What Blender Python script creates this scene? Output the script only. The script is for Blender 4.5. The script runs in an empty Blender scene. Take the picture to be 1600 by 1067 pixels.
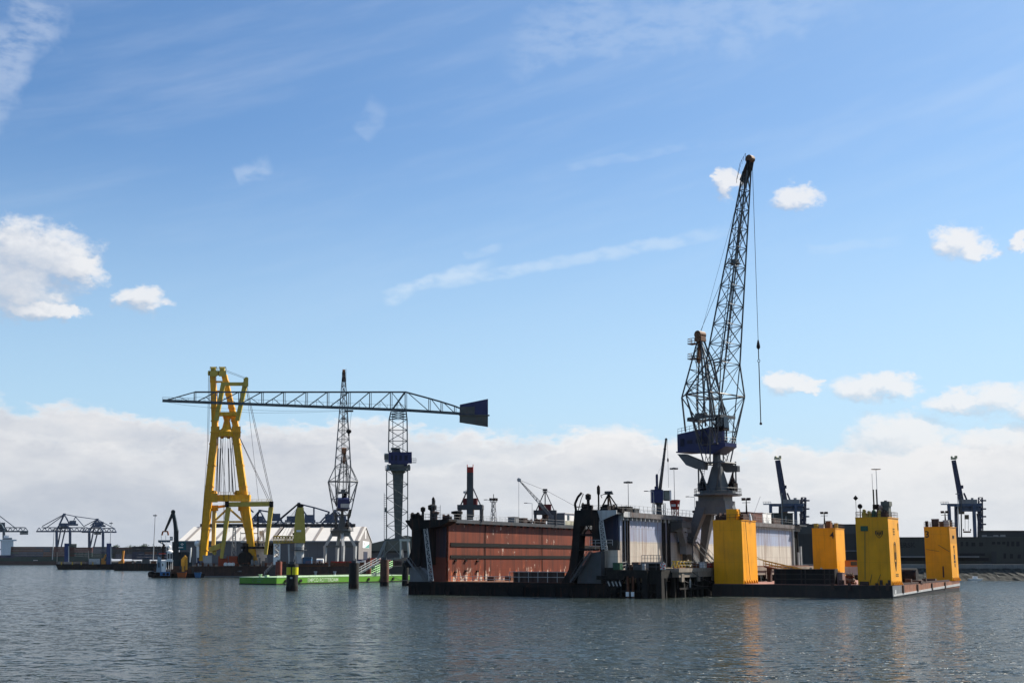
import bpy, math, random
from mathutils import Vector as V, Matrix
random.seed(7)
R = math.radians
SC = bpy.context.scene
COL = SC.collection
# ---------------------------------------------------------------- camera
F = 2000.0; TH = math.atan(341.5 / F); CH = 7.0
cT, sT = math.cos(TH), math.sin(TH)
cam = bpy.data.cameras.new('camera'); cam.sensor_width = 36; cam.lens = 36 * F / 1600
cam.clip_start = 0.5; cam.clip_end = 40000
co = bpy.data.objects.new('camera', cam); COL.objects.link(co)
co.location = (0, 0, CH); co.rotation_euler = (R(90) + TH, 0, 0); SC.camera = co

def P(u, v, D):                       # a photo pixel at ground distance D -> a point of the harbour
    y = (533.5 - v) / F; t = D / (cT - y * sT)
    return V((t * (u - 800) / F, D, CH + t * (sT + y * cT)))
def Dz(v, z=0):                       # distance at which height z shows at pixel row v
    y = (533.5 - v) / F
    return (z - CH) * (cT - y * sT) / (sT + y * cT)
def G(u, v, z=0): return P(u, v, Dz(v, z))

# ---------------------------------------------------------------- materials
MATS = {}
def nd(nt, t, **k):
    n = nt.nodes.new(t)
    for a, b in k.items(): setattr(n, a, b)
    return n
def mat(name, col, rough=.6, metal=0.0, vary=.12, scale=.6, streak=0.0, streakcol=(.12, .045, .02), dirt=0.0, dirtcol=(.06, .05, .04), bump=0.0, panel=None):
    """painted / bare surface: tone noise, vertical run-off streaks, blotches of dirt, plate seams"""
    if name in MATS: return MATS[name]
    m = bpy.data.materials.new(name); m.use_nodes = True; MATS[name] = m
    nt = m.node_tree; L = nt.links; b = nt.nodes['Principled BSDF']
    tc = nd(nt, 'ShaderNodeTexCoord')
    def noise(sc, det=4, zs=1.0, off=0):
        mp = nd(nt, 'ShaderNodeMapping'); mp.inputs['Scale'].default_value = (sc, sc, sc * zs); mp.inputs['Location'].default_value = (off, off * .7, off * .3)
        L.new(tc.outputs['Object'], mp.inputs[0])
        n = nd(nt, 'ShaderNodeTexNoise'); n.inputs['Scale'].default_value = 1; n.inputs['Detail'].default_value = det; n.inputs['Roughness'].default_value = .62
        L.new(mp.outputs[0], n.inputs['Vector']); return n.outputs['Fac']
    def ramp(s, a, c):
        r = nd(nt, 'ShaderNodeMapRange'); r.clamp = True; r.inputs[1].default_value = a; r.inputs[2].default_value = c
        L.new(s, r.inputs[0]); return r.outputs[0]
    def mixc(f, A, B):
        x = nd(nt, 'ShaderNodeMix', data_type='RGBA'); 
        if isinstance(f, float): x.inputs[0].default_value = f
        else: L.new(f, x.inputs[0])
        for i, q in ((6, A), (7, B)):
            if isinstance(q, tuple): x.inputs[i].default_value = (*q, 1)
            else: L.new(q, x.inputs[i])
        return x.outputs[2]
    def mul(s, k):
        q = nd(nt, 'ShaderNodeMath', operation='MULTIPLY'); L.new(s, q.inputs[0]); q.inputs[1].default_value = k; return q.outputs[0]
    lo = tuple(max(0, c * (1 - vary)) for c in col); hi = tuple(min(1, c * (1 + vary)) for c in col)
    c = mixc(ramp(noise(scale), .3, .7), lo, hi)
    if streak: c = mixc(mul(ramp(noise(1.5, 5, .07, 3), .52, .72), streak), c, streakcol)
    if dirt: c = mixc(mul(ramp(noise(.35, 6, .6, 9), .48, .68), dirt), c, dirtcol)
    if panel:
        br = nd(nt, 'ShaderNodeTexBrick'); br.offset = 0
        mp = nd(nt, 'ShaderNodeMapping'); L.new(tc.outputs['Object'], mp.inputs[0])
        ax, bw, rh, ms = panel
        cx = nd(nt, 'ShaderNodeSeparateXYZ'); cb = nd(nt, 'ShaderNodeCombineXYZ'); L.new(mp.outputs[0], cx.inputs[0])
        L.new(cx.outputs[ax], cb.inputs[0]); L.new(cx.outputs[2], cb.inputs[1]); L.new(cb.outputs[0], br.inputs['Vector'])
        br.inputs['Scale'].default_value = 1; br.inputs['Brick Width'].default_value = bw; br.inputs['Row Height'].default_value = rh
        br.inputs['Mortar Size'].default_value = ms; br.inputs['Mortar Smooth'].default_value = .3
        c = mixc(mul(br.outputs['Fac'], .45), c, tuple(q * .35 for q in col))
    L.new(c, b.inputs['Base Color'])
    b.inputs['Specular IOR Level'].default_value = .5 if rough < .3 else .22; b.inputs['Roughness'].default_value = rough; b.inputs['Metallic'].default_value = metal
    if bump:
        bp = nd(nt, 'ShaderNodeBump'); bp.inputs['Strength'].default_value = bump; bp.inputs['Distance'].default_value = .05
        L.new(noise(3, 4), bp.inputs['Height']); L.new(bp.outputs[0], b.inputs['Normal'])
    return m
def glass(name='window_glass', col=(.02, .03, .04)):
    m = mat(name, col, .08, vary=.2, scale=.9); return m

# ---------------------------------------------------------------- mesh building
class MB:
    def __init__(s): s.v = []; s.f = []; s.mi = []; s.cur = 0
    def add(s, vs, fs):
        o = len(s.v); s.v += [tuple(p) for p in vs]
        for f in fs: s.f.append(tuple(i + o for i in f)); s.mi.append(s.cur)
        return s
    def hexa(s, p):                                      # 8 points: bottom 4 ccw, top 4
        return s.add(p, [(3, 2, 1, 0), (4, 5, 6, 7), (0, 1, 5, 4), (1, 2, 6, 5), (2, 3, 7, 6), (3, 0, 4, 7)])
    def box(s, x0, x1, y0, y1, z0, z1, tx=0, ty=0):      # tx, ty: taper of the top
        return s.hexa([(x0, y0, z0), (x1, y0, z0), (x1, y1, z0), (x0, y1, z0),
                       (x0 + tx, y0 + ty, z1), (x1 - tx, y0 + ty, z1), (x1 - tx, y1 - ty, z1), (x0 + tx, y1 - ty, z1)])
    def beam(s, p, q, w, h=None, w2=None, h2=None, up=(0, 0, 1)):   # rectangular bar, may taper
        p, q = V(p), V(q); h = w if h is None else h; w2 = w if w2 is None else w2; h2 = h if h2 is None else h2
        d = (q - p)
        if d.length < 1e-6: return s
        d.normalize(); u = V(up)
        if abs(d.dot(u)) > .98: u = V((0, 1, 0)) if abs(d.y) < .9 else V((1, 0, 0))
        x = d.cross(u).normalized(); y = x.cross(d).normalized()
        A = [p - x * w / 2 - y * h / 2, p + x * w / 2 - y * h / 2, p + x * w / 2 + y * h / 2, p - x * w / 2 + y * h / 2]
        B = [q - x * w2 / 2 - y * h2 / 2, q + x * w2 / 2 - y * h2 / 2, q + x * w2 / 2 + y * h2 / 2, q - x * w2 / 2 + y * h2 / 2]
        return s.hexa(A + B)
    def tube(s, p, q, r, n=6, r2=None):
        p, q = V(p), V(q); r2 = r if r2 is None else r2; d = q - p
        if d.length < 1e-6: return s
        d.normalize(); u = V((0, 0, 1)) if abs(d.z) < .95 else V((1, 0, 0))
        x = d.cross(u).normalized(); y = x.cross(d)
        vs = []
        for c, rr in ((p, r), (q, r2)):
            for i in range(n):
                a = 2 * math.pi * i / n; vs.append(c + x * rr * math.cos(a) + y * rr * math.sin(a))
        fs = [(i, (i + 1) % n, n + (i + 1) % n, n + i) for i in range(n)] + [tuple(range(n - 1, -1, -1)), tuple(range(n, 2 * n))]
        return s.add(vs, fs)
    def path(s, pts, r, n=5):
        for a, b in zip(pts, pts[1:]): s.tube(a, b, r, n)
        return s
    def poly(s, pts, off):                               # planar outline pushed along off
        n = len(pts); o = V(off); a = [V(p) for p in pts]; b = [p + o for p in a]
        return s.add(a + b, [tuple(range(n - 1, -1, -1)), tuple(range(n, 2 * n))] + [(i, (i + 1) % n, n + (i + 1) % n, n + i) for i in range(n)])
    def lathe(s, prof, c=(0, 0, 0), n=20):               # prof: (radius, z) upward
        c = V(c); vs = []; fs = []
        for r, z in prof:
            for i in range(n):
                a = 2 * math.pi * i / n; vs.append(c + V((r * math.cos(a), r * math.sin(a), z)))
        for k in range(len(prof) - 1):
            for i in range(n): fs.append((k * n + i, k * n + (i + 1) % n, (k + 1) * n + (i + 1) % n, (k + 1) * n + i))
        fs.append(tuple(range(n - 1, -1, -1))); m = (len(prof) - 1) * n; fs.append(tuple(range(m, m + n)))
        return s.add(vs, fs)
    def ball(s, c, r, n=12):
        return s.lathe([(r * math.cos(t), r * math.sin(t)) for t in [R(-89 + 178 * i / 8) for i in range(9)]], c, n)
    def rail(s, pts, h=1.1, r=.035, step=2.0, mid=1):
        for a, b in zip(pts, pts[1:]):
            a, b = V(a), V(b); L = (b - a).length; n = max(1, round(L / step))
            for i in range(n + 1):
                p = a.lerp(b, i / n); s.tube(p, p + V((0, 0, h)), r, 4)
            for k in range(mid + 1):
                z = V((0, 0, h * (1 - k * .5))); s.tube(a + z, b + z, r * .85, 4)
        return s
    def ladder(s, p, q, side, w=.6, r=.05, step=.5):
        p, q = V(p), V(q); x = V(side).normalized() * w / 2
        s.tube(p - x, q - x, r, 4); s.tube(p + x, q + x, r, 4); n = int((q - p).length / step)
        for i in range(1, n): c = p.lerp(q, i / n); s.tube(c - x, c + x, r * .7, 4)
        return s
    def lattice(s, secs, rc, rb, n=1, pat='z', ring=True):
        """four-chord truss through corner quads; n = bays between two quads"""
        for A, B in zip(secs, secs[1:]):
            A = [V(p) for p in A]; B = [V(p) for p in B]
            for i in range(4): s.tube(A[i], B[i], rc, 5)
            for k in range(n):
                a = [A[i].lerp(B[i], k / n) for i in range(4)]; b = [A[i].lerp(B[i], (k + 1) / n) for i in range(4)]
                for i in range(4):
                    j = (i + 1) % 4
                    if ring: s.tube(b[i], b[j], rb, 4)
                    if pat == 'x': s.tube(a[i], b[j], rb, 4); s.tube(a[j], b[i], rb, 4)
                    elif pat == 'k': m = (a[i] + a[j]) / 2; s.tube(m, b[i], rb, 4); s.tube(m, b[j], rb, 4)
                    else:
                        if (k + i) % 2: s.tube(a[i], b[j], rb, 4)
                        else: s.tube(a[j], b[i], rb, 4)
        return s
    def build(s, name, m, parent=None, smooth=False, bevel=0):
        me = bpy.data.meshes.new(name); me.from_pydata(s.v, [], s.f)
        for q in (m if isinstance(m, (list, tuple)) else [m]): me.materials.append(q)
        me.polygons.foreach_set('material_index', s.mi)
        if smooth:
            me.polygons.foreach_set('use_smooth', [True] * len(me.polygons))
            me.set_sharp_from_angle(angle=R(40))
        me.update()
        o = bpy.data.objects.new(name, me); COL.objects.link(o)
        if parent: o.parent = parent
        if bevel:
            b = o.modifiers.new('bevel', 'BEVEL'); b.width = bevel; b.segments = 2; b.limit_method = 'ANGLE'
        return o

def tag(o, label, cat, group=None, kind=None):
    if label: o['label'] = label
    if cat: o['category'] = cat
    if group: o['group'] = group
    if kind: o['kind'] = kind
    return o
def thing(name, label, cat, loc=(0, 0, 0), rz=0, group=None):
    o = bpy.data.objects.new(name, None); COL.objects.link(o); o.empty_display_size = .5
    o.location = loc; o.rotation_euler = (0, 0, rz); return tag(o, label, cat, group)
def move(o, loc, rz=0): o.location = loc; o.rotation_euler = (0, 0, rz); return o
def structure(o): o['kind'] = 'structure'; return o
def dup(root, loc, rz=0, label=None, group=None, sc=1):
    r = root.copy(); COL.objects.link(r); r.location = loc; r.rotation_euler = (0, 0, rz); r.scale = (sc, sc, sc)
    if label: r['label'] = label
    if group: r['group'] = group
    for ch in list(root.children):
        c = ch.copy(); COL.objects.link(c); c.parent = r
        for g in list(ch.children):
            d = g.copy(); COL.objects.link(d); d.parent = c
    return r
def text_into(mb, s, size, origin, xdir, ydir, depth=.03, align='LEFT', bold=0.0):
    """letters as thin raised mesh; origin, xdir, ydir in the part's own space"""
    cu = bpy.data.curves.new('t', 'FONT'); cu.body = s; cu.size = size; cu.extrude = depth / 2; cu.align_x = align; cu.resolution_u = 3; cu.offset = bold
    o = bpy.data.objects.new('t', cu); COL.objects.link(o)
    bpy.context.view_layer.update()
    me = bpy.data.meshes.new_from_object(o.evaluated_get(bpy.context.evaluated_depsgraph_get()))
    X, Y = V(xdir).normalized(), V(ydir).normalized(); Z = X.cross(Y); O = V(origin)
    mb.add([O + X * p.co.x + Y * p.co.y + Z * p.co.z for p in me.vertices], [tuple(f.vertices) for f in me.polygons])
    bpy.data.objects.remove(o); bpy.data.curves.remove(cu); bpy.data.meshes.remove(me)
    return mb
class Frame:                                              # a thing standing at (u, v) of the photo, D metres off, facing the viewer
    def __init__(s, u, v, D): s.o = P(u, v, D); s.D = D
    def __call__(s, u, v, dy=0): return P(u, v, s.D + dy) - s.o
def jit(a): return random.uniform(-a, a)
# harbour grid: dock, jetty, halls all stand at the same angle to the view
PH = R(29); GA = V((math.sin(PH), math.cos(PH), 0)); GB = V((math.cos(PH), -math.sin(PH), 0)); RZ = -PH
# ================================================================ light, sky, water, ground
SUN_AZ, SUN_EL = R(56), R(43)
sl = bpy.data.lights.new('sun', 'SUN'); sl.energy = 5.0; sl.angle = R(.55); sl.color = (1, .93, .82)
so = bpy.data.objects.new('sun', sl); COL.objects.link(so)
sd = V((math.sin(SUN_AZ) * math.cos(SUN_EL), math.cos(SUN_AZ) * math.cos(SUN_EL), math.sin(SUN_EL)))
so.rotation_euler = (-sd).to_track_quat('-Z', 'Y').to_euler(); so.location = (200, 0, 200)

W = bpy.data.worlds.new('World'); SC.world = W; W.use_nodes = True
nt = W.node_tree; L = nt.links
class N:
    """arithmetic on shader sockets"""
    def __init__(s, k): s.k = k
    def op(s, o, b=None, c=None, rev=False):
        n = nt.nodes.new('ShaderNodeMath'); n.operation = o
        args = [s, b, c] if not rev else [b, s, c]
        for i, q in enumerate(args):
            if q is None: continue
            if isinstance(q, N): L.new(q.k, n.inputs[i])
            else: n.inputs[i].default_value = q
        return N(n.outputs[0])
    def __add__(s, o): return s.op('ADD', o)
    def __sub__(s, o): return s.op('SUBTRACT', o)
    def __rsub__(s, o): return s.op('SUBTRACT', o, rev=True)
    def __mul__(s, o): return s.op('MULTIPLY', o)
    __radd__ = __add__; __rmul__ = __mul__
    def max(s, o): return s.op('MAXIMUM', o)
    def min(s, o): return s.op('MINIMUM', o)
    def smax(s, o, k=.2): return s.op('SMOOTH_MAX', o, k)
    def clamp(s): return s.max(0.0).min(1.0)
    def step(s, a, b):
        n = nt.nodes.new('ShaderNodeMapRange'); n.interpolation_type = 'SMOOTHSTEP'; L.new(s.k, n.inputs[0])
        n.inputs[1].default_value = a; n.inputs[2].default_value = b; return N(n.outputs[0])
def vec(x, y, z=0.0):
    n = nt.nodes.new('ShaderNodeCombineXYZ')
    for i, q in enumerate((x, y, z)):
        if isinstance(q, N): L.new(q.k, n.inputs[i])
        else: n.inputs[i].default_value = q
    return n.outputs[0]
def noise(v, sc=1.0, det=4.0, rough=.55, col=False):
    n = nt.nodes.new('ShaderNodeTexNoise'); n.inputs['Scale'].default_value = sc; n.inputs['Detail'].default_value = det; n.inputs['Roughness'].default_value = rough
    L.new(v, n.inputs['Vector'])
    if not col: return N(n.outputs['Fac'])
    s = nt.nodes.new('ShaderNodeSeparateColor'); L.new(n.outputs['Color'], s.inputs[0]); return N(s.outputs[0]), N(s.outputs[1])
def mixcol(f, A, B):
    x = nt.nodes.new('ShaderNodeMix'); x.data_type = 'RGBA'; L.new(f.k, x.inputs[0])
    for i, q in ((6, A), (7, B)):
        if isinstance(q, tuple): x.inputs[i].default_value = (*q, 1)
        else: L.new(q, x.inputs[i])
    return x.outputs[2]
tc = nt.nodes.new('ShaderNodeTexCoord'); sp = nt.nodes.new('ShaderNodeSeparateXYZ'); L.new(tc.outputs['Generated'], sp.inputs[0])
sx, sy, sz = (N(sp.outputs[i]) for i in range(3))
AZ = sx.op('ARCTAN2', sy) * 1000.0          # bearing, milliradians right of straight ahead
EL = sz.op('ARCSINE') * 1000.0              # elevation, milliradians
def ae(u, v):                               # bearing and elevation of a sky feature
    d = P(u, v, 1000) - V((0, 0, CH)); d.normalize()
    return math.atan2(d.x, d.y) * 1000, math.asin(d.z) * 1000
MR = .49
BLOBS = [(45, 400, 95, 48), (105, 418, 55, 32), (20, 440, 85, 50), (45, 482, 80, 18), (105, 487, 28, 14),
         (222, 467, 33, 21), (1130, 291, 17, 23), (1122, 282, 12, 12), (1240, 308, 36, 17), (1502, 378, 42, 23), (1528, 394, 30, 18), (1597, 378, 16, 12),
         (1228, 598, 34, 18), (1262, 606, 18, 10), (1345, 604, 46, 22), (1395, 600, 40, 19), (1500, 626, 50, 17), (1555, 622, 50, 25), (1630, 640, 40, 22),
         (1400, 690, 75, 40), (1430, 690, 45, 30), (1560, 690, 70, 24),
         (-300, 380, 120, 60), (2000, 420, 150, 60), (2300, 560, 200, 70)]
TOP = [(-2600, 930), (-1500, 860), (-700, 660), (-200, 640), (0, 627), (60, 634), (150, 634), (240, 652), (300, 660), (330, 678), (360, 668), (420, 656), (480, 664), (560, 652), (640, 662), (700, 672), (760, 668), (850, 670), (930, 664),
       (1000, 668), (1060, 690), (1130, 690), (1230, 690), (1320, 698), (1450, 690), (1520, 690), (1600, 672), (1800, 640), (2400, 660), (3000, 860), (4400, 930)]
def curve(U, prof, dv=0):
    fc = nt.nodes.new('ShaderNodeFloatCurve'); c = fc.mapping.curves[0]; lo, hi = -1250.0, 1250.0
    pts = []
    for (u, v) in prof:
        a, e = ae(u, v + dv); pts.append(((a - lo) / (hi - lo), max(0.0, e / 300)))
    while len(c.points) < len(pts): c.points.new(.5, .5)
    for p, q in zip(c.points, pts): p.location = q
    fc.mapping.update(); L.new(((U - lo) * (1 / (hi - lo))).k, fc.inputs['Value']); return N(fc.outputs[0]) * 300.0
def warp(U, E, off, sx_, sy_, ax, ay, det=7.0, rough=.6):
    x, y = noise(vec(U * (1 / sx_), E * (1 / sy_), off), 1, det, rough, True)
    return U + (x - .5) * ax, E + (y - .5) * ay
def puffs(U, E):
    U2, E2 = warp(U, E, 3.3, 22, 15, 44.0, 30.0, 8.0, .64); d = None
    for (u, v, ru, rv) in BLOBS:
        a, e = ae(u, v); x = (U2 - a) * (1 / (ru * MR * 1.22)); y = (E2 - e) * (1 / (rv * MR * 1.22))
        q = 1.0 - (x * x + y * y); d = q if d is None else d.max(q)
    return d.max(-2.0)
d0 = puffs(AZ, EL); d1 = puffs(AZ + 7.0, EL + 9.0)
fine = noise(vec(AZ * (1 / 14), EL * (1 / 9), 4.4), 1, 7, .65)
soft = noise(vec(AZ * (1 / 70), EL * (1 / 30), 7.7), 1, 6, .62)
df = d0 + (fine - .5) * 1.15
facing = ((d0 - d1) * 1.6 + .45).clamp()
a_blob = (df.step(-.12, .75) * facing + df.step(-.25, 1.3) * (1.0 - facing)) * (.74 + .28 * soft)
lit_p = (.44 + (d0 - d1) * 1.15 + (fine - .5) * .7 + (AZ.step(-330.0, 330.0)) * .28).clamp()
broad = noise(vec(AZ * (1 / 150), EL * (1 / 42), 2.9), 1, 3, .55)
def layer(off, prof, dv, fall, base, sharp):
    U2, E2 = warp(AZ, EL, off, 30, 15, 58.0, 40.0, 8.0, .63); U3, E3 = warp(AZ + 6.0, EL + 7.0, off, 30, 15, 58.0, 40.0, 5.0, .63)
    d = curve(U2, prof, dv) - E2; dn = curve(U3, prof, dv) - E3
    al = d.step(-1.0, sharp)
    lit = base + (1.0 - d.step(0.0, fall)) * (.98 - base) * (.55 + (d - dn + 6.0) * .07).clamp() + (soft - .5) * 1.25 + (broad - .5) * .9 + (fine - .5) * .3
    return al, (lit + .05 + AZ.step(-330.0, 330.0) * .38).clamp()
TOP2 = [(u, v + 30 + 26 * math.sin(u * .0113) + 12 * math.sin(u * .031 + 1)) for u, v in TOP]
TOP3 = [(u, v + 85 + 22 * math.sin(u * .0143 + 2)) for u, v in TOP]
LAY = [layer(11.1, TOP, 0, 12.0, .44, 9.0), layer(17.7, TOP2, 0, 12.0, .38, 10.0), layer(23.9, TOP3, 0, 22.0, .32, 26.0)]
st = noise(vec((AZ * .9 + EL * -.42) * (1 / 150), (EL * .9 + AZ * .42 * -.55) * (1 / 26), 1.3), 1, 6, .6)
veil = st.step(.40, .9) * (EL * 1.0).step(90.0, 330.0) * .2
def streak(u0, v0, u1, v1, w, k):
    a0, e0 = ae(u0, v0); a1, e1 = ae(u1, v1); Lx, Ly = a1 - a0, e1 - e0; LL = math.hypot(Lx, Ly); Lx /= LL; Ly /= LL
    wob = (noise(vec(AZ * (1 / 40), EL * (1 / 40), 5.1), 1, 4) - .5) * 16.0
    t = ((AZ - a0) * Lx + (EL - e0) * Ly) * (1 / LL); s = (AZ - a0) * -Ly + (EL - e0) * Lx + wob * (w / 14)
    q = s * (1 / (w * MR)); m = 1.0 - (q * q)
    return m.step(0.0, 1.0) * (t.step(0.0, .12)) * (1.0 - t.step(.72, 1.05)) * k
wisp = (streak(590, 468, 775, 408, 15, .6)).max(streak(640, 448, 1180, 352, 13, .42)).max(streak(-70, 190, 95, -40, 55, .34)).max(streak(560, 215, 600, 160, 28, .16)).max(streak(870, 262, 1120, 222, 10, .16)).max(streak(365, 278, 425, 254, 20, .3)).max(streak(1250, 395, 1420, 372, 11, .2)).max(streak(720, 398, 790, 385, 9, .25)).max(streak(760, 70, 1400, -30, 60, .2)).max(streak(1100, 25, 1340, -25, 26, .2))
wisp = wisp * noise(vec(AZ * (1 / 22), EL * (1 / 9), 9.1), 1, 6, .6).step(.22, .62)
thin = veil.max(wisp)
sky = nt.nodes.new('ShaderNodeTexSky'); sky.sky_type = 'NISHITA'; sky.sun_disc = False
sky.sun_elevation = SUN_EL; sky.sun_rotation = SUN_AZ; sky.air_density = 1.0; sky.dust_density = .6; sky.ozone_density = 1.6; sky.altitude = 0
CW, CG = (9.3, 9.2, 9.2), (4.9, 5.3, 6.2)
tn = nt.nodes.new('ShaderNodeMix'); tn.data_type = 'RGBA'; tn.blend_type = 'MULTIPLY'; tn.inputs[0].default_value = 1; L.new(sky.outputs[0], tn.inputs[6]); tn.inputs[7].default_value = (.80, 1.10, 1.37, 1)
c = mixcol(thin, tn.outputs[2], (7.6, 8.4, 9.6))
# soft bright air towards the horizon and the sun side
c = mixcol(((1.0 - EL.step(70.0, 350.0)) * .60 + AZ.step(-420.0, 420.0) * .17).clamp(), c, (6.1, 8.2, 9.8))
c = mixcol(a_blob * .96, c, mixcol(lit_p, CG, CW))
for k, (al, lt) in enumerate(LAY):
    c = mixcol((al * (.78 + .32 * soft)).clamp() if k == 0 else al * .8, c, mixcol(lt, CG, CW))
# pale air low over the horizon
hz = (1.0 - EL.op('ABSOLUTE').step(0.0, 130.0)) * .55
c = mixcol(hz, c, mixcol(AZ.step(-400.0, 400.0), (4.6, 5.3, 6.2), (6.6, 7.1, 7.6)))
bg = nt.nodes['Background']; L.new(c, bg.inputs[0]); bg.inputs[1].default_value = .05
W.cycles.sampling_method = 'MANUAL'; W.cycles.sample_map_resolution = 1024
vs = SC.view_settings; vs.view_transform = 'Standard'; vs.look = 'None'; vs.exposure = .98; vs.gamma = 1
SC.cycles.max_bounces = 6; SC.cycles.glossy_bounces = 3; SC.cycles.diffuse_bounces = 3
SC.cycles.sample_clamp_direct = 1.3; SC.cycles.caustics_reflective = False; SC.cycles.caustics_refractive = False

# ---- water
wm = bpy.data.materials.new('harbour_water'); wm.use_nodes = True
wn = wm.node_tree; b = wn.nodes['Principled BSDF']
b.inputs['Base Color'].default_value = (.022, .030, .026, 1); b.inputs['Roughness'].default_value = .15; b.inputs['IOR'].default_value = 1.27; b.inputs['Specular Tint'].default_value = (.95, .96, .93, 1)
geo = nd(wn, 'ShaderNodeNewGeometry')
def wv(op, *args):
    n = nd(wn, 'ShaderNodeVectorMath', operation=op)
    for i, q in enumerate(args):
        if isinstance(q, tuple): n.inputs[i].default_value = q
        elif isinstance(q, float): n.inputs['Scale'].default_value = q
        else: wn.links.new(q, n.inputs['Scale'] if (op == 'SCALE' and i == 1) else n.inputs[i])
    return n.outputs[0]
def slopes(sx_, sy_, det, rot, off):                # random facet slopes of one size of wavelet
    mp = nd(wn, 'ShaderNodeMapping'); mp.inputs['Rotation'].default_value = (0, 0, R(rot)); mp.inputs['Scale'].default_value = (sx_, sy_, 1); mp.inputs['Location'].default_value = (off, off, off)
    n = nd(wn, 'ShaderNodeTexNoise'); n.inputs['Scale'].default_value = 1; n.inputs['Detail'].default_value = det; n.inputs['Roughness'].default_value = .6
    wn.links.new(geo.outputs['Position'], mp.inputs[0]); wn.links.new(mp.outputs[0], n.inputs['Vector'])
    return wv('SUBTRACT', n.outputs['Color'], (.5, .5, .5)), n.outputs['Fac']
chop, _ = slopes(2.6, 4.0, 3, 14, 3.0)
wave, _ = slopes(.7, 1.3, 3, -10, 11.0)
_, gust = slopes(.010, .03, 4, 6, 23.0)
_, gust2 = slopes(.045, .11, 3, -4, 37.0)
gs = nd(wn, 'ShaderNodeMath', operation='ADD'); wn.links.new(gust, gs.inputs[0]); wn.links.new(gust2, gs.inputs[1])
gr = nd(wn, 'ShaderNodeMapRange'); gr.inputs[1].default_value = .75; gr.inputs[2].default_value = 1.25; gr.inputs[3].default_value = .25; gr.inputs[4].default_value = 1.15
wn.links.new(gs.outputs[0], gr.inputs[0])
sl_ = wv('ADD', wv('SCALE', wv('MULTIPLY', chop, (1, 1, 0)), gr.outputs[0]), wv('MULTIPLY', wave, (.55, .7, 0)))
nrm = wv('NORMALIZE', wv('ADD', wv('MULTIPLY', sl_, (6.0, 5.2, 0)), (0, 0, 1)))
wn.links.new(nrm, b.inputs['Normal'])
w = MB(); w.add([(-9000, -300, 0), (9000, -300, 0), (9000, 14000, 0), (-9000, 14000, 0)], [(0, 1, 2, 3)])
structure(w.build('water', wm))
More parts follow.
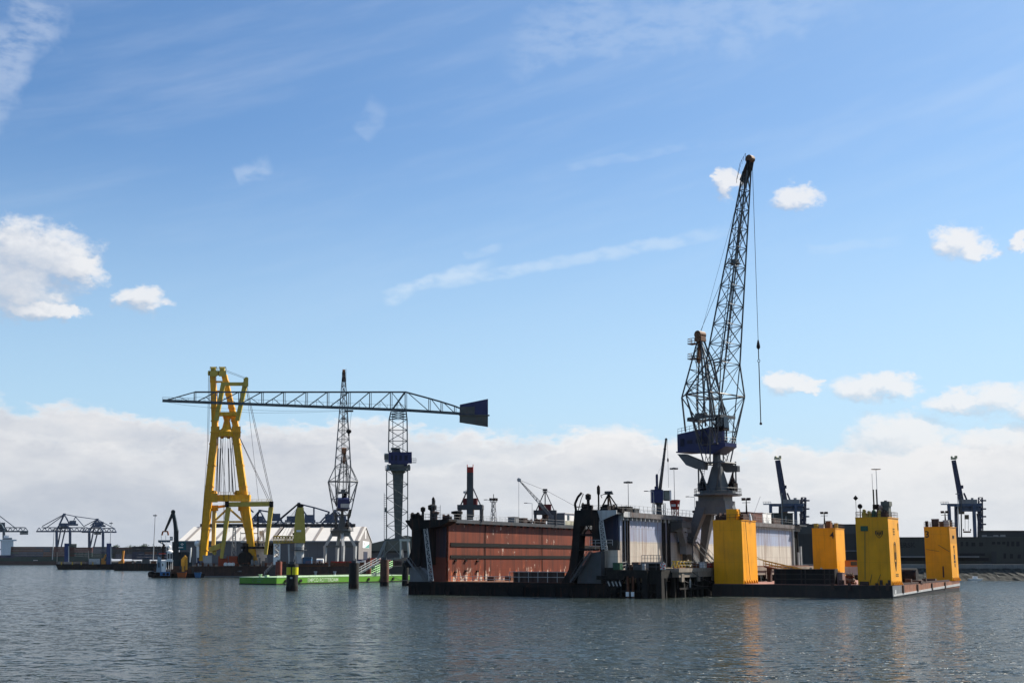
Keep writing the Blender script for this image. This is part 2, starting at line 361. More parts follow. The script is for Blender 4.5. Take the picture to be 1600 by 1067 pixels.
# ================================================================ paints
def split_mat(name, low, high, z, rough=.55, rust=.5, panel=True, flake=None, ax=1):
    """two-tone painted steel plate: one colour below height z, another above; seams, run-off and flaking"""
    m = bpy.data.materials.new(name); m.use_nodes = True; nt = m.node_tree; L = nt.links; b = nt.nodes['Principled BSDF']
    tc = nd(nt, 'ShaderNodeTexCoord'); sp = nd(nt, 'ShaderNodeSeparateXYZ'); L.new(tc.outputs['Object'], sp.inputs[0])
    def nz(s, zs, det, off=0):
        mp = nd(nt, 'ShaderNodeMapping'); mp.inputs['Scale'].default_value = (s, s, s * zs); mp.inputs['Location'].default_value = (off, off, off)
        n = nd(nt, 'ShaderNodeTexNoise'); n.inputs['Scale'].default_value = 1; n.inputs['Detail'].default_value = det; n.inputs['Roughness'].default_value = .65
        L.new(tc.outputs['Object'], mp.inputs[0]); L.new(mp.outputs[0], n.inputs['Vector']); return n.outputs['Fac']
    def rng(s, a, c, lo=0, hi=1):
        r = nd(nt, 'ShaderNodeMapRange'); r.inputs[1].default_value = a; r.inputs[2].default_value = c; r.inputs[3].default_value = lo; r.inputs[4].default_value = hi; L.new(s, r.inputs[0]); return r.outputs[0]
    def mth(o, a, c):
        n = nd(nt, 'ShaderNodeMath', operation=o)
        for i, q in enumerate((a, c)):
            if isinstance(q, (int, float)): n.inputs[i].default_value = q
            else: L.new(q, n.inputs[i])
        return n.outputs[0]
    def mx(f, A, B):
        x = nd(nt, 'ShaderNodeMix', data_type='RGBA'); L.new(f, x.inputs[0])
        for i, q in ((6, A), (7, B)):
            if isinstance(q, tuple): x.inputs[i].default_value = (*q, 1)
            else: L.new(q, x.inputs[i])
        return x.outputs[2]
    zz = mth('ADD', sp.outputs[2], mth('MULTIPLY', mth('SUBTRACT', nz(.4, 1, 4), .5), .5))
    c = mx(rng(zz, z - .15, z + .15), low, high)
    c = mx(rng(nz(.25, .5, 5, 2), .4, .7, 0, .35), c, tuple(q * .6 for q in low))
    c = mx(rng(nz(1.1, .07, 6, 5), .46, .66, 0, rust), c, (.13, .05, .022) if flake is None else (.06, .022, .014))
    c = mx(rng(nz(1.6, .06, 5, 15), .55, .75, 0, rust * .8), c, tuple(q * .35 for q in low))
    if flake:
        col, zt, k = flake
        near = rng(sp.outputs[2], 6.2, 2.9, -.03, .10)
        clu = mth('MULTIPLY', mth('SUBTRACT', nz(.16, .8, 3, 41), .5), .42)
        f = rng(mth('ADD', mth('ADD', nz(.95, .5, 10, 11), clu), near), .62, .67, 0, k)
        f2 = rng(mth('ADD', mth('ADD', nz(.7, .35, 9, 21), mth('MULTIPLY', clu, .6)), mth('MULTIPLY', near, 1.25)), .59, .68, 0, .9)
        c = mx(f2, c, (.42, .12, .05)); c = mx(f, c, col)
    if panel:
        br = nd(nt, 'ShaderNodeTexBrick'); br.offset = 0; cb = nd(nt, 'ShaderNodeCombineXYZ')
        L.new(sp.outputs[ax], cb.inputs[0]); L.new(sp.outputs[2], cb.inputs[1]); L.new(cb.outputs[0], br.inputs['Vector'])
        br.inputs['Scale'].default_value = 1; br.inputs['Brick Width'].default_value = 9.2; br.inputs['Row Height'].default_value = 2.55; br.inputs['Mortar Size'].default_value = .06; br.inputs['Mortar Smooth'].default_value = .5
        c = mx(mth('MULTIPLY', br.outputs['Fac'], .5), c, tuple(q * .4 for q in low))
    L.new(c, b.inputs['Base Color']); b.inputs['Roughness'].default_value = rough; b.inputs['Specular IOR Level'].default_value = .22
    bp = nd(nt, 'ShaderNodeBump'); bp.inputs['Strength'].default_value = .25; bp.inputs['Distance'].default_value = .2
    L.new(nz(.5, .6, 3, 31), bp.inputs['Height']); L.new(bp.outputs[0], b.inputs['Normal'])
    return m
red_wall = split_mat('flaking_red_oxide', (.17, .040, .019), (.185, .046, .022), 8, rust=.9, flake=((.55, .45, .37), 3.0, 1.0))
white_wall = split_mat('two_tone_hull_paint', (.54, .485, .415), (.32, .36, .475), 10.4, rust=.6)
end_wall = split_mat('shaded_hull_end', (.20, .05, .032), (.022, .027, .045), 7.6, rust=.5, panel=False)  # wing ends darkened, their shade put into the paint colour
end_wall2 = split_mat('shaded_hull_end_blue', (.045, .048, .048), (.022, .03, .07), 10.6, rust=.3, panel=False)
blk = mat('tarred_black_steel', (.006, .006, .0065), .8, vary=.4, dirt=.5, dirtcol=(.03, .02, .015), streak=.35)
dgrey = mat('dark_grey_paint', (.06, .065, .07), .5, vary=.2, streak=.3, dirt=.3)
cgrey = mat('crane_grey_paint', (.09, .097, .1), .5, vary=.15, streak=.2, streakcol=(.05, .05, .05))
lattice_m = mat('lattice_steel_paint', (.07, .078, .084), .5, vary=.2)
lgrey = mat('light_grey_paint', (.42, .42, .41), .5, vary=.12, streak=.3)
mgrey = mat('mid_grey_paint', (.17, .175, .18), .55, vary=.15, streak=.25)
white = mat('white_paint', (.78, .77, .74), .45, vary=.06, streak=.25)
navy = mat('navy_blue_paint', (.014, .02, .085), .4, vary=.2, streak=.15, streakcol=(.01, .012, .03))
yellow = mat('yellow_barge_paint', (.80, .338, .004), .42, vary=.1, scale=.22, streak=.42, streakcol=(.32, .12, .01), dirt=.25, dirtcol=(.4, .19, .02), panel=(0, 2.15, 6.6, .02))
yel2 = mat('yellow_crane_paint', (.66, .33, .011), .45, vary=.14, streak=.6, streakcol=(.25, .11, .02), dirt=.3, dirtcol=(.3, .15, .03))
olive = mat('mustard_and_shaded_yellow', (.44, .33, .06), .5, vary=.1, streak=.35, streakcol=(.18, .13, .05))
rustm = mat('rusted_steel', (.13, .05, .025), .8, vary=.35, scale=1.2, dirt=.5, dirtcol=(.05, .025, .015))
rust2 = mat('dark_rusted_hull', (.055, .032, .026), .7, vary=.3, scale=.8, streak=.6, streakcol=(.12, .055, .03), dirt=.5, dirtcol=(.03, .025, .02))
redp = mat('red_paint', (.33, .03, .02), .5, vary=.15, streak=.2)
brownp = mat('brown_sheave_paint', (.16, .07, .03), .6, vary=.3, dirt=.4)
deckred = mat('red_deck_paint', (.24, .115, .085), .75, vary=.15, scale=.4, dirt=.5, dirtcol=(.25, .13, .1))
wire = mat('wire_rope', (.03, .03, .033), .6, vary=.1)
conc = mat('weathered_concrete', (.22, .185, .15), .85, vary=.2, scale=.5, streak=.5, streakcol=(.12, .1, .085), dirt=.5, dirtcol=(.12, .1, .09))
timber = mat('black_timber', (.012, .011, .01), .85, vary=.5, scale=1.5, streak=.5, streakcol=(.05, .045, .035))
glassm = glass()
railm = mat('railing_steel', (.12, .12, .12), .5, vary=.1)
letter = mat('black_lettering', (.012, .012, .014), .5, vary=.1)
wletter = mat('white_lettering', (.8, .8, .78), .5, vary=.05)

# ================================================================ floating dock
DS = 1.07                                                  # the dock is a little bigger than a round metre grid
DO = V((-21.33, 271.75, -.49))
def dpt(x, y, z=0): return DO + (GB * x + GA * y + V((0, 0, z))) * DS
DL = 112.0
dock = thing('floating_dock', 'floating dry dock with rusty red inner wall and white and blue outer wall', 'dry dock', DO, RZ); dock.scale = (DS,) * 3
m = MB(); m.box(-.3, 44.4, 0, DL, -1.5, 2.9); m.box(-.5, 44.6, -.25, 0, 2.1, 2.55)
for x in [i * 3.4 + 1 for i in range(13)]: m.box(x, x + .35, -.22, 0, .2, 2.1)
for i in range(7): m.box(2 + i * 6.3, 3.1 + i * 6.3, -.28, 0, .3, 1.1)
m.build('pontoon', blk, dock)
m = MB(); m.box(7.7, 40, .6, DL - 1, 2.9, 2.98)
for i in range(30):
    m.box(22.5, 25.5, 6 + i * 3.5, 7.4 + i * 3.5, 2.98, 4.0)
    if i % 2: m.box(12, 13.4, 6 + i * 3.5, 7.2 + i * 3.5, 2.98, 3.9); m.box(34, 35.4, 6 + i * 3.5, 7.2 + i * 3.5, 2.98, 3.9)
m.build('dock_floor', rustm, dock)
# left wing: red inner face, end darkened as if in shade
m = MB()
m.cur = 1; m.box(3.6, 7.2, 1.6, DL, 2.9, 14.25)
m.cur = 0; m.box(7.2, 7.6, 1.9, DL, 2.9, 14.25)
m.cur = 2; m.box(7.6, 7.72, 2.6, DL, 9.65, 10.4); m.box(7.6, 7.72, 2.6, DL, 7.35, 8.0)  # raised black strips give the grooves their shade by colour
for y in (16, 41, 66, 90): m.box(7.6, 7.68, y, y + .18, 2.98, 14.2)
for y, z in ((4, 6.8), (4, 4.6), (8, 6.8), (8, 4.8), (12.5, 6.7), (12.5, 4.7)): m.box(7.6, 7.9, y, y + .7, z, z + .28)
m.build('wing_wall', [red_wall, end_wall, mat('groove_shade_black', (.003, .003, .003), .95, vary=.3)], dock)['label'] = 'rusty red inner wall with two raised black strips for the shade of fender grooves'
m = MB()
m.cur = 1; m.box(40.2, 43.6, 1.6, DL, 2.9, 15.2)
m.cur = 0; m.box(43.6, 44, 3.2, DL - 4, 2.9, 15.2); m.poly([(41.2, 1.1, 5.7), (43.98, 1.1, 5.7), (43.98, 1.1, 8.8), (41.2, 1.1, 8.8)], (0, 5, 0)); m.box(43.7, 44.0, 2.2, 3.2, 2.9, 15.2)
m.cur = 2
for y in (3.5, 4.7, 5.7): m.tube((44.15, y, 5.6), (44.15, y, 15), .16, 6)
for y in (22, 22.9, 24.5, 25.4): m.tube((44.15, y, 3), (44.15, y, 15), .2, 6)
for y in (DL - 3.4, DL - 2.4, DL - .8): m.tube((44.2, y, 3), (44.2, y, 15), .25, 6)
m.cur = 3; m.tube((44.25, DL - 4.6, 3), (44.25, DL - 4.6, 15.2), .3, 6); m.tube((44.5, DL - 1.5, 3), (44.5, DL - 1.5, 9), .3, 6); m.tube((44.5, DL + .6, 3), (44.5, DL + .6, 10.5), .35, 6)
m.build('wing_wall', [white_wall, end_wall2, blk, lgrey], dock)['label'] = 'outer wall painted cream below and blue above'
# promenade decks on top of both wings
m = MB(); m.box(2.6, 8.3, .6, DL, 14.25, 14.75); m.box(8.3, 8.42, .6, DL, 14.2, 14.9)
for i in range(38): m.box(7.6, 8.2, 2 + i * 2.9, 2.25 + i * 2.9, 13.9, 14.25)
m.build('promenade_deck', dgrey, dock)
m = MB(); m.box(39.4, 44.6, -.4, DL + 1.5, 15.2, 15.5); m.cur = 1; m.box(44.6, 44.75, 2.2, 5, 14.75, 15.75); m.cur = 2; m.box(44.6, 44.72, 5, DL + 1.5, 14.8, 15.7); m.cur = 1
for i in range(56): m.box(44.0, 44.6, 2.4 + i * 2, 2.55 + i * 2, 14.2, 15.2)
m.poly([(41.4, -.4, 14.0), (44.6, -.4, 15.2), (44.6, -.4, 15.9), (40.6, -.4, 15.9)], (0, -.25, 0)); m.cur = 0; m.box(40, 45.9, DL - 4, DL + 2.5, 15.5, 15.8)
m.build('promenade_deck', [dgrey, lgrey, mat('fascia_brown_grey', (.13, .12, .12), .6, vary=.3, streak=.7, dirt=.5)], dock)
m = MB(); m.rail([(8.3, 1, 14.75), (8.3, DL, 14.75)], 1.15, .03, 2.2); m.rail([(2.8, 1, 14.75), (2.8, 60, 14.75)], 1.15, .03, 2.2); m.rail([(8.3, 1, 14.75), (.0, -.6, 14.75)], 1.15, .03, 1.5); m.build('railing', railm, dock)
m = MB(); m.rail([(44.6, -.3, 15.8), (44.6, DL + 1, 15.8)], 1.15, .03, 2.0); m.rail([(39.6, -.3, 15.5), (39.6, DL, 15.5)], 1.15, .03, 2.2); m.rail([(39.6, -.3, 15.6), (44.6, -.3, 15.8)], 1.15, .03, 1.5); m.build('railing', railm, dock)
# flared control platform and black gantry at the end of the left wing
m = MB()
m.poly([(1.2, -1.2, 12.6), (8.0, -1.2, 13.6), (9.6, -1.2, 14.4), (9.6, -1.2, 14.75), (-.4, -1.2, 14.75), (-.4, -1.2, 14.5)], (0, 3, 0))
m.poly([(.9, -1, 14.2), (1.0, -1, 9.4), (.4, -1, 7.7), (-.5, -1, 6.6), (-.5, -1, 5.6), (3.0, -1, 5.9), (3.0, -1, 14.2)], (0, 1.6, 0))
m.box(3.0, 4.9, -.6, 1.6, 6.2, 14.2); m.box(3.1, 4.5, -.8, 0, 5.6, 6.4)
m.build('end_gantry', blk, dock)
m = MB(); m.poly([(-.2, .2, 2.9), (4.2, .2, 2.9), (4.2, .2, 4.2), (.4, .2, 6.9), (-.2, .2, 6.9)], (0, 1.2, 0)); m.build('ramp_plate', mgrey, dock)
def stair(p, q, wdt, name, mt, parent, side=(0, 1, 0), railh=1.0):
    m = MB(); s = V(side) * wdt / 2; p, q = V(p), V(q)
    for k in (-1, 1):
        m.beam(p + s * k, q + s * k, .1, .3)
        m.tube(p + s * k + V((0, 0, railh)), q + s * k + V((0, 0, railh)), .04, 4)
        for i in range(7): c = p.lerp(q, i / 6) + s * k; m.tube(c, c + V((0, 0, railh)), .035, 4)
    n = max(4, int(abs(q.z - p.z) / .28))
    for i in range(n + 1): c = p.lerp(q, i / n); m.beam(c - s, c + s, .28, .05)
    return m.build(name, mt, parent)
stair((0.1, -.7, 7.2), (3.9, -.7, 3.1), 1.1, 'stairway', mgrey, dock)
def strut_ladder(p, q, w, name, mt, parent):
    m = MB(); p, q = V(p), V(q); x = V((w / 2, 0, 0)); n = 16
    m.beam(p - x, q - x * 1.3, .14); m.beam(p + x, q + x * 1.3, .14)
    for i in range(n):
        a, b = p.lerp(q, i / n), p.lerp(q, (i + 1) / n); m.beam(a - x, a + x, .1); m.beam(a - x, b + x, .09) if i % 2 else m.beam(a + x, b - x, .09)
    return m.build(name, mt, parent)
strut_ladder((4.1, -1.1, 13.8), (5.6, -1.0, 3.1), .75, 'lattice_strut', lgrey, dock)
strut_ladder((41.6, -.9, 14.2), (42.3, -.9, 8.8), .8, 'lattice_strut', lgrey, dock)
# black gantry at the end of the right wing
m = MB()
m.poly([(36.4, -1, 16.0), (35.7, -1, 9), (35.1, -1, 5.4), (33.6, -1, 2.95), (36.1, -1, 2.95), (36.9, -1, 6.8), (37.2, -1, 9.2), (37.5, -1, 13.2), (39.9, -1, 13.2), (39.9, -1, 9.6), (41.2, -1, 9.6), (41.3, -1, 14.2), (40.8, -1, 16.0)], (0, 2.4, 0))
m.box(37.3, 40.1, -.8, .8, 11.4, 11.7); m.box(37, 40.4, -.8, .8, 8.7, 9.1); m.beam((37.8, 0, 11.7), (39, 0, 13.2), .14); m.beam((39.6, 0, 11.7), (38.4, 0, 13.2), .14)
m.build('end_gantry', blk, dock)
m = MB(); m.poly([(36.6, -.6, 2.9), (41.4, -.6, 2.9), (41.4, -.6, 8.6), (39.6, -.6, 8.3), (36.9, -.6, 4.6)], (0, 1.6, 0)); m.build('ramp_plate', dgrey, dock)
stair((39.8, -1.3, 8.4), (35.8, -1.3, 3.1), 1.0, 'stairway', dgrey, dock)
m = MB(); m.rail([(39.4, -1.0, 9.6), (43.9, -1.0, 9.6)], 1.0, .05, 1.1, 1); m.rail([(39.4, -1.0, 8.9), (42.9, -1.0, 8.9)], .6, .04, 1.2, 0); m.build('walkway_rail', lgrey, dock)
m = MB()                                                   # low safety rail and bulwark on the pontoon edge
m.rail([(9, .5, 2.98), (22, .5, 2.98)], 1.0, .05, 1.6); m.rail([(22, .5, 2.98), (34, .5, 2.98)], 1.9, .06, 1.9); m.build('edge_railing', lgrey, dock)
m = MB(); m.box(22.3, 33, 1.4, 1.7, 2.98, 4.9)
for i in range(9): m.box(22.6 + i * 1.25, 22.75 + i * 1.25, 1.2, 1.4, 2.98, 5.0)
m.build('bulwark', rust2, dock)
# deck houses
m = MB(); m.box(3.3, 7.7, 51.9, 52, 14.75, 17.6)  # grey sheet over the white end, its shade put into the colour
m.cur = 1; m.box(3.2, 7.8, 52, 82, 14.75, 17.6); m.cur = 2; m.box(7.8, 7.84, 52.2, 81.8, 14.8, 15.9)
m.cur = 3
for y in (53.2, 57.5, 61, 63.3, 67, 70, 73): m.box(7.8, 7.85, y, y + 1.1, 16.1, 17.3)
m.cur = 1; m.box(3.0, 8.0, 51.8, 82.2, 17.6, 17.72)
m.build('deck_house', [mgrey, white, mat('cream_paint', (.42, .4, .3), .5, streak=.3), glassm], dock)
def winch(x, y, z, s=1.0, name='deck_winch', mt=blk):
    m = MB(); m.box(x - .9 * s, x + .9 * s, y - .6 * s, y + .6 * s, z, z + .35 * s); m.tube((x - .6 * s, y, z + .8 * s), (x + .6 * s, y, z + .8 * s), .5 * s, 10)
    for k in (-1, 1): m.tube((x + k * .6 * s, y, z + .8 * s), (x + k * .68 * s, y, z + .8 * s), .75 * s, 10); m.poly([(x + k * .8 * s, y - .6 * s, z), (x + k * .8 * s, y + .6 * s, z), (x + k * .8 * s, y, z + 1.1 * s)], (.1, 0, 0))
    m.box(x + .85 * s, x + 1.5 * s, y - .35 * s, y + .35 * s, z, z + 1.0 * s); return m.build(name, mt, dock)
winch(1.2, -.2, 14.75, 1.0); winch(5.4, 4.5, 14.75, .8, mt=rust2); winch(38.2, 0, 16.0, .9); winch(41.6, 3.5, 15.6, 1.0); winch(5.6, 39, 14.75, .8, mt=rust2); winch(5.6, 43.6, 14.75, 1.0, mt=rustm)
def vent(x, y, z, h, r, name='ventilator', mt=blk):
    m = MB(); m.lathe([(r, 0), (r, h * .6), (r * 1.9, h * .68), (r * 1.9, h * .92), (r * .6, h)], (x, y, z), 10); return m.build(name, mt, dock, True)
vent(4.0, 1.6, 14.75, 3.1, .45); vent(2.6, .4, 14.75, 2.6, .25); vent(5.0, 1.2, 14.75, 1.7, .4, mt=rust2); vent(38.8, -.2, 16, 3.0, .28); vent(3.2, 3.2, 14.75, 4.6, .16, 'mast_pipe'); vent(7.3, 5.5, 14.75, 1.9, .6)
vent(40.6, .4, 15.9, 4.6, .16, 'mast_pipe'); vent(44.0, 41, 15.7, 1.6, .5); vent(43, 62, 15.7, 1.5, .5, mt=lgrey)
m = MB(); m.ladder((4.8, .8, 14.75), (4.8, .8, 18.6), (1, 0, 0), .7, .06, .45); m.ladder((5.9, .8, 14.75), (5.9, .8, 17.6), (1, 0, 0), .9, .05, .45); m.box(4.3, 5.3, .6, 1.0, 17.4, 17.5); m.build('ladder', railm, dock)
m = MB(); m.path([(36.2, 0, 16), (36.0, 0, 17.2), (36.6, 0, 18.4), (37.4, 0, 19.2)], .22, 6); m.path([(36.5, .3, 16), (37.1, .3, 18), (37.6, .3, 19)], .08, 5); m.box(36.1, 38.0, -.6, 1.0, 16.6, 16.7); m.build('davit', blk, dock)
for (x0, x1, y0, y1, hh, mt) in ((4.6, 6.2, 31, 33, 1.4, mgrey), (4.4, 6.0, 35.5, 37.2, 1.3, rust2), (42, 44, 5, 8, 1.2, blk), (41.5, 43.6, 9.6, 12, 1.0, dgrey), (41, 44, 74, 84, 2.4, mat('cabin_brown', (.12, .05, .035), .6, streak=.4)), (41.4, 44, 84.6, 87.4, 2.6, white), (41.4, 44, 88.2, 91, 2.6, white), (41, 43.8, 93, 99, 1.6, rust2)):
    m = MB(); m.box(x0, x1, y0, y1, 14.75 if x0 < 20 else 15.5, (14.75 if x0 < 20 else 15.5) + hh); z = (14.75 if x0 < 20 else 15.5) + hh
    m.box(x0 - .1, x1 + .1, y0 - .1, y1 + .1, z, z + .1); m.box(x1, x1 + .06, y0 + .3, y0 + 1.0, z - hh + .1, z - hh + 1.0); m.build('deck_locker', mt, dock)
# black mooring brackets and walkway hung on the white wall, with the gangway stairs
m = MB()
m.box(44, 46.2, 29, 32, 12.4, 14.4); m.poly([(44.1, 26, 14.6), (46.6, 26, 14.6), (46.6, 26, 13.4), (44.1, 26, 12.4)], (0, 5, 0)); m.build('mooring_bracket', dgrey, dock)
m = MB(); m.beam((45.4, 28, 13.2), (45.4, 30.5, 9.6), 1.2, 1.3); m.box(44.6, 46.0, 29.6, 32, 8.2, 10.2); m.beam((45.4, 31, 9.6), (45.4, 37.5, 5.6), 1.2, 1.3); m.box(44, 46.4, 26.8, 29.2, 12.6, 14.2); m.build('guide_arm', mgrey, dock)

# ================================================================ small things on the dock
def lamp_post(name, label, p, h, head='arm', n=1, group=None, mt=lgrey):
    t = thing(name, label, 'lamp post', p, RZ, 'lamp posts on the dock wings'); t.scale = (1, 1, 1)
    m = MB(); m.tube((0, 0, 0), (0, 0, h), .08, 8, .05); m.lathe([(.3, 0), (.3, .15), (.12, .3)], (0, 0, 0), 8)
    if head == 'arm': m.tube((0, 0, h), (-1.5, 0, h + .15), .06, 6)
    m.build('pole', mt, t)
    m = MB()
    if head == 'arm': m.box(-2.1, -1.3, -.16, .16, h + .08, h + .24)
    else:
        m.lathe([(.55, h), (.7, h + .1), (.2, h + .25)], (0, 0, 0), 14)
        for i in range(8): a = i * math.pi / 4; m.box(.75 * math.cos(a) - .17, .75 * math.cos(a) + .17, .75 * math.sin(a) - .15, .75 * math.sin(a) + .15, h - .15, h + .14)
    m.build('lamp_head', dgrey, t); return t
lamp_post('lamp_post', 'thin grey lamp post on the red wing of the dock, beside the upright boxed crane', dpt(7.6, 19, 14.75), 4.8)
lamp_post('lamp_post', 'thin grey lamp post on the red wing of the dock, under the lowered jib crane', dpt(7.6, 36.5, 14.75), 4.8)
lamp_post('lamp_post', 'thin grey lamp post on the white wing just left of the navy crane', dpt(43, 20.5, 15.5), 5.0)
lamp_post('lamp_post', 'thin grey lamp post on the white wing behind the tall grey crane', dpt(43.4, 41.6, 15.5), 4.8)
lamp_post('floodlight_mast', 'twin pole floodlight mast with a round head on the white wing of the dock', dpt(42, 10.6, 15.5), 6.4, 'ring', mt=mgrey)
lamp_post('floodlight_mast', 'tall single pole floodlight mast beside the red booth on the white wing', dpt(42.5, 32.6, 15.5), 10.6, 'ring', mt=mgrey)
t = thing('light_tower', 'small lattice light tower with four lamps on the red wing of the dock', 'light tower', dpt(5.6, 23, 14.75), RZ)
m = MB(); m.lattice([[(-.5, -.5, 0), (.5, -.5, 0), (.5, .5, 0), (-.5, .5, 0)], [(-.3, -.3, 4.6), (.3, -.3, 4.6), (.3, .3, 4.6), (-.3, .3, 4.6)]], .06, .04, 5); m.box(-.6, .6, -.6, .6, 4.6, 4.7); m.build('tower_frame', mgrey, t)
for x in (-.55, .55):
    for y in (-.4, .4): m = MB(); m.box(x - .22, x + .22, y - .2, y + .2, 4.9, 5.5); m.tube((x, y, 4.7), (x, y, 4.95), .06); m.build('lamp', blk, t)
m = MB(); m.tube((0, 0, 4.7), (0, 0, 6.4), .08); m.build('mast', blk, t)
t = thing('lifting_booth', 'small red and white booth on stilts on the white wing of the dock', 'booth', dpt(43.2, 31.0, 15.5), RZ); t.scale = (.85,) * 3
m = MB(); m.box(-.8, .8, -.8, .8, 2.0, 4.4, -.25, -.25); m.build('cabin', redp, t)
m = MB(); m.box(.98, 1.02, -.6, .6, 2.7, 3.3); m.box(-.6, .6, -1.02, -.98, 2.7, 3.3); m.build('window', white, t)
m = MB()
for x in (-.6, .6):
    for y in (-.6, .6): m.beam((x, y, 0), (x, y, 2), .18)
m.beam((-.6, -.6, 0), (.6, -.6, 2), .1); m.beam((.6, -.6, 0), (.6, .6, 2), .1); m.build('stilts', redp, t)

# ---- travelling cranes on the wings
def portal_crane(label, p, rz, boom, boom_label=None):
    t = thing('portal_crane', label, 'crane', p, rz, 'portal cranes on the red dock wing'); t.scale = (.6, .6, .6)
    m = MB()
    for x in (-4, 4):
        for y in (-2.2, 2.2): m.box(x - .45, x + .45, y - .45, y + .45, 0.6, 5.2); m.box(x - .6, x + .6, y - 1, y + 1, 0, .7)
    m.box(-4.6, 4.6, -2.7, -1.7, 4.3, 6.0); m.box(-4.6, 4.6, 1.7, 2.7, 4.3, 6.0); m.box(-4.6, -3.6, -1.7, 1.7, 4.4, 5.9); m.box(3.6, 4.6, -1.7, 1.7, 4.4, 5.9)
    m.build('portal_frame', dgrey, t)
    m = MB(); m.box(-2.6, 2.4, -2.0, 2.0, 6.0, 8.2); m.box(-2.7, 2.5, -2.1, 2.1, 8.2, 8.35); m.build('machine_house', mat('maroon_paint', (.12, .018, .02), .5, streak=.3), t)
    m = MB(); m.tube((0, 0, 1.8), (0, 0, 6.0), 1.3, 12); m.build('slew_column', rust2, t)
    m = MB()
    for x in (-3.6, 3.6):
        m.beam((x, .8, 6), (0.25 * (1 if x > 0 else -1), .6, 13.4), .32)
        m.beam((x, -.8, 6), (0.25 * (1 if x > 0 else -1), -.6, 13.4), .32)
    m.tube((0, 0, 8), (0, 0, 14.2), .25); m.box(-.9, .9, -.9, .9, 13.2, 13.5); m.tube((-.9, 0, 14.2), (.9, 0, 14.2), .5, 10); m.rail([(-.9, -.9, 13.5), (.9, -.9, 13.5)], .9, .04, .8); m.build('a_frame', dgrey, t)
    if boom == 'up':
        m = MB(); m.beam((0, -2.0, .6), (0, -2.4, 17.6), 2.3, 1.1); m.build('boom', dgrey, t)
        m = MB(); m.beam((0, -2.4, 17.6), (0, -2.45, 19.6), 2.3, 1.1)
        for x in (-1.05, 1.05): m.beam((x, -2.4, 19.6), (x, -2.4, 20.5), .2, .9)
        m.build('boom_tip', redp, t)
        m = MB(); m.path([(-1.6, -1.6, 9), (-2.2, -1.6, 10.4), (-1.4, -1.6, 11.4)], .08); m.box(-2.5, -1.7, -1.9, -1.3, 10.2, 10.9); m.build('sheave_bracket', lgrey, t)
    else:
        tip = V(boom); m = MB(); root = V((2.4, -2.2, 3.0)); d = (tip - root)
        knee = root + d * .72 + V((0, 0, .6)); up = V((0, 0, 1)); sd = V((0, 1, 0))
        mid = root + d * .35
        m.lattice([[root + sd * .9, root - sd * .9, root - sd * .9 + V((.4, 0, .8)), root + sd * .9 + V((.4, 0, .8))],
                   [mid + sd * 1.1 - up * .2, mid - sd * 1.1 - up * .2, mid - sd * 1.0 + up * 1.5, mid + sd * 1.0 + up * 1.5],
                   [tip + sd * .3 - up * .2, tip - sd * .3 - up * .2, tip - sd * .3 + up * .2, tip + sd * .3 + up * .2]], .13, .07, 7)
        m.build('boom', mgrey, t)
        m = MB(); m.poly([root + V((0, -.5, -.4)), root + V((1.2, -.5, .5)), mid + V((.5, -.5, .6)), mid + V((-.7, -.5, .0))], (0, 1.0, 0)); m.build('boom_foot', mgrey, t)
        m = MB(); m.tube(tip + sd * .5, tip - sd * .5, .7, 12); m.box(tip.x - .5, tip.x + .9, tip.y - .4, tip.y + .4, tip.z - .8, tip.z + .4); m.build('boom_head', lgrey, t)
        m = MB()
        for s in (-.4, .4): m.tube(tip + sd * s, (0.2, s, 14), .05, 4); m.tube((.4, s, 14), (18, s, 4.5), .05, 4)
        m.tube(tip, (tip.x, tip.y, .8), .06, 4); m.build('rope', wire, t)
        m = MB(); m.lathe([(.2, 0), (.45, .4), (.3, 1.0)], (tip.x, tip.y, 0.2), 8); m.build('hook_block', blk, t)
    return t
portal_crane('grey portal crane on the red wing with its boxed boom upright and a red tip', dpt(5.6, 13.6, 14.75), R(-4), 'up')
portal_crane('grey portal crane on the red wing with its lattice boom lowered to the left', dpt(5.6, 46.5, 14.75), R(-4), (-10.5, -2.5, 18.2))
# A-frame capstan crane near the end of the white wing
t = thing('derrick', 'small black tripod derrick at the near end of the white wing', 'derrick', dpt(42, 1.6, 15.5), RZ); t.scale = (.85, .85, .66)
m = MB()
for (x, y) in ((-2.4, 0), (2.9, .6), (0, 2.4)): m.beam((x, y, 0), (0.1, 0, 5.6), .28)
m.beam((0, 0, 0), (0, 0, 6.2), .35); m.beam((-1.4, 0, 2.4), (1.6, .3, 2.4), .16); m.build('tripod', blk, t)
m = MB(); m.tube((-.8, 0, 6.0), (.9, 0, 6.0), .4, 10); m.box(-1, 1.1, -.4, .4, 5.4, 5.6); m.path([(-.8, 0, 5.6), (-1.9, 0, 5.2), (-1.6, 0, 4.4)], .1); m.path([(.8, 0, 6.4), (1.2, 0, 5.4)], .12); m.build('sheave_head', dgrey, t)
m = MB(); m.box(-1.6, .2, -.9, .9, 0, 1.9); m.tube((-1.4, 0, 2), (0, 0, 2), .55, 10); m.box(2.2, 3.6, -.5, .9, 0, 1.2); m.build('winch_house', blk, t)
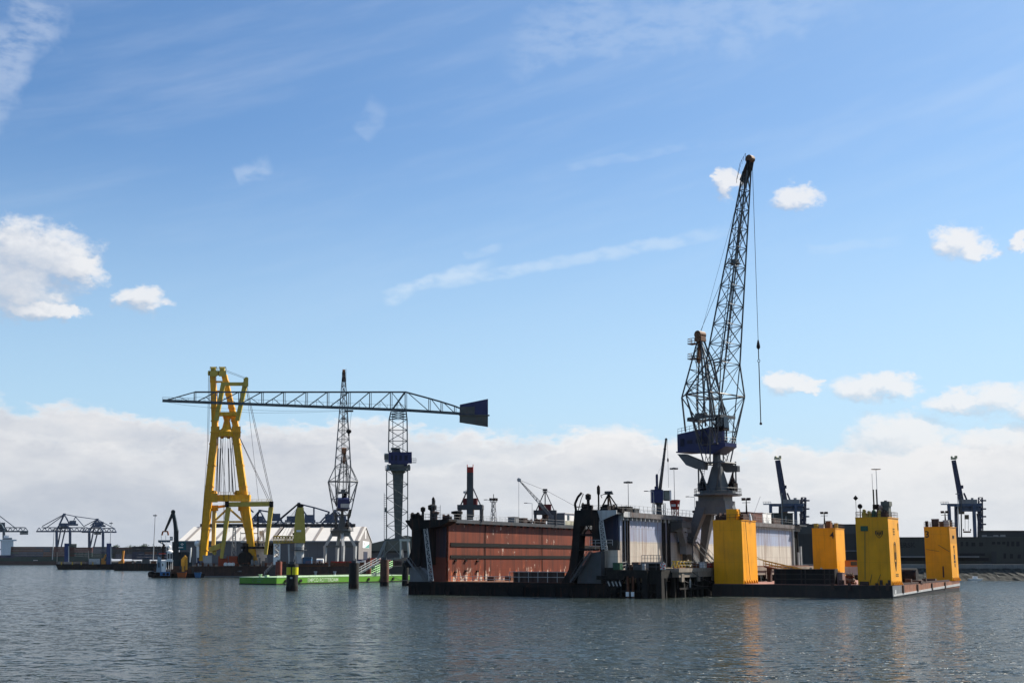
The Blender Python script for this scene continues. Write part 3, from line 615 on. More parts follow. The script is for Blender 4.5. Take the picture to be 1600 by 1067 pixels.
# navy slewing crane
p = dpt(42, 25.5, 15.5)
t = thing('slewing_crane', 'navy slewing crane with a straight steep boom on the white wing of the dock', 'crane', p, 0); t.scale = (.56, .56, .56)
f = Frame(1030, 800, p.y); f.o = p
m = MB(); m.lathe([(1.15, 0), (1.0, 3), (1.0, 4.4), (1.5, 4.8), (1.5, 5.2)], (0, 0, 0), 16); m.build('pedestal', dgrey, t)
m = MB()
for x in (-2.4, 1.6): m.lattice([[(x, -.4, 0), (x + .8, -.4, 0), (x + .8, .4, 0), (x, .4, 0)], [(x, -.4, 5), (x + .8, -.4, 5), (x + .8, .4, 5), (x, .4, 5)]], .07, .05, 4)
m.box(-2.4, 2.4, .4, .5, 2.2, 2.35); m.build('access_tower', mgrey, t)
m = MB(); m.box(-2.9, 1.4, -2, 2, 5.2, 10.0); m.box(-3.0, 1.5, -2.1, 2.1, 10.0, 10.12); m.build('machine_house', navy, t, bevel=.04)
m = MB(); m.box(1.9, 3.9, -1.6, .6, 6.0, 9.8); m.cur = 1; m.box(2.1, 3.7, -1.64, -1.6, 6.4, 9.4); m.cur = 2; m.box(3.9, 4.6, -1.4, .4, 6.0, 9.9); m.box(1.4, 1.9, -1.0, .2, 6.2, 9.9); m.build('operator_cab', [dgrey, mat('green_glass', (.05, .09, .085), .15, vary=.3), white], t)
m = MB(); m.beam((-.6, 0, 10), (-.6, 0, 15.6), .85, 1.0); m.tube((-.6, -.6, 15.7), (-.6, .6, 15.7), .4, 10); m.box(-1.5, -.4, -.7, .7, 10.1, 11.4); m.build('king_post', navy, t)
tip = V((2.5, -6, 28.8)); m = MB(); m.beam((.4, -.8, 10.1), tip, .95, 1.0, .55, .6); m.tube(tip + V((0, -.3, 0)), tip + V((0, .5, 0)), .45, 10)
for k in (.3, .6, .8): q = V((.4, -.8, 10.1)).lerp(tip, k); m.beam(q, q + V((.05, 0, .25)), 1.05)
m.build('boom', dgrey, t)
m = MB(); m.tube((tip.x + .5, tip.y, tip.z), (tip.x + .6, tip.y, 10.6), .05, 4); m.tube((-.4, 0, 15.8), (tip.x - .8, tip.y + 2, tip.z - 8), .04, 4); m.build('rope', wire, t)
m = MB(); m.lathe([(.1, -.9), (.32, -.4), (.32, .3), (.1, .8)], (tip.x + .53, tip.y, 21), 8); m.build('hook_block', dgrey, t)
# ================================================================ jetty beside the dock
jet = thing('jetty', 'concrete jetty on black piles between the dock and the yellow towered barge', 'jetty', DO, RZ); jet.scale = (DS,) * 3
JZ = 5.6; J0, J1, JL = 44.6, 54.5, 118.0
m = MB(); m.box(J0, J1, 4, JL, 4.0, 4.9); m.box(J0 - .1, J1 + .25, 3.4, JL, 4.9, JZ)
for i in range(14): m.box(J1 - .2, J1 + .12, 5 + i * 8, 6.2 + i * 8, 3.2, 5.0)
m.build('deck_slab', conc, jet)
m = MB(); m.box(42.5, 53.2, -.6, 4.0, 3.9, 5.3); m.box(40.6, 46, -.9, .4, 3.6, 4.3); m.box(49.5, 53.2, -.8, 0, 2.9, 3.9); m.build('end_platform', timber, jet)
def pile(x, y, z1, w, lean=(0, 0), mt=timber, name='pile'):
    m = MB(); m.beam((x + lean[0], y + lean[1], -3), (x, y, z1), w, w * 1.1)
    return m.build(name, mt, jet)
random.seed(3)
for i in range(10): pile(43 + i * 1.12, -.2 + jit(.2), 3.95, .34 + jit(.06), (jit(.3), 0))
for i in range(4): pile(43.5 + i * 2.6, 2.6, 3.95, .4)
for i in range(18): pile(54.2, 6.5 + i * 3.1, 4.0, .42 + jit(.08), (.3 + jit(.2), 0))
for i in range(7): pile(49.5, 7 + i * 6, 4.0, .5)
for i in range(14): pile(52.8 + jit(.2), 5.2 + i * 2.3, 4.0, .5 + jit(.1))
for i in range(9): pile(44.6 + i * 1.05, 1.2, 3.95, .42)
for x in (46.6, 47.6): pile(x, -.55, 4.2, .34, mt=rustm, name='fender_pile')
for x in (50.2, 52.9): pile(x, -.9, 5.1, .9, name='dolphin_pile')
m = MB(); m.beam((43, -.3, 1.6), (53, -.3, 1.6), .2, .35); m.beam((43.4, -.3, .6), (46, -.3, 3.8), .2); m.beam((48.4, -.3, 3.6), (50, -.3, 1), .2)
for i in range(6): m.beam((54.4, 6.5 + i * 6.2, 1.2), (54.4, 9.6 + i * 6.2, 3.6), .18)
m.beam((54.5, 4, 2.0), (54.5, 60, 2.0), .2, .3); m.build('bracing', timber, jet)
for x in (46.6, 47.6):
    m = MB(); m.box(x - .28, x + .28, -.95, -.72, .7, 1.5); m.build('draught_plate', white, jet)
for (x, y) in ((43.1, -1.0), (43.9, -1.0), (44.6, -1.0), (45.3, -1.0)): m = MB(); m.beam((x - .2, y, 3.3), (x + .15, y, 2.5), .1, .2); m.build('fender_bar', lgrey, jet)
for (x, y, z0, z1) in ((54.6, 9, 2.2, 3.6), (54.7, 24, 1.2, 2.4), (54.6, 38, 2.1, 3.6)): m = MB(); m.tube((x, y, z0), (x, y, z1), .13, 6); m.build('fender_bar', lgrey, jet)
m = MB(); m.rail([(44.6, 3.6, JZ), (44.6, .2, 5.3), (48.8, .2, 5.3), (53.2, .2, 5.3)], 1.15, .045, 1.6); m.rail([(54.6, 4, JZ), (54.6, 44, JZ)], 1.1, .04, 1.7); m.build('railing', railm, jet)
m = MB(); m.rail([(46.5, 6, JZ + 1.1), (50.6, 6, JZ + 1.1)], 1.2, .05, .6); m.box(46.3, 50.8, 5.8, 6.2, JZ, JZ + 1.1); m.build('platform', mgrey, jet)
m = MB()
for x in (44.9, 53.4): m.box(x - .1, x + .1, 4.2, JL, JZ, JZ + .15)
m.build('crane_rail', rustm, jet)
# gangway from the jetty up to the dock wall
stair((46.6, 32.4, 10.6), (47.4, 43.5, JZ), 1.2, 'gangway', dgrey, jet, (1, 0, 0))
m = MB(); m.box(44, 47.2, 30.2, 32.8, 10.4, 10.6); m.rail([(47.1, 30.3, 10.6), (47.1, 32.6, 10.6)], 1.1, .05, .8); m.rail([(44.2, 30.3, 10.6), (47.1, 30.3, 10.6)], 1.1, .05, .8); m.beam((46.9, 30.6, 10.4), (46.9, 30.6, JZ), .2); m.ladder((46.4, 30.4, 10.6), (44.8, 28.4, 15.8), (.7, .7, 0), .9, .07, .5); m.build('gangway_landing', dgrey, jet)
# clutter on the jetty, each a thing of its own
def jpt(x, y, z=JZ): return dpt(x, y, z)
def crate(label, x, y, sx_, sy_, h, mt, name='crate', z=JZ, cat='crate', group=None, lid=True):
    t = thing(name, label, cat, jpt(x, y, z), RZ + jit(.15), group or ('crates on the jetty' if cat == 'crate' else None))
    m = MB(); m.box(-sx_ / 2, sx_ / 2, -sy_ / 2, sy_ / 2, .08, h)
    for k in (-1, 1): m.box(-sx_ / 2 + .05, sx_ / 2 - .05, k * sy_ * .3 - .08, k * sy_ * .3 + .08, 0, .08)
    m.build('body', mt, t)
    m = MB(); m.box(-sx_ / 2 - .04, sx_ / 2 + .04, -sy_ / 2 - .04, sy_ / 2 + .04, h, h + .08); 
    for k in (-1, 0, 1): m.box(k * sx_ * .42 - .05, k * sx_ * .42 + .05, -sy_ / 2 - .05, -sy_ / 2, .1, h)
    m.build('lid', mt, t); return t
def drum(label, x, y, mt, h=.95, r=.32, z=JZ, name='drum', cat='drum', group=None):
    t = jpt(x, y, z); m = MB(); m.lathe([(r, 0), (r, h * .3), (r * 1.06, h * .33), (r, h * .36), (r, h * .63), (r * 1.06, h * .66), (r, h * .69), (r, h), (r * .9, h), (r * .9, h - .03)], (0, 0, 0), 14)
    o = m.build(name, mt, None, True); o.location = t; return tag(o, label, cat, 'drums on the jetty')
green = mat('green_paint', (.03, .09, .05), .5, streak=.2)
crate('dark green steel bin at the left end of the jetty platform', 44.0, .9, 1.5, 1.2, 1.3, green, 'bin', 5.3, 'bin')
crate('low brown crate behind the jetty rail, left of the stack of grey lockers', 46.9, 2.4, 1.3, 1.1, 1.4, rustm, z=5.3)
crate('dark grey locker on the jetty platform beside a pale drum', 47.9, 1.0, 1.7, .8, 1.0, dgrey, 'locker', 5.3, 'locker')
drum('pale grey drum on the jetty platform beside the dark locker', 49.1, .8, lgrey, 1.2, .34, 5.3)
crate('black steel box on the jetty platform near the red life buoy', 51.3, .9, 2.3, 1.0, 1.15, blk, 'steel_box', 5.3, 'box')
t = thing('life_buoy', 'red and white life buoy hung on the jetty rail', 'life buoy', jpt(53.0, .1, 5.95), RZ)
m = MB(); n = 16
for i in range(n):
    m.cur = (i // 2) % 2; a, b = 2 * math.pi * i / n, 2 * math.pi * (i + 1) / n
    m.tube((.38 * math.cos(a), 0, .38 * math.sin(a)), (.38 * math.cos(b), 0, .38 * math.sin(b)), .12, 6)
m.build('ring', [mat('signal_red', (.6, .03, .02), .5), white], t); m = MB(); m.box(-.5, .5, .12, .18, -.6, .6); m.build('backboard', white, t)
drum('dark oil drum standing by the left rail of the jetty platform', 46.0, .8, blk, 1.2, .3, 5.3); drum('low rusty drum on the jetty platform, left of the dark locker', 46.5, 1.2, rustm, 1.0, .3, 5.3)
ylw = mat('faded_yellow_paint', (.5, .33, .05), .6, streak=.5)
for i in range(5):
    t = thing('stop_log', 'one of the faded yellow steel trestles lined up along the jetty edge', 'trestle', jpt(53.2 - .15 * i, 5.5 + i * 2.0), RZ, 'yellow trestles along the jetty edge'); t.name = 'trestle'
    m = MB()
    for x in (-.5, .5): m.beam((x, -.9, 0), (x * .5, 0, 1.25), .14); m.beam((x, .9, 0), (x * .5, 0, 1.25), .14)
    m.build('legs', ylw, t); m = MB(); m.beam((-.6, 0, 1.3), (.6, 0, 1.3), .25); m.beam((-.5, -.5, .6), (.5, -.5, .6), .1); m.build('crossbar', ylw, t)
spots = [(53.9, 17.5, white, .8), (53.2, 19.3, lgrey, 1.1), (53.8, 21.2, redp, .9), (52.9, 23, white, .9), (53.9, 25, mgrey, 1.2), (53.6, 27.5, white, 1.0), (53.2, 15.6, rustm, .8)]
labs = ['small white crate by the crane foot on the jetty', 'light grey crate under the tall grey crane', 'small red crate on the jetty edge under the tall grey crane', 'white crate on the jetty between red and grey crates', 'mid grey crate on the jetty under the gangway', 'white crate at the foot of the jetty gangway', 'rusty crate on the jetty beside the yellow trestles']
for (x, y, mt, h), lb in zip(spots, labs): crate(lb, x, y, 1.2 + jit(.2), 1.4 + jit(.3), h, mt)

# ================================================================ level luffing cranes
def sec(z, xc, hw, hd): return [V((xc - hd, -hw, z)), V((xc + hd, -hw, z)), V((xc + hd, hw, z)), V((xc - hd, hw, z))]
def luffing_crane(label, loc, slew, kneed, col=lattice_m):
    t = thing('luffing_crane', label, 'crane', loc, 0, 'level luffing cranes')
    def rot(o): o.rotation_euler = (0, 0, slew); o.location = (.5, 0, .75); return o
    g = RZ
    # portal on four splayed box legs
    if not kneed:
        for sx_ in (-1, 1):
            for sy_ in (-1, 1):
                m = MB(); top = [V((sx_ * .7, sy_ * 2.9, 12.9)), V((sx_ * 3.0, sy_ * 2.9, 12.9)), V((sx_ * 3.0, sy_ * .7, 12.9)), V((sx_ * .7, sy_ * .7, 12.9))]
                f = V((sx_ * 5.15, sy_ * 5.15, 1.1)); w = .5
                bot = [f + V((-sx_ * w, sy_ * w, 0)), f + V((sx_ * w, sy_ * w, 0)), f + V((sx_ * w, -sy_ * w, 0)), f + V((-sx_ * w, -sy_ * w, 0))]
                m.hexa(bot + top); o = m.build('portal_leg', cgrey, t); o.rotation_euler = (0, 0, g)
                m = MB(); m.box(f.x - .7, f.x + .7, f.y - 1.7, f.y + 1.7, .45, 1.2)
                for k in (-1.2, -.4, .4, 1.2): m.tube((f.x - .15, f.y + k, .38), (f.x + .15, f.y + k, .38), .36, 10)
                b = m.build('bogie', blk, o)
        m = MB(); m.box(-3.1, 3.1, -3.1, 3.1, 10.6, 13.3, 0, 0); m.box(-2.7, 2.7, -2.7, 2.7, 13.3, 14.5); o = m.build('portal_head', cgrey, t); o.rotation_euler = (0, 0, g)
    else:
        for sx_ in (-1, 1):
            for sy_ in (-1, 1):
                m = MB(); m.beam((sx_ * 4.6, sy_ * 4.2, .9), (sx_ * 4.6, sy_ * 4.2, 8.2), .9, .9, 1.2, 1.1); m.beam((sx_ * 4.6, sy_ * 4.2, 8.0), (sx_ * 2.4, sy_ * 2.4, 13.2), 1.2, 1.1); o = m.build('portal_leg', lgrey, t); o.rotation_euler = (0, 0, g)
                m = MB(); m.box(sx_ * 4.6 - .7, sx_ * 4.6 + .7, sy_ * 4.2 - 1.7, sy_ * 4.2 + 1.7, .1, .9); m.build('bogie', blk, o)
        m = MB(); m.box(-4.4, 4.4, -4.5, -3.9, 7.7, 8.4); m.box(-4.4, 4.4, 3.9, 4.5, 7.7, 8.4); m.box(-3, 3, -3, 3, 12.2, 14.5); o = m.build('portal_head', cgrey, t); o.rotation_euler = (0, 0, g)
    # walkway and turntable
    m = MB(); m.lathe([(4.9, 13.6), (4.9, 13.95)], (0, 0, 0), 12); m.lathe([(3.7, 13.95), (3.7, 14.55)], (0, 0, 0), 16)
    ring = [(4.75 * math.cos(i * math.pi / 6), 4.75 * math.sin(i * math.pi / 6), 13.95) for i in range(13)]; m.rail(ring, 1.1, .05, 1.3); o = rot(m.build('slewing_platform', cgrey, t))
    # king pillar
    m = MB(); m.hexa([V((-1.9, -1.75, 14.5)), V((1.9, -1.75, 14.5)), V((1.9, 1.75, 14.5)), V((-1.9, 1.75, 14.5)), V((-.8, -.7, 19.6)), V((.8, -.7, 19.6)), V((.8, .7, 19.6)), V((-.8, .7, 19.6))]); m.beam((0, 0, 19.5), (0, 0, 25.5), 1.3, 1.2, .9, .9); rot(m.build('king_pillar', cgrey, t))
    # four posts of the base frame with winches at their feet
    m = MB()
    for x in (-2.7, 2.7):
        for y in (-2.7, 2.7): m.tube((x, y, 14.5), (x, y, 20.6), .16, 6); m.tube((x, y, 19.9), (x * .35, y * .7, 14.6), .2, 6)
        m.tube((x, -2.7, 20.2), (x, 2.7, 20.2), .22, 6)
    for y in (-2.7, 2.7): m.tube((-2.7, y, 20.2), (2.7, y, 20.2), .22, 6)
    m.ladder((-2.2, -2.6, 15), (-1.4, -2.4, 20.2), (1, 0, 0), .6, .05, .5); rot(m.build('base_frame', lattice_m, t))
    for (x, y) in ((-2.4, -1.9), (2.2, 2.3)):
        m = MB(); m.box(x - .7, x + .7, y - .7, y + .7, 14.5, 16.2); m.lathe([(.55, 16.2), (.4, 17), (.22, 17.4), (.2, 18.3)], (x, y, 0), 8); rot(m.build('slewing_motor', blk, t))
    # machine house and cab
    m = MB(); y0 = 2.4
    m.hexa([V((-8.2, -y0, 23.0)), V((.5, -y0, 22.0)), V((.5, y0, 22.0)), V((-8.2, y0, 23.0)), V((-8.2, -y0, 26.6)), V((.5, -y0, 27.6)), V((.5, y0, 27.6)), V((-8.2, y0, 26.6))])
    m.box(-8.4, .6, -y0 - .25, y0 + .25, 22.75, 23.0); m.hexa([V((.5, -y0, 22.0)), V((3.6, -2.0, 23.4)), V((3.6, 2.0, 23.4)), V((.5, y0, 22.0)), V((.5, -y0, 24.2)), V((3.6, -2.0, 24.2)), V((3.6, 2.0, 24.2)), V((.5, y0, 24.2))])
    o = rot(m.build('machine_house', navy, t))
    m = MB(); m.rail([(-8.1, -2.3, 26.6), (-4, -2.3, 27.1)], 1.1, .05, 1.0); m.rail([(.6, -2.3, 24.2), (3.5, -2, 24.2), (3.5, 2, 24.2)], 1.1, .05, 1.0); m.build('house_railing', railm, o)
    for (xa, za, w_, h_) in ((-7.4, 24.0, 1.0, 1.6), (-5.6, 24.4, 1.3, .8), (-3.4, 24.4, 1.3, .8), (-1.4, 23.6, .9, 2.0)):
        for yy in (-2.46, 2.4): m = MB(); m.box(xa, xa + w_, yy, yy + .06, za, za + h_); m.build('louvre', mat('dark_navy_louvre', (.006, .008, .03), .6), o)
    if kneed:
        m = MB(); m.box(-8.3, -8.2, -2.3, 1.2, 23.1, 24.7); m.build('house_panel', lgrey, o)
    m = MB(); m.box(1.0, 3.2, -1.8, .2, 26.8, 29.9, .15, .1); m.cur = 1; m.box(3.02, 3.24, -1.6, 0, 27.3, 29.5, .1, 0); m.box(1.3, 3.0, -1.86, -1.74, 27.6, 29.4); m.cur = 0
    for k in (.35, 1.35): m.box(1 + k, 1.12 + k, -1.9, -1.72, 27, 29.8)
    rot(m.build('operator_cab', [blk, glassm], t))
    m = MB(); m.box(-5.2, 3.0, -2.6, -2.35, 29.4, 29.9); m.box(-5.2, 3.0, 2.35, 2.6, 29.4, 29.9); m.box(-5.4, -4.8, -2.6, 2.6, 29.1, 29.8); m.box(2.6, 3.1, -2.6, 2.6, 29.3, 29.9)
    m.box(-1.5, 1.5, -2.3, 2.3, 29.85, 30.0); m.rail([(-1.5, -2.4, 30), (3, -2.4, 30)], 1.1, .05, 1.2); m.box(-4.6, -2.8, -.9, .9, 29.8, 30.8); rot(m.build('upper_deck', cgrey, t))
    # counterweights hung low on both flanks
    for s in (-1, 1):
        m = MB(); pts = [(-7.6, s * 3.3, 22.4), (-5.6, s * 3.3, 22.3), (-.6, s * 3.0, 20.3), (-.8, s * 3.0, 18.8), (-3.0, s * 3.1, 19.1), (-5.4, s * 3.3, 20.0)] if s < 0 else [(-1.5, 3.2, 21.4), (2.2, 3.2, 19.9), (3.4, 3.2, 19.7), (3.4, 3.2, 18.5), (.5, 3.2, 18.5), (-2.5, 3.2, 20.4)]
        m.poly(pts, (0, -s * .9, 0)); rot(m.build('counterweight', cgrey, t))
    # swelling boom: foot, bulge, neck, long taper
    S = [sec(19.6, 0, 3.3, .7), sec(34.2, .1, 6.1, 3.0), sec(40.6, 2.2, 3.3, 1.9)]
    m = MB(); m.lattice([S[0], [S[0][i].lerp(S[1][i], .5) for i in range(4)], S[1]], .15, .075, 1, 'x'); m.lattice([S[1], S[2]], .17, .08, 1, 'x')
    A = [S[1][i] for i in range(4)]
    for i in range(4): m.tube(A[i], A[(i + 1) % 4], .17, 5)
    base = sec(24, 0, 2.5, 2.0)
    for i in range(4): m.tube(base[i], S[1][i], .13, 5); m.tube(base[i], S[2][i], .12, 5); m.tube(base[i], base[(i + 1) % 4], .12, 5)
    rot(m.build('boom_cage', col, t))
    m = MB(); T = [S[2]]
    for k in (.2, .4, .6, .8, 1): T.append(sec(40.6 + 39.6 * k, 2.2 + 7.4 * k, 3.3 - 2.65 * k, 1.9 - 1.35 * k))
    m.lattice(T, .17, .085, 2, 'x'); 
    a, b = V((3.2, 0, 41)), V((9.4, 0, 79)); m.ladder(a, b, (0, 1, 0), .9, .07, 1.0)
    m.tube((2.0, .9, 41), (8.4, .3, 79), .08, 5); m.tube((2.0, -.9, 41), (8.4, -.3, 79), .08, 5)
    q = a.lerp(b, .53); m.box(q.x - 1.5, q.x + .3, -1.3, 1.1, q.z, q.z + .12); m.rail([(q.x - 1.4, -1.2, q.z), (q.x - 1.4, 1, q.z)], 1.1, .06, .8); m.box(q.x - 1.0, q.x + .2, -.8, .4, q.z + .1, q.z + .9)
    o = rot(m.build('boom', col, t))
    m = MB(); m.poly([(8.2, -.75, 78.6), (9.0, -.75, 77.8), (10.6, -.75, 80.9), (10.9, -.75, 82.2), (10.2, -.75, 82.4)], (0, 1.5, 0)); m.cur = 1; m.tube((10.5, -.6, 82.7), (10.5, .6, 82.7), .85, 12); m.cur = 0
    m.rail([(7.6, -.9, 78), (8.6, -.9, 81.2), (10, -.9, 83)], .9, .05, .9, 0); m.build('boom_head', [blk, brownp], o)
    # pylon with its brown sheave head
    ap = V((-3.3, 0, 46.0)); m = MB(); bl = [V((-6.6, -2.6, 34.2)), V((.9, -2.6, 30)), V((.9, 2.6, 30)), V((-6.6, 2.6, 34.2))]
    tp = [ap + V((-.5, -.55, 0)), ap + V((.6, -.55, 0)), ap + V((.6, .55, 0)), ap + V((-.5, .55, 0))]
    m.lattice([bl, tp], .17, .08, 4, 'z')
    for p, q in ((bl[0], (-6.0, -2.4, 27)), (bl[3], (-6.0, 2.4, 27)), (bl[1], (.8, -2.3, 24)), (bl[2], (.8, 2.3, 24))): m.tube(p, q, .2, 5)
    m.tube(bl[0], (1.0, -2.6, 24.2), .14, 5); m.tube(bl[3], (1.0, 2.6, 24.2), .14, 5); m.tube(bl[0], S[1][0], .15, 5); m.tube(bl[3], S[1][3], .15, 5); m.tube((-3.3, 0, 46), (-2.6, 0, 28), .2, 6)
    m.ladder((-4.5, -.3, 30), (-3.9, -.3, 46), (0, 1, 0), .7, .05, .8); o = rot(m.build('pylon', col, t))
    m = MB(); m.box(-4.3, -2.5, -.9, .9, 46.0, 47.4, .15, .1); m.tube((-3.4, -1, 47.4), (-3.4, 1, 47.4), .85, 12); m.beam((-3.6, 0, 46), (-4.0, 0, 41.5), .5, .8); m.box(-6.2, -4.2, -.8, .8, 45.6, 45.75); m.box(-6.3, -3.6, -.8, .8, 42.4, 42.55); m.rail([(-6.1, -.7, 45.7), (-6.1, .7, 45.7)], 1.1, .06, .7); m.rail([(-6.2, -.7, 42.5), (-6.2, .7, 42.5)], 1.1, .06, .7); m.rail([(-6.1, -.7, 45.7), (-4.4, -.7, 45.7)], 1.1, .06, .8); m.rail([(-6.2, -.7, 42.5), (-4.4, -.7, 42.5)], 1.1, .06, .8); m.build('sheave_head', brownp, o)
    # luffing links: screw spindles from pylon to bulge
    m = MB()
    for s in (-1, 1): m.tube((-1.0, s * 1.2, 41.5), (1.0, s * 1.6, 29.8), .2, 6); m.tube((-3.0, s * .6, 46.2), (-.9, s * 1.2, 41.4), .15, 5); m.tube((-.9, s * 1.2, 41.3), (3.0, s * 1.6, 41.6), .15, 5)
    rot(m.build('luffing_rod', lattice_m, t))
    m = MB(); m.tube((-3.3, 0, 48.2), (5.6, 0, 63.5), .05, 4); m.tube((-3.3, .3, 48.2), (8.6, .2, 79), .035, 4)
    hx = 11.0; m.tube((hx, 0, 82), (hx, 0, 44.6), .06, 4); rot(m.build('hoist_rope', wire, t))
    m = MB(); m.lathe([(.08, 0), (.38, .4), (.36, .8), (.18, 1.7), (.1, 2.0)], (hx, 0, 42.6), 10); m.tube((hx, 0, 42.6), (hx, 0, 40.6), .1, 5); 
    for i in range(10): a, b = i * math.pi / 5, (i + 1) * math.pi / 5; m.tube((hx + .28 * math.cos(a), 0, 40.3 + .28 * math.sin(a)), (hx + .28 * math.cos(b), 0, 40.3 + .28 * math.sin(b)), .07, 4)
    if not kneed: m.tube((hx, 0, 40.0), (hx, 0, 27.8), .1, 5); m.ball((hx, 0, 27.6), .28, 8)
    rot(m.build('hook_block', blk, t))
    return t
CP = dpt(49.3, 37.9, JZ)
big = luffing_crane('tall dark grey lattice luffing crane standing on the jetty beside the white dock wall', CP, R(-45), False); big.scale = (DS,) * 3

# ================================================================ barge with four yellow towers
BS = .96
BO = V((71.16, 243.81, .28))
def bpt(x, y, z=0): return BO + (GB * x + GA * y + V((0, 0, z))) * BS
barge = thing('tower_barge', 'flat submersible barge with a red deck and four yellow corner towers', 'barge', BO, RZ); barge.scale = (BS,) * 3
hullm = mat('dark_barge_hull', (.026, .022, .02), .55, vary=.3, streak=.5, streakcol=(.09, .04, .025), dirt=.5, dirtcol=(.05, .04, .035))
sidem = mat('rusty_barge_side', (.24, .10, .055), .7, vary=.3, scale=.8, streak=.6, streakcol=(.35, .27, .22), dirt=.5, dirtcol=(.15, .06, .035))
BL, BW = 71.0, 37.0
m = MB(); m.box(-BW, 0, 0, BL, -1.5, 2.1); m.box(-BW - .08, .0, -.1, 0, 1.5, 1.75); m.cur = 1; m.box(0, .05, .02, 8.0, .35, 2.1)
m.cur = 2; m.box(0, .05, 8.0, BL - .02, .5, 2.1); m.cur = 3
m.hexa([V((0, .0, .05)), V((.16, .0, .05)), V((.16, BL, .95)), V((0, BL, .95)), V((0, .0, .38)), V((.16, .0, .38)), V((.16, BL, 1.5)), V((0, BL, 1.5))])
m.build('hull', [hullm, mgrey, sidem, lgrey], barge)
m = MB(); m.box(-BW + .3, -.3, .3, BL - .3, 2.1, 2.2); m.build('deck', deckred, barge)
for y in (8.4, 22, 37, 52): m = MB(); m.box(.06, .3, y, y + .9, .55, 2.05); m.build('fender', rust2, barge)
for x in (-8.6, -3.2, -1.2, -12): m = MB(); m.box(x, x + .6, -.3, -.1, 1.2, 2.6); m.build('fender', rust2, barge)
m = MB()
for (x, y, w_, h) in ((-2.6, 12, 1.6, .7), (-1.4, 18, 1.2, 1.0), (-2.2, 26, 2.4, .6), (-1.0, 33, .8, .9), (-2.2, 44, 1.8, .7), (-11, 2.2, .9, .9), (-14, 40, 2.5, .8)):
    m = MB(); m.box(x, x + w_, y, y + w_, 2.2, 2.2 + h); m.build('hatch', rust2, barge)
m = MB(); m.box(-.55, -.25, 9, 60, 2.2, 2.5); m.build('kerb_bar', rust2, barge)
m = MB(); text_into(m, '68', 1.0, (.06, 1.9, .55), GB * 0 + V((0, 1, 0)), (0, 0, 1), .03, bold=.02); m.build('draught_marking', wletter, barge)
def tower(x0, y0, w_, d, h, label, boxtop):
    z0 = 2.2; m = MB()
    m.hexa([V((x0, y0, z0)), V((x0 + w_, y0, z0)), V((x0 + w_, y0 + d, z0)), V((x0, y0 + d, z0)), V((x0, y0, h)), V((x0 + w_ - .12, y0, h)), V((x0 + w_ - .12, y0 + d, h)), V((x0, y0 + d, h))])
    for k in (.33, .66): m.box(x0 + w_ * k - .03, x0 + w_ * k + .03, y0 - .03, y0, z0, h)
    m.box(x0 - .06, x0 + w_ + .0, y0 - .08, y0 + d + .08, h, h + .12)
    for i in range(6): m.poly([(x0 + w_, y0 + .6 + i * 1.5, z0), (x0 + w_ + .5, y0 + .6 + i * 1.5, z0), (x0 + w_, y0 + .6 + i * 1.5, z0 + .9)], (0, .12, 0))
    t = m.build('tower', yellow, barge); t['label'] = label
    m = MB(); m.rail([(x0 + .1, y0 + .1, h + .12), (x0 + w_ - .2, y0 + .1, h + .12), (x0 + w_ - .2, y0 + d - .1, h + .12), (x0 + .1, y0 + d - .1, h + .12), (x0 + .1, y0 + .1, h + .12)], 1.1, .04, 1.3); m.build('railing', rust2, t)
    return t
T1 = tower(-36.7, .6, 6.4, 9.2, 15.2, 'yellow tower at the near left corner of the barge', 1)
T2 = tower(-6.7, .4, 6.5, 9.2, 15.3, 'yellow tower with a black shield emblem at the near right corner', 2)
T3 = tower(-5.9, 62.2, 6.0, 8.4, 14.8, 'yellow tower numbered 3 at the far right corner', 3)
T4 = tower(-33.2, 62.2, 6.0, 8.4, 14.8, 'yellow tower numbered 4 at the far left corner', 4)
m = MB(); text_into(m, '3', 2.2, (-5.75, 62.17, 12.4), (1, 0, 0), (0, 0, 1), .04, bold=.03); m.build('number', letter, T3)
m = MB(); m.beam((-5.6, 62.1, 9.6), (-2.6, 62.1, 9.1), .25, .06); m.beam((-2.7, 62.1, 10.6), (-.2, 62.1, 9.0), .3, .06); m.beam((-1.9, 62.1, 3), (-1.9, 62.1, 5.6), .3, .1); m.build('dark_bar', rust2, T3)  # thin dark bars across the front face
m = MB(); text_into(m, '4', 2.2, (-28.75, 62.17, 12.4), (1, 0, 0), (0, 0, 1), .04, bold=.03); m.build('number', letter, T4)
# emblem and marks on the near right tower
m = MB(); c = V((-2.15, .36, 12.2)); sh = [(-.62, .55), (.62, .55), (.62, -.15), (.35, -.6), (0, -.85), (-.35, -.6), (-.62, -.15)]
for (a, b) in zip(sh, sh[1:] + sh[:1]): m.beam(c + V((a[0], 0, a[1])), c + V((b[0], 0, b[1])), .2, .06)
for dx, z0, z1 in ((-.3, -.15, .3), (0, -.5, .3), (.3, -.15, .3)): m.beam(c + V((dx, 0, z0)), c + V((dx, 0, z1)), .17, .06)
m.beam(c + V((-.35, 0, -.2)), c + V((.35, 0, -.2)), .1, .05); m.build('shield_emblem', letter, T2)
m = MB(); X = -.16; yc = 5.0
pts = [(yc - .85, 9.7)] + [(yc - .85 * math.cos(a), 9.7 + .85 * math.sin(a)) for a in [i * math.pi / 8 for i in range(1, 8)]] + [(yc + .85, 9.7), (yc + .85, 7.0), (yc, 4.9), (yc - .85, 7.0)]
XF = lambda z: -.2 - .12 * (z - 2.2) / 13.1 + .03
for a, b in zip(pts, pts[1:] + pts[:1]): m.beam((XF(a[1]), a[0], a[1]), (XF(b[1]), b[0], b[1]), .13, .06, up=(1, 0, 0))
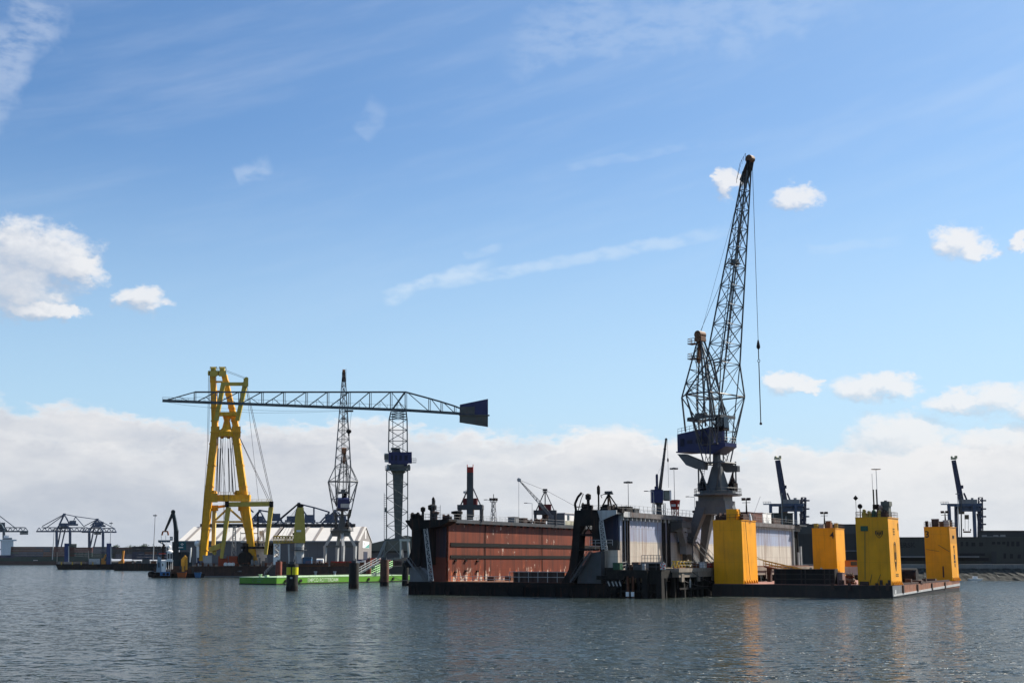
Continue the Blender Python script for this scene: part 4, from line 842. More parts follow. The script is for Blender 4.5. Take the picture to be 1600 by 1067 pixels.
m.beam((XF(8), yc, 8.0), (XF(9), yc, 9.9), .09, .06, up=(1, 0, 0)); m.beam((XF(10.3), yc - .5, 10.1), (XF(10.3), yc + .5, 10.1), .2, .06, up=(1, 0, 0))
for k in (-.22, .22): m.beam((XF(8), yc + k, 7.1), (XF(8), yc + k, 8.6), .2, .05, up=(1, 0, 0))
text_into(m, '2', 1.5, (XF(6) + .02, yc - .42, 5.7), (0, 1, 0), (0, 0, 1), .04, bold=.03); m.beam((XF(5), yc - .2, 5.4), (XF(5), yc + .2, 5.4), .35, .05, up=(1, 0, 0)); m.build('oval_emblem', letter, T2)
m = MB()
for z in (12.0, 12.5, 13.0): 
    for k in range(3): m.box(XF(z) - .01, XF(z) + .02, yc - .8 + k * .5, yc - .45 + k * .5, z, z + .28)
for z in (3.8, 4.15):
    for k in range(5): m.box(XF(z) - .01, XF(z) + .02, yc - .5 + k * .5, yc - .12 + k * .5, z, z + .22)
m.box(XF(13) - .01, XF(13) + .03, 8.5, 9.1, 13.0, 14.4); m.build('side_marking', mat('faded_lettering', (.22, .12, .02), .6), T2)
m = MB(); m.box(-5.7, -4.3, .25, .4, 12.7, 13.7); m.beam((-4.9, .33, 12.7), (-5.3, .33, 3.2), .1, .05); m.beam((-3.0, .33, 2.4), (-2.2, .33, 4.3), .12, .05); m.beam((-4.4, .33, 2.4), (-3.9, .33, 4.3), .12, .05); m.build('hose_box', green, T2)
m = MB(); m.box(-6.3, -4.6, .0, .4, 2.2, 2.9); m.box(-2.4, -1.9, .0, .4, 2.2, 3.2); m.box(-.8, -.3, .0, .4, 2.2, 3.2); m.build('foot_bracket', rust2, T2)
XG = lambda z: .1 - .12 * (z - 2.2) / 12.6 + .0
m = MB(); yc = 66.4
for z0, z1, w_ in ((9.9, 10.5, .5), (8.6, 9.7, .12), (7.2, 8.4, .7), (6.4, 7.0, .9), (5.4, 6.2, .35)): m.box(.1 - .1, .12, yc - w_, yc + w_, z0, z1)
for k in range(3): m.box(.0, .12, yc - .9 + k * .65, yc - .45 + k * .65, 12.2, 12.9)
m.build('side_marking', letter, T3)
m = MB(); m.beam((-36.4 + 6.2, 2.4, 15), (-36.3 + 6.4, 3.6, 3), .07); m.build('hose', blk, T1)
# equipment on the tower tops, parts of the barge
m = MB(); m.box(-33.9, -31.6, 1.2, 3.4, 15.32, 17.6); m.box(-31.6, -31.4, 1.4, 3.0, 15.5, 17.2); m.build('top_cabin', yellow, T1)
m = MB()
for i in range(7): m.box(-36.3 + i * .34, -36.1 + i * .34, 1.2, 2.6, 15.32, 16.3 + (i % 3) * .25)
m.box(-31.2, -30.5, 2, 9, 15.32, 16.6); m.build('pump_rack', rust2, T1)
def signal_mast(x, y, z, h, parent):
    m = MB(); m.tube((x, y, z), (x, y, z + h), .28, 8, .1); m.box(x - .9, x + .9, y - .05, y + .05, z + h - .5, z + h - .4); m.tube((x, y, z + h), (x, y, z + h + .4), .07)
    for k in (-.5, .6): m.box(x + k - .45, x + k + .3, y - .3, y + .3, z + h + .0, z + h + .55)
    return m.build('signal_mast', blk, parent)
signal_mast(-30.8, 5.2, 15.3, 4.2, T1)
m = MB(); m.lathe([(.6, 15.3), (.45, 16.2), (.2, 16.8)], (-30.6, 6.4, 0), 10); m.build('ventilator', white, T1)
m = MB(); m.tube((-30.6, 7.6, 15.3), (-28.6, 8.0, 20.4), .035, 4); m.build('whip_aerial', lgrey, T1)
signal_mast(-30.6, 64.6, 14.9, 3.6, T4)
for (x, y, w_, h, mt) in ((-32.8, 62.6, .9, 1.1, olive), (-31.6, 63, 1.1, .9, lgrey), (-29.9, 63, 1.2, 1.7, brownp), (-31.0, 66, 1.6, 1.4, rust2), (-28.3, 65, .8, 1.2, olive)):
    m = MB(); m.box(x, x + w_, y, y + w_, 14.92, 14.92 + h); m.box(x - .06, x + w_ + .06, y - .06, y + w_ + .06, 14.92 + h, 15.0 + h); m.build('deck_machine', mt, T4)
signal_mast(-1.4, 65.4, 14.9, 3.3, T3)
for (x, y, w_, h, mt) in ((-5.6, 62.6, .6, 1.3, blk), (-4.2, 63, 1.5, 1.8, rust2), (-2.4, 63, 1.0, 1.2, brownp), (-1.6, 63.2, 1.3, 1.5, lgrey), (-.9, 67, .7, 1.6, dgrey)):
    m = MB(); m.box(x, x + w_, y, y + w_, 14.92, 14.92 + h); m.box(x - .06, x + w_ + .06, y - .06, y + w_ + .06, 14.92 + h, 15.0 + h); m.build('deck_machine', mt, T3)
Z = 15.42
m = MB(); m.tube((-3.0, 4, Z), (-3.0, 4, Z + 9.6), .08, 8, .05); m.lathe([(.9, 0), (1.0, .1), (.2, .25)], (-3.0, 4, Z + 9.6), 12); m.build('radar_mast', lgrey, T2)
m = MB(); m.tube((-3.9, 4.2, Z), (-3.9, 4.2, Z + 8.8), .045, 6); m.build('whip_aerial', lgrey, T2)
m = MB(); m.tube((-3.6, 3.4, Z), (-3.6, 3.4, Z + 5.6), .15, 6); m.tube((-3.0, 3.4, Z), (-3.0, 3.4, Z + 5.6), .12, 6); m.box(-3.8, -2.6, 3.1, 3.7, Z + 1.6, Z + 2.6); m.box(-2.2, -1.6, 3.1, 3.6, Z + 2.2, Z + 2.7); m.box(-2.2, -1.6, 3.1, 3.6, Z + 1.4, Z + 1.9); m.box(-3.9, -1.6, 3.2, 3.5, Z + 1.9, Z + 2.0); m.build('lamp_mast', blk, T2)
m = MB(); m.tube((-6.5, .6, Z), (-6.5, .6, Z + 3.7), .05, 5); m.poly([(-6.5, .55, Z + 3.3), (-6.0, .55, Z + 3.8), (-6.5, .55, Z + 4.4), (-7.0, .55, Z + 3.8)], (0, .12, 0)); m.build('day_shape', blk, T2)
m = MB(); m.ball((-5.8, 1, Z + 2.2), .5, 10); m.tube((-5.8, 1, Z), (-5.8, 1, Z + 2), .1); m.build('horn', blk, T2, True)
m = MB(); m.box(-1.7, -.4, 2, 4, Z, Z + 2.2); m.box(-1.9, -.2, 1.8, 4.2, Z + 2.2, Z + 3.1); m.lathe([(.3, 0), (.3, .25)], (-1.2, 3, Z + 3.1), 8); m.build('bridge_box', mat('khaki_grey', (.12, .12, .1), .6, streak=.3), T2)
for (x, y, mt, h, w_) in ((-5.4, .8, ylw, 1.3, .7), (-4.6, 1.2, olive, 1.0, .8), (-2.4, 1.0, ylw, 1.1, .8), (-4.6, 5, navy, 1.5, 3.0), (-1.7, .9, rust2, 1.2, 1.1), (-3.6, 1, green, 1.2, .8), (-2.0, 5.6, lgrey, 1.4, .9)):
    m = MB(); m.box(x, x + w_, y, y + w_, Z, Z + h * .8); m.tube((x + w_ / 2, y, Z + h), (x + w_ / 2, y + w_, Z + h), .3, 8); m.build('deck_machine', mt, T2)
m = MB(); m.ball((-1.9, 1.6, Z + 2.0), .42, 10); m.tube((-1.9, 1.6, Z), (-1.9, 1.6, Z + 1.7), .18); m.build('searchlight', mat('pink_grey', (.4, .25, .2), .5), T2, True)
# cargo and things standing on the barge
def box_stack():
    g = 'black steel pontoon boxes stacked on the barge deck'
    for i in range(3):
        t = thing('steel_box', ['bottom', 'middle', 'top'][i] + ' long black steel box of the stack on the red barge deck', 'steel box', bpt(-18.0, 3.4, 2.2 + i * 1.02), RZ, g)
        m = MB(); m.box(-6.0, 6.0, -1.2, 1.2, 0, .98); m.build('body', blk, t)
        m = MB()
        for x in (-5.9, -.6, .2, 4.0, 5.0, 5.9): m.box(x - .12, x + .12, -1.3, -1.2, .02, .96)
        m.box(-6.05, 6.05, -1.28, -1.2, .86, .98); m.box(-6.05, 6.05, -1.28, -1.2, 0, .1); m.build('rib', hullm, t)
box_stack()
crate('small pinkish crate beside the black box stack on the barge', 0, 0, 1.1, 1.4, 2.2, mat('pink_grey_steel', (.3, .22, .21), .6, streak=.4)).location = bpt(-11.1, 4.5, 2.2)
t = thing('rope_heap', 'tall heap of brown and pale rope on the barge deck', 'rope', bpt(-10.2, 8, 2.2), 0)
for k, (mt, zz) in enumerate(((rustm, .25), (conc, .8), (rustm, 1.35), (conc, 1.9))):
    m = MB(); r = .85 - k * .14; pts = [(r * math.cos(a * .5) + jit(.12), r * math.sin(a * .5) + jit(.12), zz + jit(.12)) for a in range(14)]; m.path(pts, .3, 7); m.build('coil', mt, t, True)
t = thing('boarding_ramp', 'yellow railed boarding ramp lying behind the black boxes on the barge', 'ramp', bpt(-29, 30, 2.2), RZ)
m = MB(); m.beam((-6, 0, 3.3), (4.5, 0, 1.0), 1.6, .35); m.build('ramp_deck', rustm, t)
for s in (-1, 1):
    m = MB(); p, q = V((-6, s * .8, 3.4)), V((4.5, s * .8, 1.1)); m.tube(p + V((0, 0, 1.1)), q + V((0, 0, 1.1)), .1, 5); m.tube(p + V((0, 0, .5)), q + V((0, 0, .5)), .07, 5)
    for i in range(9): c = p.lerp(q, i / 8); m.tube(c, c + V((0, 0, 1.1)), .07, 4)
    m.path([p + V((0, 0, 1.1)), p + V((-1.6, 0, 1.6)), p + V((-2.4, 0, 2.4))], .06, 4); m.build('handrail', ylw, t)
m = MB(); m.box(-5.4, -4.6, -.6, .6, 0, 3.0); m.beam((2.6, 0, 0), (2.6, 0, 1.3), 1.2, .4); m.build('trestle', rust2, t)
t = thing('mooring_winch', 'dark mooring winch on the barge deck left of the yellow tower numbered 4', 'winch', bpt(-30.5, 55, 2.2), RZ)
m = MB(); m.box(-2.4, 2.0, -1, 1, 0, .5); m.build('bed', dgrey, t); m = MB(); m.tube((-1.2, 0, 1.6), (1.2, 0, 1.6), 1.0, 14); m.build('drum', blk, t, True)
m = MB(); [m.tube((k * 1.25 - .08, 0, 1.6), (k * 1.25 + .08, 0, 1.6), 1.35, 14) for k in (-1, 1)]; m.build('flange', dgrey, t, True); m = MB(); m.box(1.4, 2.4, -.6, .6, .5, 1.7); m.build('motor', lgrey, t)
t = thing('fork_loader', 'orange and white loader parked on the barge right of the yellow tower numbered 4', 'loader', bpt(-24.3, 66, 2.2), RZ)
om = mat('orange_machine_paint', (.55, .17, .03), .45, streak=.2)
m = MB(); m.box(-1.6, 1.6, -1.2, 1.2, 3.1, 4.6); m.build('cab_body', om, t); m = MB(); m.box(-1.7, 1.6, -1.2, 1.2, 1.2, 3.1); m.build('chassis', lgrey, t); m = MB(); m.box(-.2, 1.3, -1.26, -1.18, 3.4, 4.3); m.build('windscreen', glassm, t)
for x in (-1.1, 1.1):
    m = MB(); m.tube((x, -1.3, .6), (x, 1.3, .6), .6, 14); m.build('wheel', blk, t, True)
m = MB(); m.beam((2.0, 0, .4), (3.6, 0, 4.8), .4); m.box(3.2, 4.2, -.4, .4, 4.6, 4.9); m.build('boom', dgrey, t)
t = thing('pipe_section', 'big black pipe arch lying on the barge deck behind the shield emblem tower', 'pipe', bpt(-4.6, 33, 2.2), RZ)
m = MB(); m.tube((-2.5, 0, 1.5), (2.5, 0, 1.5), 1.45, 16); m.build('shell', blk, t, True); m = MB(); m.box(-1.5, -1, -1.4, 1.4, 0, .4); m.box(1, 1.5, -1.4, 1.4, 0, .4); m.box(-1, 1, -.2, .2, 0, .2); m.build('cradle', rust2, t)

def line(label, p, q, sag, r=.06):
    m = MB(); p, q = V(p), V(q); pts = [p.lerp(q, i / 10) - V((0, 0, sag * 4 * (i / 10) * (1 - i / 10))) - p for i in range(11)]
    m.path(pts, r, 5); o = m.build('mooring_line', wire); o.location = p; return tag(o, label, 'mooring line', 'mooring lines')
line('mooring line from the jetty edge to the near left corner of the barge', dpt(54.4, 9, 5.5), bpt(-36.5, .3, 2.4), .5)
line('mooring line from the black end of the dock to the dark pile beside it', dpt(.2, -.3, 3.2), V((-36.0, 380, 3.5)), .8)
line('mooring line slung low along the jetty piles', dpt(54.6, 6, 3.4), dpt(54.6, 26, 2.8), .9)
# ================================================================ mooring piles and the green pontoon
def pile_thing(label, u, vb, vt, wpx, mt, band=None, dark=None, group=None):
    p = G(u, vb); D = p.y; s = D / 2000 ; r = wpx * s / 2; h = P(u, vt, D).z
    t = thing('mooring_pile', label, 'pile', p, 0, 'mooring piles beside the green pontoon')
    m = MB(); m.lathe([(r, -3), (r, h - .1), (r * .97, h)], (0, 0, 0), 18); m.build('shaft', mt, t, True)
    m = MB(); m.lathe([(r * 1.03, -.5), (r * 1.03, 1.1)], (0, 0, 0), 18); m.build('wet_band', blk, t, True)
    if band:
        m = MB(); m.lathe([(r * 1.02, h - .9 - 1.5), (r * 1.02, h - .7)], (0, 0, 0), 18); m.build('yellow_band', mat('bright_yellow_band', (.55, .52, .02), .5, streak=.3), t, True)
        m = MB(); m.box(-.25, .25, -r * 1.06, -r * .9, h - 3.3, h - 2.9); m.build('number_plate', lgrey, t)
        m = MB(); m.box(-.12, .12, -r * 1.08, -r * .9, h - 2.45, h - .65); m.build('ladder', blk, t)
    m = MB(); m.box(-r * .5, r * .4, -r * .3, r * .3, h, h + .6); m.tube((r * .3, 0, h), (r * .3, 0, h + 1.1), .12, 6); m.build('bollard_cap', dgrey, t)
    return t
bp_ = mat('black_pile_steel', (.011, .011, .009), .7, vary=.4, streak=.5, streakcol=(.035, .028, .02), dirt=.4, dirtcol=(.02, .025, .015))
rp_ = mat('rusty_pile_steel', (.10, .05, .032), .8, vary=.35, streak=.6, streakcol=(.03, .022, .018), dirt=.5, dirtcol=(.03, .025, .02))
redpile = mat('red_pile_steel', (.2, .055, .035), .75, vary=.25, streak=.5, streakcol=(.06, .03, .02))
pile_thing('thick black mooring pile with a bright yellow band, leftmost in the open water', 456, 923, 881, 18, bp_, True)
pile_thing('black mooring pile without a band in front of the green pontoon', 552.5, 919, 879, 15.5, bp_)
pile_thing('rusty brown mooring pile at the right end of the green pontoon', 600.5, 915, 874, 13.5, rp_)
pile_thing('dark mooring pile close to the left end of the dock', 633, 915, 879, 10, bp_)
pile_thing('red brown pile behind the green pontoon, left of the yellow banded pile', 435, 903, 877, 10, redpile)
pile_thing('slim rusty pile behind the green gangway', 576, 905, 874, 8, redpile)

gl = G(432, 913); gD = gl.y
gp = thing('green_pontoon', 'long bright green pontoon with white lettering on its side', 'pontoon', gl, RZ)
gm = mat('bright_green_paint', (.105, .27, .028), .4, vary=.08, streak=.2, streakcol=(.08, .2, .03), dirt=.2, dirtcol=(.1, .2, .05)); gm2 = mat('pale_green_deck', (.38, .52, .33), .6, vary=.12, dirt=.3)
gw, gL = 14.0, 71.0; TY = 14.5
m = MB(); m.box(-gw, 0, 0, gL, -1, 1.95); m.cur = 1; m.box(-gw - .05, .06, -.05, gL, 1.95, 2.15); m.cur = 2; m.box(-gw - .08, .1, -.08, gL, -.5, .3)
m.build('hull', [gm, gm2, blk], gp)
m = MB(); m.rail([(-.2, .3, 2.15), (-.2, 58, 2.15)], .35, .06, 3, 0); m.build('toe_rail', gm2, gp)
for i in range(9): m = MB(); m.tube((.12, 4 + i * 7, 1.0), (.42, 4 + i * 7, 1.0), .5, 10); m.build('tyre_fender', blk, gp) if i not in (2, 3, 4, 5) else None
m = MB(); text_into(m, 'EMPCO ROTTERDAM', 1.62, (.02, TY, .55), (0, 1, 0), (0, 0, 1), .05, bold=.015); m.build('lettering', mat('faded_white_lettering', (.5, .6, .42), .6, vary=.25, dirt=.4, dirtcol=(.2, .35, .12)), gp)
pg = mat('pale_green_mark', (.12, .25, .12), .5)
m = MB(); c = V((-gw * .62, -.03, 1.2)); 
for a, b in (((-.6, 0), (0, .7)), ((0, .7), (.6, 0)), ((.6, 0), (0, -.6)), ((0, -.6), (-.6, 0)), ((-.3, 0), (.3, 0))): m.beam(c + V((a[0], 0, a[1])), c + V((b[0], 0, b[1])), .2, .05)
m.box(-gw * .53, -gw * .36, -.05, 0, 1.35, 1.6); m.box(-gw * .53, -gw * .42, -.05, 0, .7, .95); m.build('end_logo', pg, gp)
m = MB(); m.box(-gw * .35, -gw * .28, .4, 1.4, 2.15, 2.7); m.lathe([(.4, 0), (.4, .5), (.6, .6), (.6, .8)], (-gw * .5, 1, 2.15), 10); m.build('bollard', gm2, gp)
t = thing('green_gangway', 'light green railed gangway sloping down onto the green pontoon', 'gangway', gl + GA * 50 + V((0, 0, 2.2)), RZ)
lg = mat('light_green_rail_paint', (.25, .5, .2), .5, streak=.2)
f = lambda x, y, z: V((x, y, z))
m = MB(); m.beam((-.6, 0, .2), (-3.2, 13, 2.6), 1.8, .3); m.build('walkway', mgrey, t)
for s_ in (-1, 1):
    m = MB()
    for hh in (.6, 1.3, 2.0): m.tube((-.6 + s_, 0, .2 + hh), (-3.2 + s_, 13, 2.6 + hh), .13, 5)
    for i in range(9): q = V((-.6 + s_, 0, .2)).lerp(V((-3.2 + s_, 13, 2.6)), i / 8); m.tube(q, q + V((0, 0, 2.0)), .11, 5)
    m.build('handrail', lg, t)
t = thing('grey_gangway', 'pale grey steel gangway stair leaning beside the slim rusty pile', 'gangway', gl + GA * 44 + V((-1, 0, 2.2)), RZ)
m = MB(); m.beam((-2.4, 0, 0), (-.4, 10, 4.0), 1.4, .25); m.build('walkway', mgrey, t)
for s_ in (-1, 1):
    m = MB()
    for hh in (.7, 1.5): m.tube((-2.4 + s_ * .8, 0, hh), (-.4 + s_ * .8, 10, 4.0 + hh), .1, 5)
    for i in range(7): q = V((-2.4 + s_ * .8, 0, 0)).lerp(V((-.4 + s_ * .8, 10, 4.0)), i / 6); m.tube(q, q + V((0, 0, 1.5)), .09, 5)
    m.build('handrail', lgrey, t)

# ================================================================ hammerhead crane
HD = 470; f = Frame(620, 871, HD)
hm = thing('hammerhead_crane', 'tall steel hammerhead crane with a long flat jib and a navy counterweight', 'crane', f.o, 0)
hst = mat('blue_grey_lattice_paint', (.06, .075, .085), .5, vary=.15)
def quad(u0, u1, v, d): return [f(u0, v, -d), f(u1, v, -d), f(u1, v, d), f(u0, v, d)]
m = MB(); m.lattice([quad(604, 637, 843, 3.9), quad(604, 637, 735, 3.9)], .2, .11, 5, 'x'); m.build('lower_tower', hst, hm)
for (u0, u1, v0, v1, d) in ((604, 589, 843, 876, -3.9), (604, 600, 843, 872, 3.9), (637, 640, 843, 870, 3.9), (626, 629, 843, 871, -3.9)): m = MB(); m.beam(f(u0, v0, d), f(u1, v1, d * 1.5), .8, .7); m.build('portal_leg', mgrey, hm)
m = MB(); m.beam(f(589, 876, -5.8), f(629, 871, -5.8), .4); m.tube(f(604, 843, -3.9), f(629, 871, -5.5), .14, 5); m.tube(f(626, 843, -3.9), f(589, 876, -5.8), .14, 5); m.build('portal_brace', mgrey, hm)
m = MB(); m.hexa(quad(600, 640, 844.5, 4.6) + quad(600, 640, 841.5, 4.6)); m.build('portal_platform', cgrey, hm)
m = MB(); m.hexa(quad(617, 627.5, 843, 1.2) + quad(613.5, 630.5, 738, 1.9)); m.build('slewing_column', cgrey, hm)
m = MB(); c0 = f(622, 740); m.lathe([(2.1, 0), (3.6, 2.4), (3.6, 3.2)], c0, 18); m.build('slewing_collar', cgrey, hm, True)
m = MB(); m.hexa(quad(602, 641, 735, 4.5) + quad(602, 641, 733, 4.5)); m.rail([f(602, 733, -4.5), f(612, 733, -4.5)], 1.2, .08, 1.0); m.rail([f(634, 733, -4.5), f(641, 733, -4.5)], 1.2, .08, 1.0); m.build('walkway', hst, hm)
for (u, dy) in ((606, -2), (639, 2)):
    m = MB(); q = f(u, 733, dy); m.lathe([(.7, 0), (.5, 1), (.3, 1.8)], q, 10); m.build('slewing_motor', lgrey, hm)
m = MB(); m.hexa(quad(607, 643.5, 724, 3.2) + quad(607, 643.5, 706, 3.2)); m.hexa(quad(612, 634, 728, 2.6) + quad(610, 638, 724, 3)); mh = m.build('machine_house', navy, hm)
m = MB(); m.hexa(quad(601, 607, 722, 1.5) + quad(600.5, 607, 708, 1.5)); m.cur = 1; m.hexa(quad(600.3, 606.4, 718, 1.6) + quad(600.2, 606.4, 710, 1.6)); m.build('operator_cab', [lgrey, glassm], hm)
for (u, w_) in ((611, 3), (617, 4), (624, 4), (632, 5)): m = MB(); a_ = f(u, 719, -3.28); c_ = f(u + w_, 711, -3.2); m.box(a_.x, c_.x, -3.28, -3.2, a_.z, c_.z); m.build('louvre', mat('dark_navy_louvre', (.006, .008, .03), .6), mh)
m = MB(); m.rail([f(643.5, 722, -3), f(650, 722, -3), f(650, 722, 3)], 1.4, .07, .8); m.hexa(quad(643.5, 650, 723, 3) + quad(643.5, 650, 722, 3)); m.build('balcony', hst, mh)
m = MB(); m.hexa(quad(612, 626, 706, 1.5) + quad(613, 625, 702, 1.5)); m.tube(f(615, 702), f(615, 699.5), 1.0, 8); m.tube(f(622, 702), f(622, 700), .8, 8); m.build('winch', dgrey, mh)
m = MB(); m.lattice([quad(607, 636.5, 706, 3.0), quad(608, 636, 655, 3.0), quad(611, 634.5, 643, 2.6)], .24, .12, 3, 'x'); m.tube(f(614, 706, -2.9), f(613.5, 645, -2.9), .14, 5); m.tube(f(629.5, 706, -2.9), f(630, 645, -2.9), .14, 5); m.build('upper_tower', hst, hm)
m = MB()
bot = lambda u: 626 + (u - 254) * (641 - 626) / (640 - 254) if u < 640 else 641 + (u - 640) * 8 / 123
def top(u):
    if u < 304.5: return 622.5 + (612.5 - 622.5) * max(0, (u - 270)) / 34.5
    if u < 636: return 612.5
    return 612.5 + (u - 636) * 20 / 70 if u < 706 else 632.5 + (u - 706) * .42
jw = 1.9
vs_ = [304.5, 338, 374, 410, 444, 479, 512.4, 546, 578.5, 611, 634]
for d in (-jw, jw):
    us = [254, 304.5] + vs_[1:] + [671, 690, 711, 724]
    for a, b in zip(us, us[1:]):
        m.beam(f(a, bot(a), d), f(b, bot(b), d), .55, 1.0)
        if a >= 304: m.beam(f(a, top(a), d), f(b, top(b), d), .45, .55)
    m.beam(f(262, 624.5, d), f(304.5, 612.5, d), .35)
    for u in vs_ + [671, 690, 711]: m.beam(f(u - 1, bot(u), d), f(u - 1, top(u), d), .3, .3); m.beam(f(u + 1.6, bot(u), d), f(u + 1.6, top(u), d), .2, .2)
    for a, b in zip(vs_, vs_[1:]):
        m.beam(f(a + 2, bot(a), d), f(b - 1, top(b), d), .32 if b < 630 else .6); mid = (a + b) / 2; mv = (bot(a) + top(b)) / 2; m.beam(f(mid, mv, d), f(b - 4, bot(b), d), .22); m.beam(f(mid - 1, mv, d), f(mid - 1, bot(mid), d), .12)
    m.beam(f(612, 613, d), f(634, bot(634), d), .25)
    for a, b in ((634, 671), (671, 690), (690, 711)): m.beam(f(a + 2, top(a), d), f(b, bot(b), d), .28)
    m.beam(f(280, 620, d), f(297, bot(297), d), .2); m.beam(f(268, 624, d), f(275, bot(275), d), .15)
    m.rail([f(254, bot(254) - 1, d), f(304, bot(304) - 1, d)], 1.1, .06, 2.2); m.rail([f(304, bot(304) - 2, d), f(634, bot(634) - 2, d)], 1.3, .05, 3.4, 0)
for u in vs_: m.beam(f(u, top(u), -jw), f(u, top(u), jw), .3); m.beam(f(u, bot(u), -jw), f(u, bot(u), jw), .3)
for a, b in zip(vs_, vs_[1:]): m.tube(f(a, bot(a), -jw), f(b, bot(b), jw), .1, 4); m.tube(f(a, top(a), jw), f(b, top(b), -jw), .1, 4)
m.build('jib', hst, hm)
m = MB(); m.hexa([f(718, 648, -2.6), f(762.5, 648.5, -2.6), f(762.5, 648.5, 2.6), f(718, 648, 2.6), f(718.5, 632, -2.6), f(762.5, 623, -2.6), f(762.5, 623, 2.6), f(718.5, 632, 2.6)]); cw = m.build('counterweight', navy, hm)
m = MB(); m.hexa([f(718, 660, -2.5), f(762.5, 667, -2.5), f(762.5, 667, 2.5), f(718, 660, 2.5), f(718, 648, -2.5), f(762.5, 648.5, -2.5), f(762.5, 648.5, 2.5), f(718, 648, 2.5)])
for i in range(6): u = 744 + i * 3.2; m.beam(f(u, 656, -2.56), f(u, 664.5 + i * .4, -2.56), .12, .1)
m.build('ballast_box', mat('ballast_grey', (.075, .08, .078), .6, streak=.3), cw)
m = MB(); m.hexa([f(718.5, 646, -2.75), f(741, 647, -2.75), f(741, 647, -2.6), f(718.5, 646, -2.6), f(719, 635.5, -2.75), f(741, 635, -2.75), f(741, 635, -2.6), f(719, 635.5, -2.6)]); m.beam(f(717, 648, -2.8), f(765, 649, -2.8), .5); m.beam(f(741, 648, -2.8), f(741, 634.5, -2.8), .25); m.build('side_panel', dgrey, cw)
m = MB(); m.hexa(quad(538, 552, 643.5, 1.6) + quad(538, 552, 640.5, 1.6)); m.build('trolley', dgrey, hm)
m = MB(); m.tube(f(541.5, 643), f(543.5, 672), .05, 4); m.tube(f(549, 643), f(546.5, 672), .05, 4); m.path([f(254, 627), f(290, 633), f(330, 637), f(380, 640), f(440, 642), f(500, 641.5), f(538, 641)], .04, 4); m.path([f(330, 641), f(400, 645), f(470, 644.5), f(538, 642)], .04, 4); m.build('rope', wire, hm)
m = MB(); m.lathe([(.1, -1.5), (.35, -1.3), (.3, -.7), (.95, -.2), (.95, .5), (.5, .9)], f(545, 674.5), 10); m.build('hook_block', blk, hm)
m = MB(); m.ladder(f(602, 843, -4.2), f(602, 770, -4.2), (1, 0, 0), .8, .08, .7); m.hexa(quad(601, 604, 800, 4.4) + quad(601, 604, 793, 4.4)); m.build('ladder', hst, hm)
m = MB(); m.beam(f(626, 842, -6), f(626, 872, -6), .6); m.beam(f(637, 842, -6), f(639, 872, -6), .6); m.hexa(quad(624, 641, 845, 6.4) + quad(624, 641, 842, 6.4)); m.build('access_frame', lgrey, hm)

# far luffing crane on the quay
hc = luffing_crane('distant lattice luffing crane seen end on in front of the white roofed hall', P(531, 884, 596), R(101), True, mat('sunlit_lattice_paint', (.13, .14, .15), .5, vary=.2)); hc.scale = (1.1,) * 3  # lattice colour lightened to stand in for sunlight on it

# ================================================================ sheerlegs and its barge
SD = 560; f = Frame(370, 884, SD)
sh = thing('sheerlegs_barge', 'yellow floating sheerlegs crane on a dark brown barge', 'floating crane', f.o, 0)
def qb(u0, u1, v0, v1, d0, d1): return [f(u0, v0, d0), f(u1, v0, d0), f(u1, v0, d1), f(u0, v0, d1), f(u0, v1, d0), f(u1, v1, d0), f(u1, v1, d1), f(u0, v1, d1)]
m = MB(); m.hexa(qb(303, 436, 907, 884, -6, 22)); m.box(f(303, 884).x, f(436, 884).x, -6.3, -6, -.6, -.1)
for u in (318, 333, 349, 366, 372, 390, 407, 423): a = f(u, 884, -6.1); m.box(a.x, a.x + .3, a.y - .1, a.y, -4.3, -.1)
m.build('hull', rust2, sh)
m = MB(); m.hexa(qb(303, 436, 901.5, 899.5, -6.4, -6)); m.box(f(376, 890).x, f(382, 890).x, -6.15, -6, f(376, 893, -6).z, f(376, 891, -6).z); m.build('rubbing_strake', mgrey, sh)
def legbar(pts, w, d, name='main_leg', mt=yel2, rings=0, par=None):
    m = MB()
    for (a, b) in zip(pts, pts[1:]): m.beam(f(a[0], a[1], a[2]), f(b[0], b[1], b[2]), a[3] * SD / 2000, d, b[3] * SD / 2000, d, up=(0, 1, 0))
    for i in range(rings):
        k = (i + .5) / rings; a, b = pts[0], pts[-1]; q = f(a[0] + (b[0] - a[0]) * k, a[1] + (b[1] - a[1]) * k, a[2] + (b[2] - a[2]) * k); w_ = (a[3] + (b[3] - a[3]) * k) * SD / 2000
        m.box(q.x - w_ * .6, q.x + w_ * .6, q.y - d * .6, q.y + d * .6, q.z - .25, q.z + .25)
    return m.build(name, mt, par or sh)
legbar([(317, 876, -2, 10), (323.5, 800, -2, 11.5), (335.5, 677, -2, 10)], 1, 3.0, rings=6)
legbar([(396, 876, -2, 10), (385, 800, -2, 11.5), (368, 677, -2, 10)], 1, 3.0, rings=6)
m = MB(); m.hexa(qb(329.5, 343, 683, 666, -4, 2)); m.hexa(qb(362, 376, 683, 666, -4, 2)); m.hexa(qb(343, 362, 680, 671, -3, 1)); m.hexa(qb(328, 377, 676, 674.5, -4.8, -4))
for u in (347, 357): m.tube(f(u, 682, -3), f(u, 682, 1), 1.0, 10)
m.build('head_frame', yel2, sh)
m = MB(); m.lathe([(3.4, -2.6), (3.6, -.5), (2.0, 1.2), (1.3, 4.4), (2.2, 7.0)], f(354, 673, -3), 14); m.build('swivel_bell', yel2, sh, True)
legbar([(336, 668, -2, 9), (333, 586, -4, 8)], 1, 2.2, 'upper_column', rings=4)
legbar([(369, 668, -2, 9), (350.5, 586, -4, 8)], 1, 2.2, 'upper_column', rings=4)
m = MB(); m.hexa(qb(333, 350, 614, 610, -3.6, -2.4)); m.hexa(qb(334, 352, 598, 595, -3.8, -2.6)); m.build('column_tie', yel2, sh)
